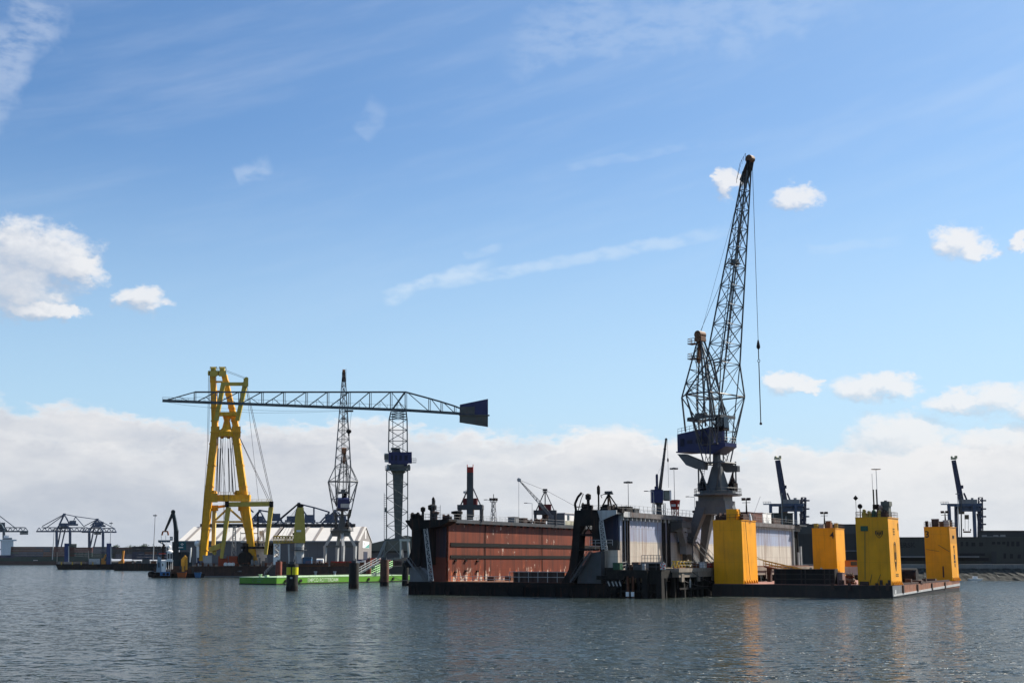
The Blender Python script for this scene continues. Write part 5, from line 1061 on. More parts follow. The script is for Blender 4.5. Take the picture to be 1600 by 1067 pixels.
for u0 in (328, 342):
    m = MB(); m.hexa(qb(u0, u0 + 11.5, 588, 579, -6, -1)); m.cur = 1; m.hexa(qb(u0, u0 + 11, 575, 573, -5, -2)); m.cur = 0
    for dy in (-5, -3.5, -2): m.tube(f(u0 + 2, 577, dy), f(u0 + 9, 577, dy), 1.0, 10)
    m.tube(f(u0 - 2.5, 583, -5), f(u0 - .5, 583, -5), 1.1, 10); m.rail([f(u0, 579, -6), f(u0 + 11.5, 579, -6)], 1.3, .08, 1.0); m.build('sheave_block', [olive, cgrey], sh)
legbar([(338, 657, -7, 6), (349.5, 597, -9, 6.5)], 1, 1.6, 'jib_leg', olive)  # jib takes the darker mustard, its shade put into the colour
legbar([(371, 657, -7, 6), (384, 597, -9, 7)], 1, 1.6, 'jib_leg', olive)
legbar([(351, 600, -9, 5), (386, 600, -9, 5)], 1, 1.5, 'jib_beam', olive); legbar([(342, 647, -7, 6), (374, 647, -7, 6)], 1, 2.2, 'jib_beam', yel2)
m = MB(); m.hexa(qb(380.5, 388, 604, 591, -10.5, -7.5)); m.tube(f(385, 592, -10.5), f(385, 592, -7.5), .9, 10); m.box(*[c for c in (f(383, 604, -9).x, f(386, 604, -9).x, -10, -8, f(385, 609).z, f(385, 604).z)]); m.build('jib_head', olive, sh)
legbar([(329, 778, -3, 10), (391, 778, -3, 10)], 1, 3.0, 'cross_beam', yel2)
m = MB(); m.hexa(qb(329, 340, 784.5, 771, -5.4, -1.6)); 
for u in (334, 371): m.lathe([(1.2, 0), (1.6, .8), (.9, 1.9)], f(u, 773, -3), 10)
m.rail([f(330, 773, -4.5), f(390, 773, -4.5)], 1.2, .07, 2); m.build('cross_beam_deck', yel2, sh)
# side gantry
legbar([(355, 788, -9, 7), (426, 787, -9, 7)], 1, 2.0, 'gantry_beam', olive)
m = MB(); m.rail([f(356, 784.5, -9.8), f(424, 784.5, -9.8)], 1.2, .07, 2); m.build('gantry_railing', olive, sh)
for u in (354.5, 424): m = MB(); m.hexa(qb(u - 3.2, u + 3.2, 792, 783, -10.3, -7.6)); m.build('gantry_joint', blk, sh)
legbar([(346, 872, -9, 4.5), (357, 792, -9, 7)], 1, 1.3, 'gantry_leg', olive); legbar([(415, 866, -9, 4.5), (423.5, 792, -9, 7)], 1, 1.3, 'gantry_leg', olive)
paleyel = mat('pale_yellow_paint', (.62, .48, .16), .5, streak=.3, vary=.1)
legbar([(333.5, 852, 3, 5.5), (335, 797, 1, 5.5)], 1, 1.5, 'prop_column', paleyel); legbar([(393, 862, 3, 5), (378, 797, 1, 6)], 1, 1.4, 'prop_column', paleyel)
m = MB(); m.hexa(qb(330, 341, 798, 789, -1, 3)); m.hexa(qb(372, 382, 798, 790, -1, 3)); m.beam(f(340, 792, 1), f(360, 789, 1), 1.0); m.build('prop_cap', yel2, sh)
m = MB()
for a, b in (((337, 812), (354, 796)), ((360, 796), (380, 814)), ((335, 815), (382, 815))): m.tube(f(*a, 1), f(*b, 1), .5, 6)
m.build('brace', paleyel, sh)
m = MB(); m.beam(f(328, 859, -3), f(346, 852, -8), 1.2, 2.2); m.path([f(330, 857, -3), f(332, 862, -4), f(336, 866, -4), f(337, 860, -4)], .5, 6); m.build('guide_arm', olive, sh)
m = MB()
for a, b, r in (((341, 683), (337, 770), .14), ((345, 683), (341, 772), .14), ((349, 683), (345, 772), .08), ((345, 683), (353, 772), .08), ((352, 683), (349, 830), .08), ((356, 683), (358, 830), .08), ((359, 683), (365, 772), .14), ((362, 683), (369, 772), .14), ((347, 683), (352, 860), .07),
                ((326, 585), (324, 700), .09), ((328, 585), (326, 690), .09), ((324, 700), (312, 872), .08), ((384, 604), (424, 784), .1), ((386, 604), (426, 784), .1), ((385, 604), (404, 782), .07), ((374, 683), (420, 784), .1), ((375, 684), (423, 784), .1), ((354, 581), (384, 592), .07), ((352, 578), (386, 591), .07)):
    m.tube(f(*a, -4), f(*b, -5), r, 4)
m.build('hoist_rope', wire, sh)
m = MB()
for u in (341, 357, 345, 361): m.tube(f(u, 700, -3.5), f(u + (2 if u > 350 else -2) , 768, -3.5), .2, 5)
m.build('tackle_rod', wire, sh)
# deck equipment of the sheerlegs barge (fixed to it: parts)
m = MB(); m.hexa(qb(341, 356, 884, 868.5, -5, 0)); m.hexa(qb(357.5, 374, 884, 868.5, -5, 0)); m.hexa(qb(341, 374, 876, 875, -5.3, -5)); m.build('red_tank', mat('orange_red_tank', (.32, .06, .025), .6, streak=.4, streakcol=(.12, .05, .03)), sh)
m = MB(); m.hexa(qb(317, 331, 884, 868, -5, 0)); m.hexa(qb(316.5, 331.5, 868, 867.3, -5.2, .2)); m.build('deck_container', lgrey, sh)
m = MB(); m.hexa(qb(307, 311, 884, 853, -3, -1)); m.ball(f(309, 849, -2), 1.5, 12); m.cur = 1; m.hexa(qb(308, 312, 880, 871, -3.2, -3)); m.build('dome_mast', [white, navy], sh)
m = MB(); m.tube(f(383, 873, -5.6), f(383, 873, -4), 3.3, 20); m.tube(f(383, 873, -4), f(383, 873, -2), 1.6, 14); m.tube(f(383, 873, -2), f(383, 873, -.6), 3.3, 20); m.hexa(qb(377, 389, 884, 881, -6, 0)); m.build('anchor_reel', blk, sh)
m = MB(); m.hexa(qb(390, 417, 884, 846, 0, 9)); m.hexa(qb(376, 419, 847, 845.3, -1, 10)); m.cur = 1
for u in (379, 385, 391, 397, 403, 409): m.hexa(qb(u, u + 4, 853, 848.5, -.2, 0))
m.cur = 2; m.hexa(qb(379, 389, 884, 860, 1, 8)); m.cur = 0; m.hexa(qb(377, 418, 860, 857.5, -1.5, 0)); m.build('deck_house', [white, glassm, blk], sh)
m = MB(); m.hexa(qb(376, 428, 857, 853.5, -4, -2)); m.hexa(qb(402, 404, 857, 800, -3.4, -2.8)); m.hexa(qb(418, 427, 866, 849, -4, -2)); m.hexa(qb(379, 388, 862, 849, -4, -2)); m.build('black_gantry', blk, sh)
m = MB(); m.lattice([quad2 for quad2 in ([f(362, 868, -1), f(369, 868, -1), f(369, 868, 1), f(362, 868, 1)], [f(364.5, 822, -.5), f(367.5, 822, -.5), f(367.5, 822, .5), f(364.5, 822, .5)])], .22, .12, 5); m.box(*(f(363.5, 822).x, f(369, 822).x, -1, 1, f(366, 822).z, f(366, 821).z)); m.build('lattice_mast', lgrey, sh)
m = MB(); m.rail([f(374, 845, -1), f(419, 845, -1)], 1.4, .08, 2); m.tube(f(406, 845, 2), f(411, 828, 2), .3); m.hexa(qb(405, 412, 836, 829, 1, 3)); m.tube(f(376, 845), f(376, 830), .12); m.tube(f(376, 833), f(404, 833), .25); m.beam(f(414, 860, 0), f(411, 832, 0), 1.0, .5); m.build('bridge_rail', lgrey, sh)
for (u, v, w_, h) in ((392, 879, 4, 9), (398, 878, 5, 7), (404, 878, 3, 11), (409, 880, 5, 8), (393, 868, 3, 4), (401, 866, 4, 4), (414, 879, 4, 12), (347, 868, 7, 6)): m = MB(); m.hexa(qb(u, u + w_, v + 4, v + 4 - h, -4.5 - (u % 3), -3)); m.build('deck_winch', mgrey, sh)
m = MB()
for u in range(306, 436, 9):
    if u not in (342, 351, 360): m.hexa(qb(u, u + 3 + u % 3, 884, 881 - u % 4, -5.8, -5))
m.rail([f(304, 884, -5.9), f(340, 884, -5.9)], 1.2, .07, 2); m.rail([f(376, 884, -5.9), f(436, 884, -5.9)], 1.2, .07, 2); m.build('deck_rail', rustm, sh)
for i, u in enumerate((352.5, 358.5, 364)):
    p = P(u, 884, SD - 5.2); m = MB(); m.lathe([(.5, 0), (.85, .2), (.9, .8), (.75, 1.3), (.3, 1.5)], (0, 0, 0), 12); o = m.build('bulk_bag', white, None, True); o.location = p; tag(o, ['left', 'middle', 'right'][i] + ' white bulk bag in front of the red tanks on the sheerlegs barge', 'bag', 'white bags on the sheerlegs barge')
t = thing('ramp_conveyor', 'grey inclined ramp at the right end of the sheerlegs barge', 'ramp', P(424, 897, SD - 9), 0); f2 = Frame(424, 897, SD - 9)
m = MB(); m.beam(f2(413, 898), f2(436, 872), 1.6, .5); m.build('ramp_deck', mgrey, t)
for d in (-.8, .8): m = MB(); m.rail([f2(413, 897, d), f2(436, 871, d)], 1.1, .08, 1.2); m.build('handrail', lgrey, t)
m = MB(); m.hexa([f2(417, 908, -.5), f2(432, 908, -.5), f2(432, 908, .5), f2(417, 908, .5), f2(420, 892, -.5), f2(431, 880, -.5), f2(431, 880, .5), f2(420, 892, .5)]); m.build('float', dgrey, t)

# brown work barge with the mustard ship crane
WD = 545; f = Frame(505, 881, WD)
wb = thing('work_barge', 'dark brown work barge moored behind the green pontoon', 'barge', f.o, 0)
m = MB(); m.hexa(qb(437, 513, 906, 881, -5, 16)); m.hexa(qb(514, 580, 906, 884, -2, 18)); m.hexa(qb(437, 513, 882.5, 880, -5.4, -5)); m.hexa(qb(437, 580, 887, 886, 15, 20)); m.build('hull', rust2, wb)
m = MB(); m.hexa(qb(466, 513, 884.5, 883, -5.6, -5)); m.build('rust_band', rustm, wb)
for u in (493, 523):
    m = MB(); m.hexa(qb(u - 2.6, u + 2.6, 894, 892, -5.6, -5)); m.tube(f(u, 899, -5.5), f(u, 893, -5.5), .45, 8); m.build('ladder_bracket', lgrey, wb)
m = MB()
for (u, w_, h) in ((441, 6, 5), (449, 4, 3), (507, 5, 4), (516, 8, 4), (527, 10, 3), (540, 6, 5), (562, 7, 4), (489, 3, 3), (571, 5, 3)): m.hexa(qb(u, u + w_, 885, 882 - h, -2 + u % 4, 1 + u % 4))
m.hexa(qb(518, 550, 886, 879, 8, 10)); m.rail([f(478, 881, -4.8), f(513, 881, -4.8)], 1.1, .07, 2); m.build('deck_gear', rustm, wb)
m = MB(); m.hexa(qb(517, 549, 880, 876.5, 9, 10)); m.build('red_hose_rack', redp, wb)
t = thing('white_tank', 'short white cylindrical tank on the brown work barge', 'tank', P(500, 881, WD), 0); m = MB(); m.tube((-1.4, 0, 1.3), (1.4, 0, 1.3), 1.0, 14); m.build('shell', white, t, True); m = MB(); m.box(-1.1, -.7, -.8, .8, 0, .7); m.box(.7, 1.1, -.8, .8, 0, .7); m.box(-.3, .3, -1.1, -.9, .3, 1.4); m.build('saddle', blk, t)
t = thing('blue_tank', 'blue square tank beside the mustard crane on the work barge', 'tank', P(480.5, 881, WD), 0); m = MB(); m.box(-1.8, 1.8, -1.5, 1.5, 0, 2.9); m.build('shell', mat('tank_blue', (.03, .09, .17), .5, streak=.3), t, bevel=.08); m = MB(); m.tube((0, 0, 2.9), (0, 0, 4.2), .15); m.box(-1.9, 1.9, -1.6, 1.6, 2.5, 2.7); m.build('lid', dgrey, t)
f = Frame(467, 881, WD)
t = thing('ship_crane', 'mustard coloured ship crane on a white pedestal with its lattice jib lowered', 'crane', f.o, 0)
m = MB(); m.lathe([(2.0, 0), (2.0, 9.2)], (0, 0, 0), 18); m.build('pedestal', lgrey, t, True)
m = MB(); m.lathe([(3.2, 5.6), (3.2, 5.9)], (0, 0, 0), 16); m.rail([(-3, -1, 5.9), (0, -3.1, 5.9), (3, -1, 5.9)], 1.1, .07, 1); m.build('walkway', dgrey, t)
m = MB()
lv = [(848, 459, 477, 2.6), (842, 458.5, 477.5, 2.8), (829, 459.5, 477, 2.6), (805, 461.5, 475.5, 2.0), (800, 462.5, 475, 2.0), (792.5, 464.5, 474.5, 1.6)]
for a, b in zip(lv, lv[1:]): m.hexa([f(a[1], a[0], -a[3]), f(a[2], a[0], -a[3]), f(a[2], a[0], a[3]), f(a[1], a[0], a[3]), f(b[1], b[0], -b[3]), f(b[2], b[0], -b[3]), f(b[2], b[0], b[3]), f(b[1], b[0], b[3])])
hs = m.build('crane_house', olive, t)
m = MB(); m.box(f(465, 831).x, f(472, 831).x, -2.9, -2.55, f(465, 831).z, f(465, 828).z); m.build('name_plate', white, hs)
m = MB(); m.hexa(qb(465.5, 473, 793, 789.5, -1.2, 1.2)); m.tube(f(467, 789, -.8), f(467, 789, .8), .9, 10); m.tube(f(472, 790, -.8), f(472, 790, .8), .7, 10); m.hexa(qb(457, 461, 836, 832, -2, 0)); m.build('sheave_head', blk, hs)
m = MB(); m.lattice([[f(460, 847, -1.6), f(460, 838, -1.6), f(460, 838, 1.6), f(460, 847, 1.6)], [f(427.5, 848, -1.0), f(427.5, 837.5, -1.0), f(427.5, 837.5, 1.0), f(427.5, 848, 1.0)]], .3, .17, 7, 'x'); m.build('jib', mat('rust_yellow_paint', (.5, .33, .06), .6, streak=.6, dirt=.5, dirtcol=(.25, .1, .03)), t)
m = MB(); m.lattice([[f(428, 870, -1), f(437, 870, -1), f(437, 870, 1), f(428, 870, 1)], [f(428.5, 849, -1), f(437, 849, -1), f(437, 849, 1), f(428.5, 849, 1)]], .28, .18, 3, 'z'); m.hexa(qb(427, 438, 882, 870, -1.5, 1.5)); m.build('jib_rest', white, t)
m = MB(); 
for u in (428, 433, 440, 446, 452): m.tube(f(467, 790, 0), f(u, 838, 0), .05, 4)
m.beam(f(433, 837), f(444, 823), .5); m.build('rope', wire, t)
for (u, ut, vt) in ((452, 451, 850), (459, 461, 868)):
    m = MB(); m.tube(f(u, 881, -2), f(ut, vt, -2), .35, 8); m.build('vent_pipe', lgrey, wb if False else t)

# ================================================================ tug, boats and the material handler
TD = 530; f = Frame(250, 901.5, TD)
t = thing('tug', 'small tug with pale blue and white superstructure and a black fendered bow', 'tug', f.o, 0)
m = MB(); m.hexa([f(237, 903, -3), f(266, 903, -3), f(266, 903, 3), f(237, 903, 3), f(234, 893, -3.6), f(267, 894.5, -3.6), f(267, 894.5, 3.6), f(234, 893, 3.6)]); m.build('hull', blk, t, bevel=.3)
m = MB(); m.hexa(qb(250, 265.5, 899, 893, -3.75, -3)); m.build('blue_side', mat('tug_blue', (.05, .14, .3), .5, streak=.3), t)
m = MB(); m.lathe([(1.0, -1.2), (1.4, -.6), (1.4, .6), (1.0, 1.2)], f(236.5, 897, -1.5), 12); m.build('bow_fender', blk, t, True)
m = MB(); m.hexa([f(244, 894, -2.4), f(252, 894, -2.4), f(252, 894, 2.4), f(244, 894, 2.4), f(246.5, 868, -1.8), f(252, 872, -1.8), f(252, 872, 1.8), f(246.5, 868, 1.8)]); m.cur = 1; m.hexa(qb(247.5, 249, 886, 878, -2.45, -2.0)); m.cur = 0; m.build('deck_house', [mat('pale_blue_paint', (.22, .28, .33), .5, streak=.2), blk], t)
m = MB(); m.hexa(qb(252, 259, 893, 876, -2.5, 2.0)); m.cur = 1; m.hexa(qb(259, 269, 893, 877, -.6, 1.6)); m.hexa(qb(253.5, 255, 884, 880, -2.56, -2.5)); m.cur = 2; m.hexa(qb(259, 269, 893, 888, -1.9, -.6)); m.build('cabin', [white, blk, rust2], t)  # black block paints the shade of the open recess beside the cabin
for u in (260, 263.5, 267, 269.5): m = MB(); m.tube(f(u, 889, -2.2), f(u, 877, -2.2), .09, 5); m.build('stanchion', white, t)
m = MB(); m.rail([f(259, 893, -2.9), f(266, 893, -2.9)], 1.0, .05, .8); m.build('railing', lgrey, t)
for u in (243, 248, 256, 262): m = MB(); m.tube(f(u, 896.5, -3.9), f(u, 896.5, -3.4), .55, 10); m.build('tyre_fender', blk, t)
m = MB(); m.hexa(qb(240, 245, 893, 889, -2, 0)); m.tube(f(241, 889, -1), f(241, 883, -1), .15, 6); m.build('bow_winch', rust2, t)
m = MB(); m.hexa(qb(258.5, 270.5, 877, 874.5, -2.2, 2.2)); m.hexa(qb(261, 269.5, 875, 862, -1.8, 1.8)); m.lathe([(1.3, 0), (1.2, .5), (.4, .8)], f(265.3, 862), 12); m.cur = 1; m.hexa(qb(261.6, 265, 872.5, 864.5, -1.9, -1.7)); m.hexa(qb(266, 269, 872.5, 864.5, -1.9, -1.7)); m.build('wheelhouse', [white, glassm], t)
m = MB(); m.hexa(qb(253, 257, 874, 856, -1, 1)); m.tube(f(254, 858), f(256.5, 850), .5, 8); m.cur = 1; m.hexa(qb(248, 259, 865.5, 863.5, -1.4, 1.4)); m.build('funnel', [blk, redp], t)
m = MB(); m.ball(f(264.5, 854.5), .8, 10); m.tube(f(264.5, 862), f(264.5, 856), .2); m.tube(f(260, 862), f(260, 846), .1); m.path([f(252, 856), f(252, 846)], .08); m.build('radar_mast', white, t)
f = Frame(292, 901.5, TD + 6)
t = thing('work_boat', 'low dark work boat carrying a yellow deck crane next to the tug', 'work boat', f.o, 0)
m = MB(); m.hexa([f(266, 904, -3), f(318, 904, -3), f(318, 904, 3), f(266, 904, 3), f(265, 896, -3.5), f(320, 896, -3.5), f(320, 896, 3.5), f(265, 896, 3.5)]); m.build('hull', blk, t)
m = MB(); m.hexa(qb(268, 280, 896, 884, -1, 2)); m.hexa(qb(270, 300, 896, 890, 1, 3)); m.hexa(qb(294, 299, 896, 886, -1, 1)); m.build('deck_gear', rust2, t)
m = MB(); m.hexa(qb(283, 289, 884, 873, -1, 1)); m.beam(f(286, 874), f(291, 869), 1.3, 1.2); m.beam(f(291, 870), f(291.5, 890), .8, .8); m.hexa(qb(284, 288, 896, 884, -.6, .6)); m.build('deck_crane', mat('machine_yellow', (.55, .28, .03), .5, streak=.4), t)
m = MB(); m.beam(f(297, 878), f(298.5, 855), .5); m.build('white_mast', white, t)
for (nm, lb, u0, u1, mt) in (('dinghy', 'orange dinghy alongside the dark work boat', 276, 292, mat('orange_boat_paint', (.4, .1, .03), .5, dirt=.4)), ('launch', 'small blue launch at the bow of the sheerlegs barge', 303, 315, mat('boat_blue', (.05, .15, .32), .5, streak=.3))):
    f = Frame((u0 + u1) / 2, 900.5, TD - 6); t = thing(nm, lb, 'boat', f.o, 0)
    m = MB(); m.hexa([f(u0 + 2, 902, -.9), f(u1 - 2, 902, -.9), f(u1 - 2, 902, .9), f(u0 + 2, 902, .9), f(u0, 893.5, -1.4), f(u1, 893.5, -1.4), f(u1, 893.5, 1.4), f(u0, 893.5, 1.4)]); m.build('hull', mt, t, bevel=.2)
    m = MB(); m.hexa(qb(u0 + 3, u1 - 3, 894, 892.8, -.9, .9)); m.tube(f(u0 + 1, 893.5, -1.4), f(u1 - 1, 893.5, -1.4), .18, 6); m.build('thwart', dgrey, t)
f = Frame(272, 880, 585)
t = thing('material_handler', 'dark teal material handling crane with a folded jib and orange grab', 'crane', f.o, 0)
teal = mat('dark_teal_paint', (.012, .024, .03), .5, vary=.2, streak=.2)
m = MB(); m.hexa(qb(269, 279.5, 884, 846, -2, 2)); m.hexa(qb(279.5, 300, 884, 862, -1.5, 2)); m.build('base', teal, t)
m = MB(); m.hexa(qb(271.5, 279, 848, 829, -1.6, 1.6)); m.beam(f(275.5, 832), f(273.5, 815), 1.7, 1.7, 1.4, 1.4); m.beam(f(273.5, 816), f(270.5, 799), 1.5, 1.5, 1.2, 1.2); m.beam(f(278.5, 830, .5), f(274, 813, .5), .4); m.build('main_boom', teal, t)
m = MB(); m.beam(f(271, 799.5), f(258, 829), 1.3, 1.2, .7, .8); m.tube(f(270.5, 799.5, -1), f(270.5, 799.5, 1), 1.0, 10); m.build('stick', teal, t)
m = MB(); m.hexa(qb(254, 262.5, 831, 829, -.6, .6)); m.beam(f(254.5, 830), f(253, 836), .6); m.beam(f(262, 830), f(263, 836), .6); m.build('grab', mat('grab_orange', (.3, .09, .03), .6, dirt=.5), t)
m = MB(); m.hexa(qb(247, 266, 847, 843.5, -1, 1)); m.tube(f(252, 843), f(252, 836), .08); m.tube(f(259, 843), f(259, 836), .08); m.beam(f(249, 846), f(256, 850), .6); m.build('service_arm', mat('slate_blue', (.06, .1, .13), .5), t)
m = MB(); m.hexa(qb(265.5, 270, 844, 838, -1.6, -.2)); m.cur = 1; m.hexa(qb(266, 269, 842.5, 839, -1.7, -1.6)); m.build('operator_cab', [blk, white], t)
m = MB(); m.hexa(qb(279.5, 291, 859, 846, -2.2, 1)); cb = m.build('teal_cabinet', mat('teal_panel', (.012, .1, .12), .45), t)
m = MB()
for du, dv in ((0, -2), (0, 2), (-2, 0), (2, 0)): c = f(284.5 + du * .7, 850 + dv * .7, -2.3); m.poly([c + V((-.26, 0, 0)), c + V((0, 0, -.26)), c + V((.26, 0, 0)), c + V((0, 0, .26))], (0, .1, 0))
m.box(f(281, 856).x, f(288, 856).x, -2.28, -2.2, f(281, 855.8).z, f(281, 854.4).z); m.build('diamond_logo', wletter, cb)
# ================================================================ land, quays and far harbour
def gx(u, D): p = P(u, 900, D); return (p.x, p.y)
LZ = 4.3
out = [gx(-900, 2060), gx(60, 2060), gx(215, 2040), gx(246, 1000), gx(252, 640), gx(640, 618), gx(900, 600), gx(1120, 540), gx(1250, 470), gx(1500, 466), gx(2600, 452), (4500, 3000), (5200, 9000), (-7000, 9000)]
m = MB(); n = len(out)
m.add([(x, y, LZ) for x, y in out] + [(x, y, -3) for x, y in out], [tuple(range(n))[::-1]] + [(i, (i + 1) % n, n + (i + 1) % n, n + i) for i in range(n)])
structure(m.build('ground', mat('quay_paving', (.05, .05, .048), .85, vary=.25, scale=.05, dirt=.4, dirtcol=(.06, .055, .05))))
# right hand quay: coping, apron wall and rubble slope
qa, qb_ = P(1225, 900, 470), P(2400, 900, 450)
qa.z = qb_.z = 0; qd = (qb_ - qa).normalized(); qn = V((qd.y, -qd.x, 0)); QL = (qb_ - qa).length
q = lambda t, o, z: qa + qd * t + qn * o + V((0, 0, z))
m = MB(); m.hexa([q(0, 0.5, LZ - .6), q(QL, .5, LZ - .6), q(QL, -6, LZ - .6), q(0, -6, LZ - .6), q(0, .5, 5.6), q(QL, .5, 5.6), q(QL, -6, 5.6), q(0, -6, 5.6)])
structure(m.build('quay_wall', mat('quay_coping_concrete', (.17, .17, .165), .85, vary=.2, scale=.3, streak=.5, streakcol=(.06, .06, .055))))
random.seed(5); m = MB(); nx, ny = 150, 7; vs = []
for j in range(ny):
    for i in range(nx): t = QL * .75 * i / (nx - 1); k = j / (ny - 1); vs.append(q(t + jit(.5), .3 + k * 7 + jit(.3), 4.2 - 5.2 * k + jit(.07)))
m.add(vs, [(j * nx + i, j * nx + i + 1, (j + 1) * nx + i + 1, (j + 1) * nx + i) for j in range(ny - 1) for i in range(nx - 1)])
structure(m.build('stone_slope', mat('rubble_stone', (.04, .041, .037), .9, vary=.6, scale=.9, dirt=.6, dirtcol=(.015, .018, .012), bump=.8)))

def fq(f, u0, u1, v0, v1, d0, d1): return [f(u0, v0, d0), f(u1, v0, d0), f(u1, v0, d1), f(u0, v0, d1), f(u0, v1, d0), f(u1, v1, d0), f(u1, v1, d1), f(u0, v1, d1)]
# ---- white roofed hall (stands square to the view; 62 m deep)
f = Frame(420, 884, 680); HW = 62
hall = thing('boat_hall', 'long grey hall with a white gabled roof and dark ridge behind the sheerlegs', 'hall', f.o, 0)
x0, x1 = f(279.5, 884).x, f(559, 884).x; ze, zr, yb = f(0, 845.5).z, P(0, 823.5, 680 + HW / 2).z - f.o.z, -1.0
wallm = mat('grey_cladding', (.11, .11, .115), .6, vary=.08, scale=.1, panel=(0, 4.2, 60, .08), streak=.12, streakcol=(.07, .07, .07))
gab = mat('sunlit_gable_cladding', (.20, .185, .175), .6, vary=.08, scale=.1, panel=(1, 4.2, 60, .08))  # lighter than the facade cladding, sunlight put into the colour
m = MB(); m.box(x0, x1, 0, HW, yb, ze); m.cur = 1; m.poly([(x1 + .02, 0, yb), (x1 + .02, HW, yb), (x1 + .02, HW, ze), (x1 + .02, HW / 2, zr - .1), (x1 + .02, 0, ze)], (.25, 0, 0)); m.poly([(x0, 0, ze), (x0, HW, ze), (x0, HW / 2, zr - .2)], (-.2, 0, 0)); m.build('wall', [wallm, gab], hall)
roofm = mat('white_roof_sheet', (.48, .46, .43), .6, vary=.05, scale=.05, streak=.1, streakcol=(.5, .47, .43), dirt=.1, dirtcol=(.6, .57, .52))
m = MB(); th = .35
for s_ in (0, 1):
    ya, za = (-.6, ze - .05) if s_ == 0 else (HW + .6, ze - .05)
    m.hexa([V((x0 - .6, ya, za)), V((x1 + .7, ya, za)), V((x1 + .7, HW / 2, zr)), V((x0 - .6, HW / 2, zr)), V((x0 - .6, ya, za + th)), V((x1 + .7, ya, za + th)), V((x1 + .7, HW / 2, zr + th)), V((x0 - .6, HW / 2, zr + th))])
rf = m.build('roof', roofm, hall)
m = MB(); m.box(x0 + 3, x1 - 5.5, HW / 2 - 1.2, HW / 2 + 1.2, zr + .2, zr + 1.9); m.build('ridge_vent', mat('ridge_black', (.015, .017, .022), .6), rf)
for i in range(13):
    x = x0 + 3.5 + i * (x1 - x0) / 12.6
    m = MB(); m.beam((x, -.65, ze + th + .03), (x, HW / 2 - 1.3, zr + th + .03), 1.5, .12); m.build('roof_gutter', mat('gutter_grey', (.2, .18, .165), .6), rf)
m = MB(); m.box(x0 - .7, x1 + .8, -.85, -.6, ze - .5, ze + .1); m.build('eave', mgrey, rf)
m = MB(); xs = x1 + .3; m.box(xs, xs + .1, HW * .47, HW * .53, zr - 6.2, zr - 1.6); m.build('gable_window', white, hall)
sy_ = lambda u: (f(u, 800).x)                      # door, sign and slots on the gable end
m = MB(); m.box(xs, xs + .12, HW * .28, HW * .78, zr - 11.3, zr - 7.6); sg = m.build('sign_board', white, hall)
m = MB(); m.poly([(xs + .13, HW * .42, zr - 11.1), (xs + .13, HW * .77, zr - 11.1), (xs + .13, HW * .77, zr - 8.8)], (.05, 0, 0)); m.cur = 1; m.poly([(xs + .13, HW * .30, zr - 8.0), (xs + .13, HW * .5, zr - 9.2), (xs + .13, HW * .42, zr - 9.6)], (.05, 0, 0)); m.build('sign_emblem', [mat('sign_green', (.1, .28, .25), .5), mat('sign_grey', (.3, .33, .33), .5)], sg)
m = MB(); m.box(xs, xs + .12, HW * .36, HW * .66, yb, yb + 8.6); m.build('door', mat('door_navy', (.025, .03, .05), .5), hall)
# second shed
f = Frame(610, 876, 800)
sh2 = thing('grey_shed', 'low grey green shed with a shallow roof behind the hammerhead crane', 'shed', f.o, 0)
x0, x1 = f(560, 876).x, f(720, 876).x; xm = f(634, 876).x; ze, zr = f(0, 854).z, f(0, 836).z
m = MB(); m.box(x0, x1, 0, 60, -2, f(0, 861).z); m.build('wall', mat('shed_cladding', (.075, .075, .078), .7, vary=.15), sh2)
m = MB(); m.poly([(x0 - 1, -.5, f(0, 861).z), (x1 + 1, -.5, f(0, 861).z), (x1 + 1, -.5, ze), (xm, -.5, zr), (x0 - 1, -.5, ze)], (0, 61, 0)); m.build('roof', mat('shed_roof_green', (.10, .105, .085), .7, vary=.12, scale=.1), sh2)
m = MB(); m.box(x0 - 1.2, x1 + 1.2, -1.2, -.5, f(0, 862.5).z, f(0, 860.5).z); m.build('eave', blk, sh2)
# vehicles and clutter on the quay in front of the hall
def truck(label, u, v, D, mt, w_=6.5, h=2.6, name='parked_truck', cat='truck'):
    t = thing(name, label, cat, P(u, v, D), jit(.2)); t.location.z = LZ
    m = MB(); m.box(-w_ / 2, w_ / 2 - 1.9, -1.2, 1.2, .9, h + .6); m.build('cargo_box', mt, t, bevel=.05); m = MB(); m.box(w_ / 2 - 1.8, w_ / 2, -1.15, 1.15, .7, 2.6, 0, 0); m.build('cab', white, t, bevel=.15); m = MB(); m.box(w_ / 2 - .95, w_ / 2 + .03, -1.0, 1.0, 1.7, 2.4); m.build('windscreen', glassm, t)
    for x in (-w_ / 2 + 1, w_ / 2 - 1.1): m = MB(); m.tube((x, -1.2, .5), (x, 1.2, .5), .5, 12); m.build('wheel', blk, t, True)
truck('red truck standing between the white hall and the hammerhead crane', 587, 876, 640, redp, 8, 3.2); truck('white van parked at the right corner of the white roofed hall', 563, 878, 632, white, 5, 1.7, 'parked_van', 'van')
truck('blue truck parked against the gable of the white roofed hall', 571, 876, 655, navy, 7, 2.6)
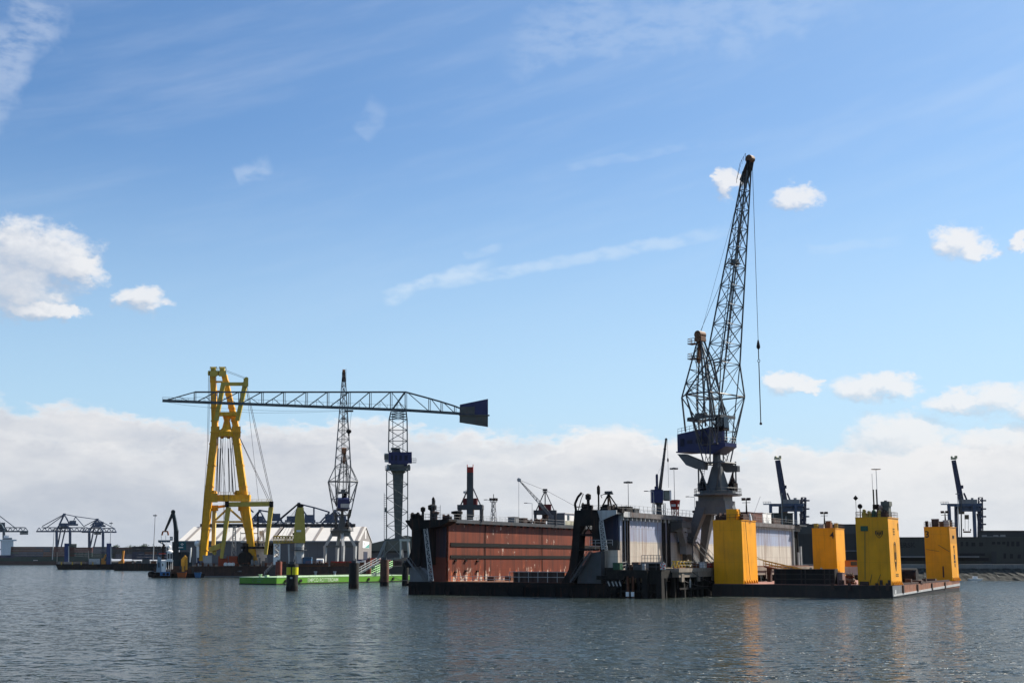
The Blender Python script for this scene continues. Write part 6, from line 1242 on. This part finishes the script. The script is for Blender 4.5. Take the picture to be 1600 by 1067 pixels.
for (lb, u, w_, h, mt) in (('red site container on the quay left of the hammerhead crane', 597, 8, 3, mat('dark_red_container', (.22, .02, .03), .5, streak=.3)), ('long maroon site container under the hammerhead crane', 613, 9, 2.4, mat('maroon_container', (.14, .015, .03), .5, streak=.3)), ('pale timber crate stack beside the black end of the dock', 626, 6, 4, conc)):
    t = thing('site_container', lb, 'container', P(u, 876, 625), 0, 'site containers on the quay'); t.location.z = LZ
    m = MB(); m.box(-w_ / 2, w_ / 2, -1.3, 1.3, .1, h); m.build('body', mt, t)
    m = MB()
    for k in range(7): x = -w_ / 2 + .2 + k * (w_ - .4) / 6; m.box(x - .06, x + .06, -1.38, -1.3, .1, h)
    m.box(-w_ / 2 - .05, w_ / 2 + .05, -1.36, 1.36, h - .14, h + .03); m.build('rib', mt, t)
# ---- ship to shore container cranes
stsm = mat('harbour_crane_blue', (.035, .06, .11), .55, vary=.15); stsd = mat('harbour_crane_navy', (.012, .020, .055), .55, vary=.2); stsg = mat('crane_slate', (.03, .055, .08), .55, vary=.15)
def sts_down(label, D, legs, vb, vleg, boom, vboom, apex, house, stays, mt, cab=None, group=None):
    f = Frame(legs[0], vb, D); s = D / 2000 * 1.35
    t = thing('container_crane', label, 'container crane', f.o, 0, 'ship to shore container cranes')
    for u in legs:
        for d in (-9, 9): m = MB(); m.beam(f(u, vb, d), f(u, vleg, d), 2.6 * s, 2.0); m.beam(f(u, vleg, d), f(u + (4 if u == legs[0] else -4), vleg - 7, d), 2.6 * s, 2.0); m.build('leg', mt, t)
    m = MB()
    for d in (-9, 9): m.beam(f(legs[0] + 4, vleg - 7, d), f(legs[-1] - 4, vleg - 7, d), 4 * s, 2); m.beam(f(legs[0], vb - 14, d), f(legs[-1], vb - 14, d), 1.6 * s, 1.4)
    m.build('portal_beam', mt, t)
    for d in (-7, 7): m = MB(); m.beam(f((legs[0] + legs[-1]) / 2 + d * .5, vleg - 4, d), f(legs[0] + d * .4 + 4, vb - 16, d), 1.4 * s, 1.2); m.build('inclined_strut', mt, t)
    m = MB(); a, b = boom
    for d in (-3.5, 3.5):
        m.beam(f(a, vboom + 4, d), f(b, vboom + 4, d), 1.6 * s); m.beam(f(a + 8, vboom - 2, d), f(b - 5, vboom - 2, d), 1.0 * s); n = max(4, round((b - a) / 8))
        for i in range(n): u = a + (b - a) * i / n; w_ = (b - a) / n; m.beam(f(u, vboom + 4, d), f(u + w_ / 2, vboom - 2, d), .7 * s); m.beam(f(u + w_ / 2, vboom - 2, d), f(u + w_, vboom + 4, d), .7 * s)
    m.build('boom', mt, t)
    m = MB()
    for d in (-5, 5): m.beam(f(apex[0] - 8, vleg - 8, d), f(apex[0], apex[1], d * .3), 1.4 * s); m.beam(f(apex[0] + 9, vleg - 8, d), f(apex[0], apex[1], d * .3), 1.2 * s)
    m.hexa(fq(f, apex[0] - 2.3, apex[0] + 2.3, apex[1] + 3.5, apex[1] - 1.2, -2, 2)); m.build('apex_frame', mt, t)
    m = MB()
    for (p, q_) in stays: m.beam(f(*p), f(*q_), (1.6 if D < 1700 else .8) * s)
    m.build('stay', mt, t)
    for h in house: m = MB(); m.hexa(fq(f, *h, -4, 4)); m.hexa(fq(f, h[0] - 3, h[1] + 3, h[2] + 3, h[2], -5, 5)); m.build('machine_house', mt, t)
    if cab: m = MB(); m.hexa(fq(f, *cab, -3, 3)); m.build('trolley_cab', mgrey, t)
    return t
sts_down('blue container crane with its boom down at the far left shore, with the taller peak', 2080, [88.5, 109.5], 872, 828, (57, 141), 826, (100.5, 803), [(94, 107, 823, 817), (108.5, 119, 818, 813)], [((100.5, 803), (66, 822)), ((100.5, 803), (118, 806.5)), ((118, 806.5), (150, 811)), ((118, 807), (131, 822)), ((118, 807), (112, 820)), ((100.5, 804), (70, 826))], stsm)
sts_down('blue container crane on the far left shore to the right of the tall peaked one', 2110, [139.5, 161], 872, 830, (128, 182), 827, (152, 811), [(148, 162, 820, 815)], [((152, 811), (131, 822)), ((152, 811), (163, 817)), ((163, 817), (180, 826)), ((152, 811), (141, 821))], stsm, (147, 158, 835, 831))
sts_down('slate container crane cut off by the left edge of the photo', 2060, [-14, 6], 872, 826, (-60, 44), 826, (-8, 800), [(-6, 8, 826, 816)], [((-8, 800), (26, 826)), ((-8, 800), (-40, 824))], stsg, (31, 44, 835, 830))
sts_down('blue container crane peeking over the white roof behind the mustard crane', 1500, [452, 492], 868, 822, (410, 516), 818, (467, 786), [(476, 490, 812, 804), (448, 462, 812, 806)], [((467, 786), (437, 811)), ((467, 786), (428, 820)), ((467, 787), (492, 793)), ((492, 793), (515, 800)), ((467, 788), (484, 812)), ((490.5, 793), (490.5, 818)), ((515, 800), (500, 816))], stsm)
sts_down('blue container crane over the white roof, half hidden by the yellow sheerlegs', 1540, [400, 425], 868, 822, (384, 446), 818, (406, 797), [(421, 438, 811, 802), (396, 412, 812, 806)], [((406, 797), (388, 818)), ((406, 797), (424, 800)), ((424, 800), (444, 818)), ((396, 800), (384, 790))], stsm)
sts_down('blue container crane over the white roof just left of the distant luffing crane', 1520, [514, 540], 868, 822, (500, 552), 818, (524, 797), [(508, 528, 813, 803), (530, 541, 812, 806)], [((524, 797), (503, 818)), ((524, 797), (548, 818))], stsm)
def sts_up(label, du, group=None):
    D = 820; f0 = Frame(1500, 852, D); f = lambda u, v, d=0: f0(u, v, d)
    t = thing('container_crane', label, 'container crane', P(1500 + du, 852, D), 0, 'ship to shore container cranes')
    m = MB()
    for d in (-2.4, 2.4): m.beam(f(1502.5, 786, d), f(1490, 719, d), 3.2, 1.4, 2.6, 1.2)
    for i in range(12): k = i / 12; m.beam(f(1502.5 - 12.5 * k, 786 - 67 * k, -2.4), f(1502.5 - 12.5 * (k + .04), 786 - 67 * (k + .04), 2.4), .9)
    m.beam(f(1506, 770), f(1512, 784), .9); m.box(f(1502, 770).x, f(1505, 770).x, -1, 1, f(1502, 763).z, f(1502, 758).z); m.build('raised_boom', stsd, t)
    m = MB(); m.hexa(fq(f, 1485.5, 1494.5, 718, 714.5, -3, 3)); m.tube(f(1487, 714, -2), f(1487, 714, 2), .7, 8); m.box(f(1492, 713).x, f(1495, 713).x, -1, 1, f(1492, 716).z, f(1492, 712).z); m.build('boom_tip', mat('pale_khaki', (.33, .31, .2), .6), t)
    m = MB(); m.hexa(fq(f, 1498.5, 1527, 786.5, 780, -5, 5)); m.hexa(fq(f, 1517, 1521, 780, 777.5, -2, 2)); m.build('machine_house', mgrey, t)
    m = MB(); m.hexa(fq(f, 1481, 1534, 791, 786.5, -6, -4)); m.hexa(fq(f, 1481, 1534, 791, 786.5, 4, 6)); m.hexa(fq(f, 1500, 1532, 799, 793, -4.5, 4.5)); m.hexa(fq(f, 1500, 1530, 793, 791, -3, -1)); m.build('portal_beam', stsm, t)
    for (u, d, ub) in ((1482.5, -6, 1485.5), (1493.5, 6, 1495), (1521.5, -6, 1524), (1531, 6, 1531.5)): m = MB(); m.beam(f(ub, 852, d), f(u, 788, d), 4.2 * D / 2000, 1.6); m.build('leg', stsm, t)
    m = MB(); m.hexa(fq(f, 1470, 1482, 788.5, 786.5, -3, 3)); m.rail([f(1470, 786.5, -3), f(1482, 786.5, -3)], 1.2, .12, 1.5); m.build('walkway', lgrey, t)
    m = MB(); m.lattice([[f(1528, 850, -2), f(1536, 850, -2), f(1536, 850, 2), f(1528, 850, 2)], [f(1529, 777, -1.5), f(1535, 777, -1.5), f(1535, 777, 1.5), f(1529, 777, 1.5)]], .45, .25, 8, 'x')
    for v in (783, 796, 808, 820): m.hexa(fq(f, 1533, 1541, v, v - 2.4, -2, 2)); m.hexa(fq(f, 1527, 1534, v + 5, v + 3, -1, 1))
    m.build('stair_tower', stsd, t)
    m = MB(); m.hexa(fq(f, 1497, 1507, 803, 791, -2, 2)); m.hexa(fq(f, 1507, 1514, 811, 804, -1.5, 1.5)); m.build('trolley_cab', mat('cab_brown', (.12, .09, .06), .6), t)
    m = MB(); m.hexa(fq(f, 1505, 1517, 832, 829.5, -1.5, 1.5)); m.beam(f(1505.5, 829), f(1505.5, 826), .6); m.beam(f(1516.5, 829), f(1516.5, 826), .6); m.build('spreader', brownp, t)
    m = MB(); m.tube(f(1508, 811), f(1508, 829), .12, 4); m.tube(f(1513, 811), f(1513, 829), .12, 4); m.beam(f(1527, 802), f(1532, 836), .9); m.tube(f(1502.5, 850, -8), f(1501.5, 772, -8), .4, 6); m.build('rope', wire, t)
    return t
sts_up('blue container crane with its boom raised, behind the yellow tower numbered 3', 0)
sts_up('blue container crane with its boom raised, behind the white end of the dock', -278)
# ---- dark warehouses along the right quay
dk = mat('dark_warehouse_cladding', (.032, .034, .035), .7, vary=.15, scale=.08, panel=(0, 7, 60, .12), streak=.3, streakcol=(.02, .02, .02)); dk2 = mat('warehouse_band', (.05, .053, .055), .7, vary=.12, scale=.08); dk3 = mat('warehouse_olive', (.042, .044, .04), .7, vary=.15, scale=.08, streak=.3, streakcol=(.025, .025, .022))
f = Frame(1310, 880, 540)
wa = thing('dark_warehouse', 'dark slate warehouse with a lighter upper band behind the far left yellow tower', 'warehouse', f.o, 0)
m = MB(); m.hexa(fq(f, 1236, 1386, 882, 834, 0, 50)); m.build('wall', dk, wa)
m = MB(); m.hexa(fq(f, 1235, 1387, 834, 819.5, -.6, 51)); m.hexa(fq(f, 1234.6, 1387.4, 819.5, 818.6, -.9, 51.4)); m.build('upper_band', dk2, wa)
m = MB(); m.hexa(fq(f, 1300, 1400, 861, 859.5, -2, -.1)); m.build('canopy', mgrey, wa)
f = Frame(1480, 880, 520)
wb_ = thing('long_warehouse', 'long dark olive warehouse with letters and black openings on the right quay', 'warehouse', f.o, 0)
m = MB(); m.hexa([f(1387, 882, 0), f(1900, 882, 0), f(1900, 882, 50), f(1387, 882, 50), f(1387, 839.5, 0), f(1900, 838, 0), f(1900, 838, 50), f(1387, 839.5, 50)]); m.build('wall', dk3, wb_)
m = MB(); m.hexa([f(1387, 839.7, -.4), f(1900, 838.2, -.4), f(1900, 838.2, 51), f(1387, 839.7, 51), f(1387, 838.9, -.4), f(1900, 837.4, -.4), f(1900, 837.4, 51), f(1387, 838.9, 51)]); m.build('parapet', dk2, wb_)
m = MB(); text_into(m, 'MAERSK', 2.9, f(1389, 855, -.05), (1, 0, 0), (0, 0, 1), .08, bold=.03); m.build('lettering', mat('dark_letters', (.012, .013, .014), .7), wb_)
for (u, w_, v0, v1) in ((1550, 5, 850, 846), (1558, 5, 850, 846), (1566, 5, 850, 846), (1573, 4, 853, 845.5), (1580, 5, 853, 845.5), (1588, 5, 853, 845.5), (1501, 4, 853, 846), (1509, 4, 853, 846), (1518, 6, 853, 847), (1530, 6, 853, 847), (1499, 40, 868, 864), (1568, 4, 872, 864), (1578, 5, 872, 865), (1590, 5, 872, 866)):
    m = MB(); m.hexa(fq(f, u, u + w_, v0, v1, -.12, -.02)); m.build('opening', mat('black_opening', (.012, .012, .013), .7), wb_)
m = MB(); m.hexa(fq(f, 1549, 1557, 880, 861, -1.5, -.1)); m.build('porch', dk, wb_)
for u in (1420, 1464, 1508): m = MB(); m.hexa(fq(f, u - 22, u + 22, 870.5, 868.5, -4, -.1)); m.build('loading_canopy', mgrey, wb_)
m = MB(); m.hexa(fq(f, 1402, 1545, 876, 871, -.3, -.02)); m.build('loading_bay', mat('black_opening', (.012, .012, .013), .7), wb_)
f = Frame(1570, 880, 600)
wc = thing('tall_warehouse', 'taller dark block rising behind the long olive warehouse at the right edge', 'warehouse', f.o, 0)
m = MB(); m.hexa(fq(f, 1528, 1950, 882, 829.5, 0, 40)); m.build('wall', dk, wc); m = MB(); m.hexa(fq(f, 1527.5, 1951, 829.5, 828.6, -.5, 41)); m.build('parapet', dk3, wc)
m = MB(); [m.hexa(fq(f, u, u + 8, 838, 835 + (u % 3) * .5, -30, -26)) for u in (1534, 1552, 1563)]; m.hexa(fq(f, 1534, 1572, 839, 837.6, -31, -25)); m.build('roof_plant', mgrey, wc)
f = Frame(1210, 870, 600)
wd = thing('green_black_shed', 'dark green shed showing over the far end of the white dock wing', 'shed', f.o, 0)
m = MB(); m.hexa(fq(f, 1182, 1239, 880, 802, 0, 30)); m.build('wall', mat('dark_green_cladding', (.03, .036, .033), .7, vary=.15, scale=.1, panel=(0, 6, 60, .1)), wd); m = MB(); m.hexa(fq(f, 1181, 1240, 802, 801, -.5, 31)); m.build('parapet', dk, wd)
m = MB(); m.tube(f(1208, 815, -2), f(1208, 803, -2), .15); m.tube(f(1228, 815, -2), f(1228, 806, -2), .12); m.build('mast', lgrey, wd)
for (lb, u, mt) in (('small red car parked on the right quay by the dark porch', 1546, redp), ('small lime green car parked on the right quay beside the red car', 1538.5, mat('lime_paint', (.25, .4, .02), .4))):
    t = thing('parked_car', lb, 'car', P(u, 880, 505), 0, 'cars on the right quay'); t.location.z = LZ
    m = MB(); m.box(-2, 2, -.85, .85, .35, .95); m.build('body', mt, t, bevel=.12); m = MB(); m.box(-1.1, 1.2, -.75, .75, .95, 1.5, .4, .1); m.build('cabin', glassm, t, bevel=.05)
    for x in (-1.25, 1.25): m = MB(); m.tube((x, -.88, .35), (x, .88, .35), .34, 12); m.build('wheel', blk, t, True)
t = thing('small_boat', 'tiny white boat lying at the foot of the rubble slope', 'boat', P(1523, 904, 455), .2); t.location.z = 0
m = MB(); m.hexa([V((-2, -.6, -.2)), V((2, -.6, -.2)), V((2, .6, -.2)), V((-2, .6, -.2)), V((-2.4, -.9, .7)), V((2.8, -.9, .7)), V((2.8, .9, .7)), V((-2.4, .9, .7))]); m.build('hull', white, t); m = MB(); m.box(-.6, .8, -.6, .6, .7, 1.5); m.build('cabin', white, t)

# ---- far left: container ship, stacks, barges
f = Frame(40, 882, 1990); s = .99
cs = thing('container_ship', 'dark green container ship with a white bridge lying at the far shore', 'ship', f.o, 0)
m = MB(); m.hexa(fq(f, -80, 172, 884, 876.5, -8, 8)); m.cur = 1; m.hexa(fq(f, -80, 174, 876.5, 869.5, -8.5, 8.5)); m.build('hull', [mat('ship_boot_red', (.04, .022, .02), .6, vary=.2), mat('ship_hull_green', (.012, .034, .028), .5, vary=.2)], cs)
m = MB(); m.hexa(fq(f, 1, 21, 868, 845, -7, 7)); m.hexa(fq(f, -2, 26, 845, 842.5, -8, 8)); m.hexa(fq(f, 4, 19, 842.5, 839.5, -6, 6)); m.hexa(fq(f, 6, 14, 839.5, 836, -2, 2)); m.cur = 1; m.hexa(fq(f, 4, 19, 842.2, 840.6, -6.3, -6)); m.build('bridge', [mat('ship_white', (.6, .62, .64), .5), glassm], cs)
m = MB(); m.hexa(fq(f, -3, 22, 871, 867, -8.8, -7)); m.build('poop_deck', mat('ship_navy', (.015, .02, .05), .5), cs)
m = MB(); text_into(m, 'CMA', 2.0, f(55, 876, -8.6), (1, 0, 0), (0, 0, 1), .05) if False else m.box(f(55, 876).x, f(62, 876).x, -8.62, -8.5, f(0, 875.6).z, f(0, 874.6).z); m.build('name_band', lgrey, cs)
CT = {'dark blue': (.012, .022, .05), 'dark green': (.012, .035, .028), 'brown': (.06, .022, .018), 'rust red': (.085, .024, .02), 'grey blue': (.04, .055, .075), 'black': (.014, .016, .02)}
protos = {}
def container(colr, loc, where):
    k = colr
    if k not in protos:
        m = MB(); m.box(-6.1, 6.1, -1.22, 1.22, .02, 2.55)
        for x in (-6.08, 6.08):
            for y in (-1.2, 1.2): m.box(x - .1, x + .1, y - .1, y + .1, 0, 2.59)
        for i in range(11): x = -5.5 + i * 1.1; m.box(x - .2, x + .2, -1.25, -1.22, .15, 2.4)
        protos[k] = m.build('shipping_container', mat('container_' + k.replace(' ', '_'), CT[k], .6, vary=.15, streak=.3)); o = protos[k]
    else:
        o = protos[k].copy(); COL.objects.link(o)
    o.location = loc; o['label'] = k + ' shipping container stacked ' + where; o['category'] = 'container'; o['group'] = 'shipping containers ' + where
    return o
random.seed(11)
def stack(u0, u1, v0, D, rows, cols, where, palette, step=12.5):
    a, b = P(u0, v0, D), P(u1, v0, D); n = math.ceil((b.x - a.x) / step)
    for i in range(n):
        for r in range(rows if not callable(rows) else rows(i)):
            c = palette[(i // 4 + r // 3) % len(palette)] if random.random() < .86 else random.choice(palette)
            container(c, (a.x + i * step, D, a.z + r * 2.62), where)
stack(23, 84, 870, 1984, 6, 1, 'on the deck of the far green ship', ['dark blue', 'brown', 'dark blue', 'dark green'])
stack(84, 112, 870, 1984, 6, 1, 'on the deck of the far green ship', ['brown', 'rust red'])
stack(112, 150, 871, 1984, lambda i: 8 if i < 1 else 6, 1, 'on the deck of the far green ship', ['dark green', 'rust red', 'dark green'])
stack(150, 178, 872, 2075, 7, 1, 'on the far terminal behind the barges', ['dark green', 'grey blue', 'dark blue'])
stack(182, 214, 873, 2075, 7, 1, 'on the far terminal behind the barges', ['dark blue', 'black', 'brown'])
stack(216, 262, 874, 1300, lambda i: 5 + (i > 3), 1, 'on the terminal left of the material handler', ['dark blue', 'black', 'dark blue', 'brown'])
# jack up barge with two blue legs, and the long work pontoon behind the tug
f = Frame(130, 889, 1010)
jb = thing('leg_barge', 'low black barge with two blue spud legs far left', 'barge', f.o, 0)
m = MB(); m.hexa([f(91, 891, -8), f(180, 891, -8), f(180, 891, 8), f(91, 891, 8), f(87, 881, -9), f(182, 881, -9), f(182, 881, 9), f(87, 881, 9)]); m.build('hull', blk, jb)
for u in (104.5, 170.5):
    m = MB(); m.hexa(fq(f, u - 4, u + 3.5, 884, 848.5, -2, 2)); m.cur = 1; m.hexa(fq(f, u + 2, u + 3.7, 880, 853, -2.1, -1.9)); m.build('spud_leg', [mat('spud_blue', (.02, .045, .14), .5, streak=.3), lgrey], jb)
m = MB(); m.hexa(fq(f, 139, 156, 881, 872.5, -3, 3)); m.build('white_cabin', lgrey, jb)
m = MB(); m.beam(f(161, 881), f(161, 872), 2, 2); m.beam(f(161, 876), f(166, 866), 1.4, 1.2); m.hexa(fq(f, 158, 165, 881, 876, -2, 2)); m.build('orange_excavator', mat('excavator_orange', (.5, .2, .03), .5), jb)
for u in (96, 113, 127, 145): m = MB(); m.hexa(fq(f, u - 1, u + 1, 882, 877.5, -9, -8)); m.build('yellow_post', ylw, jb)
m = MB(); m.hexa(fq(f, 90, 96, 881, 877, -6, 6)); m.hexa(fq(f, 100, 112, 881, 877.5, -4, 4)); m.rail([f(92, 881, -8), f(150, 881, -8)], 1.6, .15, 4); m.tube(f(89, 881), f(89, 862), .2); m.tube(f(138.5, 881), f(138.5, 860), .2); m.build('deck_gear', mgrey, jb)
f = Frame(215, 891, 900)
pb = thing('long_pontoon', 'long black work pontoon with a small yellow crane behind the tug', 'pontoon', f.o, 0)
m = MB(); m.hexa(fq(f, 178, 250, 893, 880, -8, 8)); m.build('hull', blk, pb)
m = MB(); m.beam(f(191, 880), f(191.5, 874), 2, 2); m.beam(f(191.5, 875), f(193, 860), 1.2, 1.2); m.hexa(fq(f, 185, 193, 880, 876, -2, 2)); m.build('yellow_crane', mat('excavator_orange', (.5, .2, .03), .5), pb)
for (u, w_, h, mt) in ((196, 14, 3, rustm), (213, 8, 4, dgrey), (222, 12, 7, dgrey), (225, 6, 5, blk), (236, 8, 4, rustm), (206, 3, 5, conc)): m = MB(); m.hexa(fq(f, u, u + w_, 880.5, 880 - h, -3 - u % 4, 3)); m.build('deck_cargo', mt, pb)
# slim masts far away
for (lb, u, v0, v1, D, r) in (('very tall thin aerial mast on the left between the blue cranes and the material handler', 239, 880, 806, 900, .25), ('thin light mast at the left foot of the far blue cranes', 82, 872, 828, 1980, .5), ('thin light mast at the right end of the far blue cranes', 171, 872, 818, 1980, .5), ('lamp mast over the roofs at the far right quay in front of the blue crane', 1502, 880, 772, 560, .13), ('lamp mast behind the white dock end in front of the blue crane', 1224.5, 880, 772, 560, .13)):
    p = P(u, v0, D); t = thing('light_mast', lb, 'mast', p, 0, 'slim far light masts'); h = P(u, v1, D).z - p.z
    m = MB(); m.tube((0, 0, -2), (0, 0, h), r * 1.4, 6, r * .8); m.build('pole', lgrey, t); m = MB(); m.box(-r * 5, r * 5, -r * 3, r * 3, h, h + r * 3); m.tube((0, 0, h), (0, 0, h + r * 6), r * .7, 5); m.build('lamp_head', mgrey, t)
# trees on the skyline
tm = mat('far_foliage', (.03, .05, .025), .9, vary=.4, scale=.15)
def tree(u, v0, D, h, label, sd):
    random.seed(sd); p = P(u, v0, D); t = thing('tree', label, 'tree', p, 0, 'trees on the far shore')
    m = MB(); m.tube((0, 0, -1), (0, 0, h * .5), h * .035, 6, h * .02)
    for i in range(4): a = i * 1.6; m.tube((0, 0, h * (.25 + .05 * i)), (math.cos(a) * h * .22, math.sin(a) * h * .22, h * .62), h * .015, 5)
    m.build('trunk', timber, t); m = MB()
    for k in range(6):
        c = V((random.gauss(0, .2) * h, random.gauss(0, .2) * h, h * (.5 + random.random() * .35)))
        for i in range(60):
            q_ = c + V((random.gauss(0, 1), random.gauss(0, 1), random.gauss(0, .8))) * h * .1; a = V((random.gauss(0, 1), random.gauss(0, 1), random.gauss(0, 1))).normalized() * h * .045; b = a.orthogonal().normalized() * h * .035
            m.add([q_ - a, q_ + b, q_ + a, q_ - b], [(0, 1, 2, 3)])
    return m.build('crown', tm, t)
for i in range(14):
    u = 176 + i * 5.6 + jit(2); tree(u, 872, 2300 + jit(120), 20 + jit(5), 'dark bushy tree in the row on the far shore skyline', 100 + i)
# ---- the air over the harbour: far things pale a little
m = MB(); m.box(-5200, 5200, -60, 5000, -4, 130)
hz_ = bpy.data.materials.new('harbour_haze'); hz_.use_nodes = True; hn = hz_.node_tree; hn.nodes.clear()
ho = hn.nodes.new('ShaderNodeOutputMaterial'); hv = hn.nodes.new('ShaderNodeVolumePrincipled'); hn.links.new(hv.outputs[0], ho.inputs['Volume'])
hv.inputs['Color'].default_value = (.82, .90, 1, 1); hv.inputs['Density'].default_value = .00001; hv.inputs['Anisotropy'].default_value = .2
o = m.build('haze', hz_); o['kind'] = 'stuff'; o['label'] = 'thin pale haze over the harbour'
SC.cycles.volume_bounces = 0
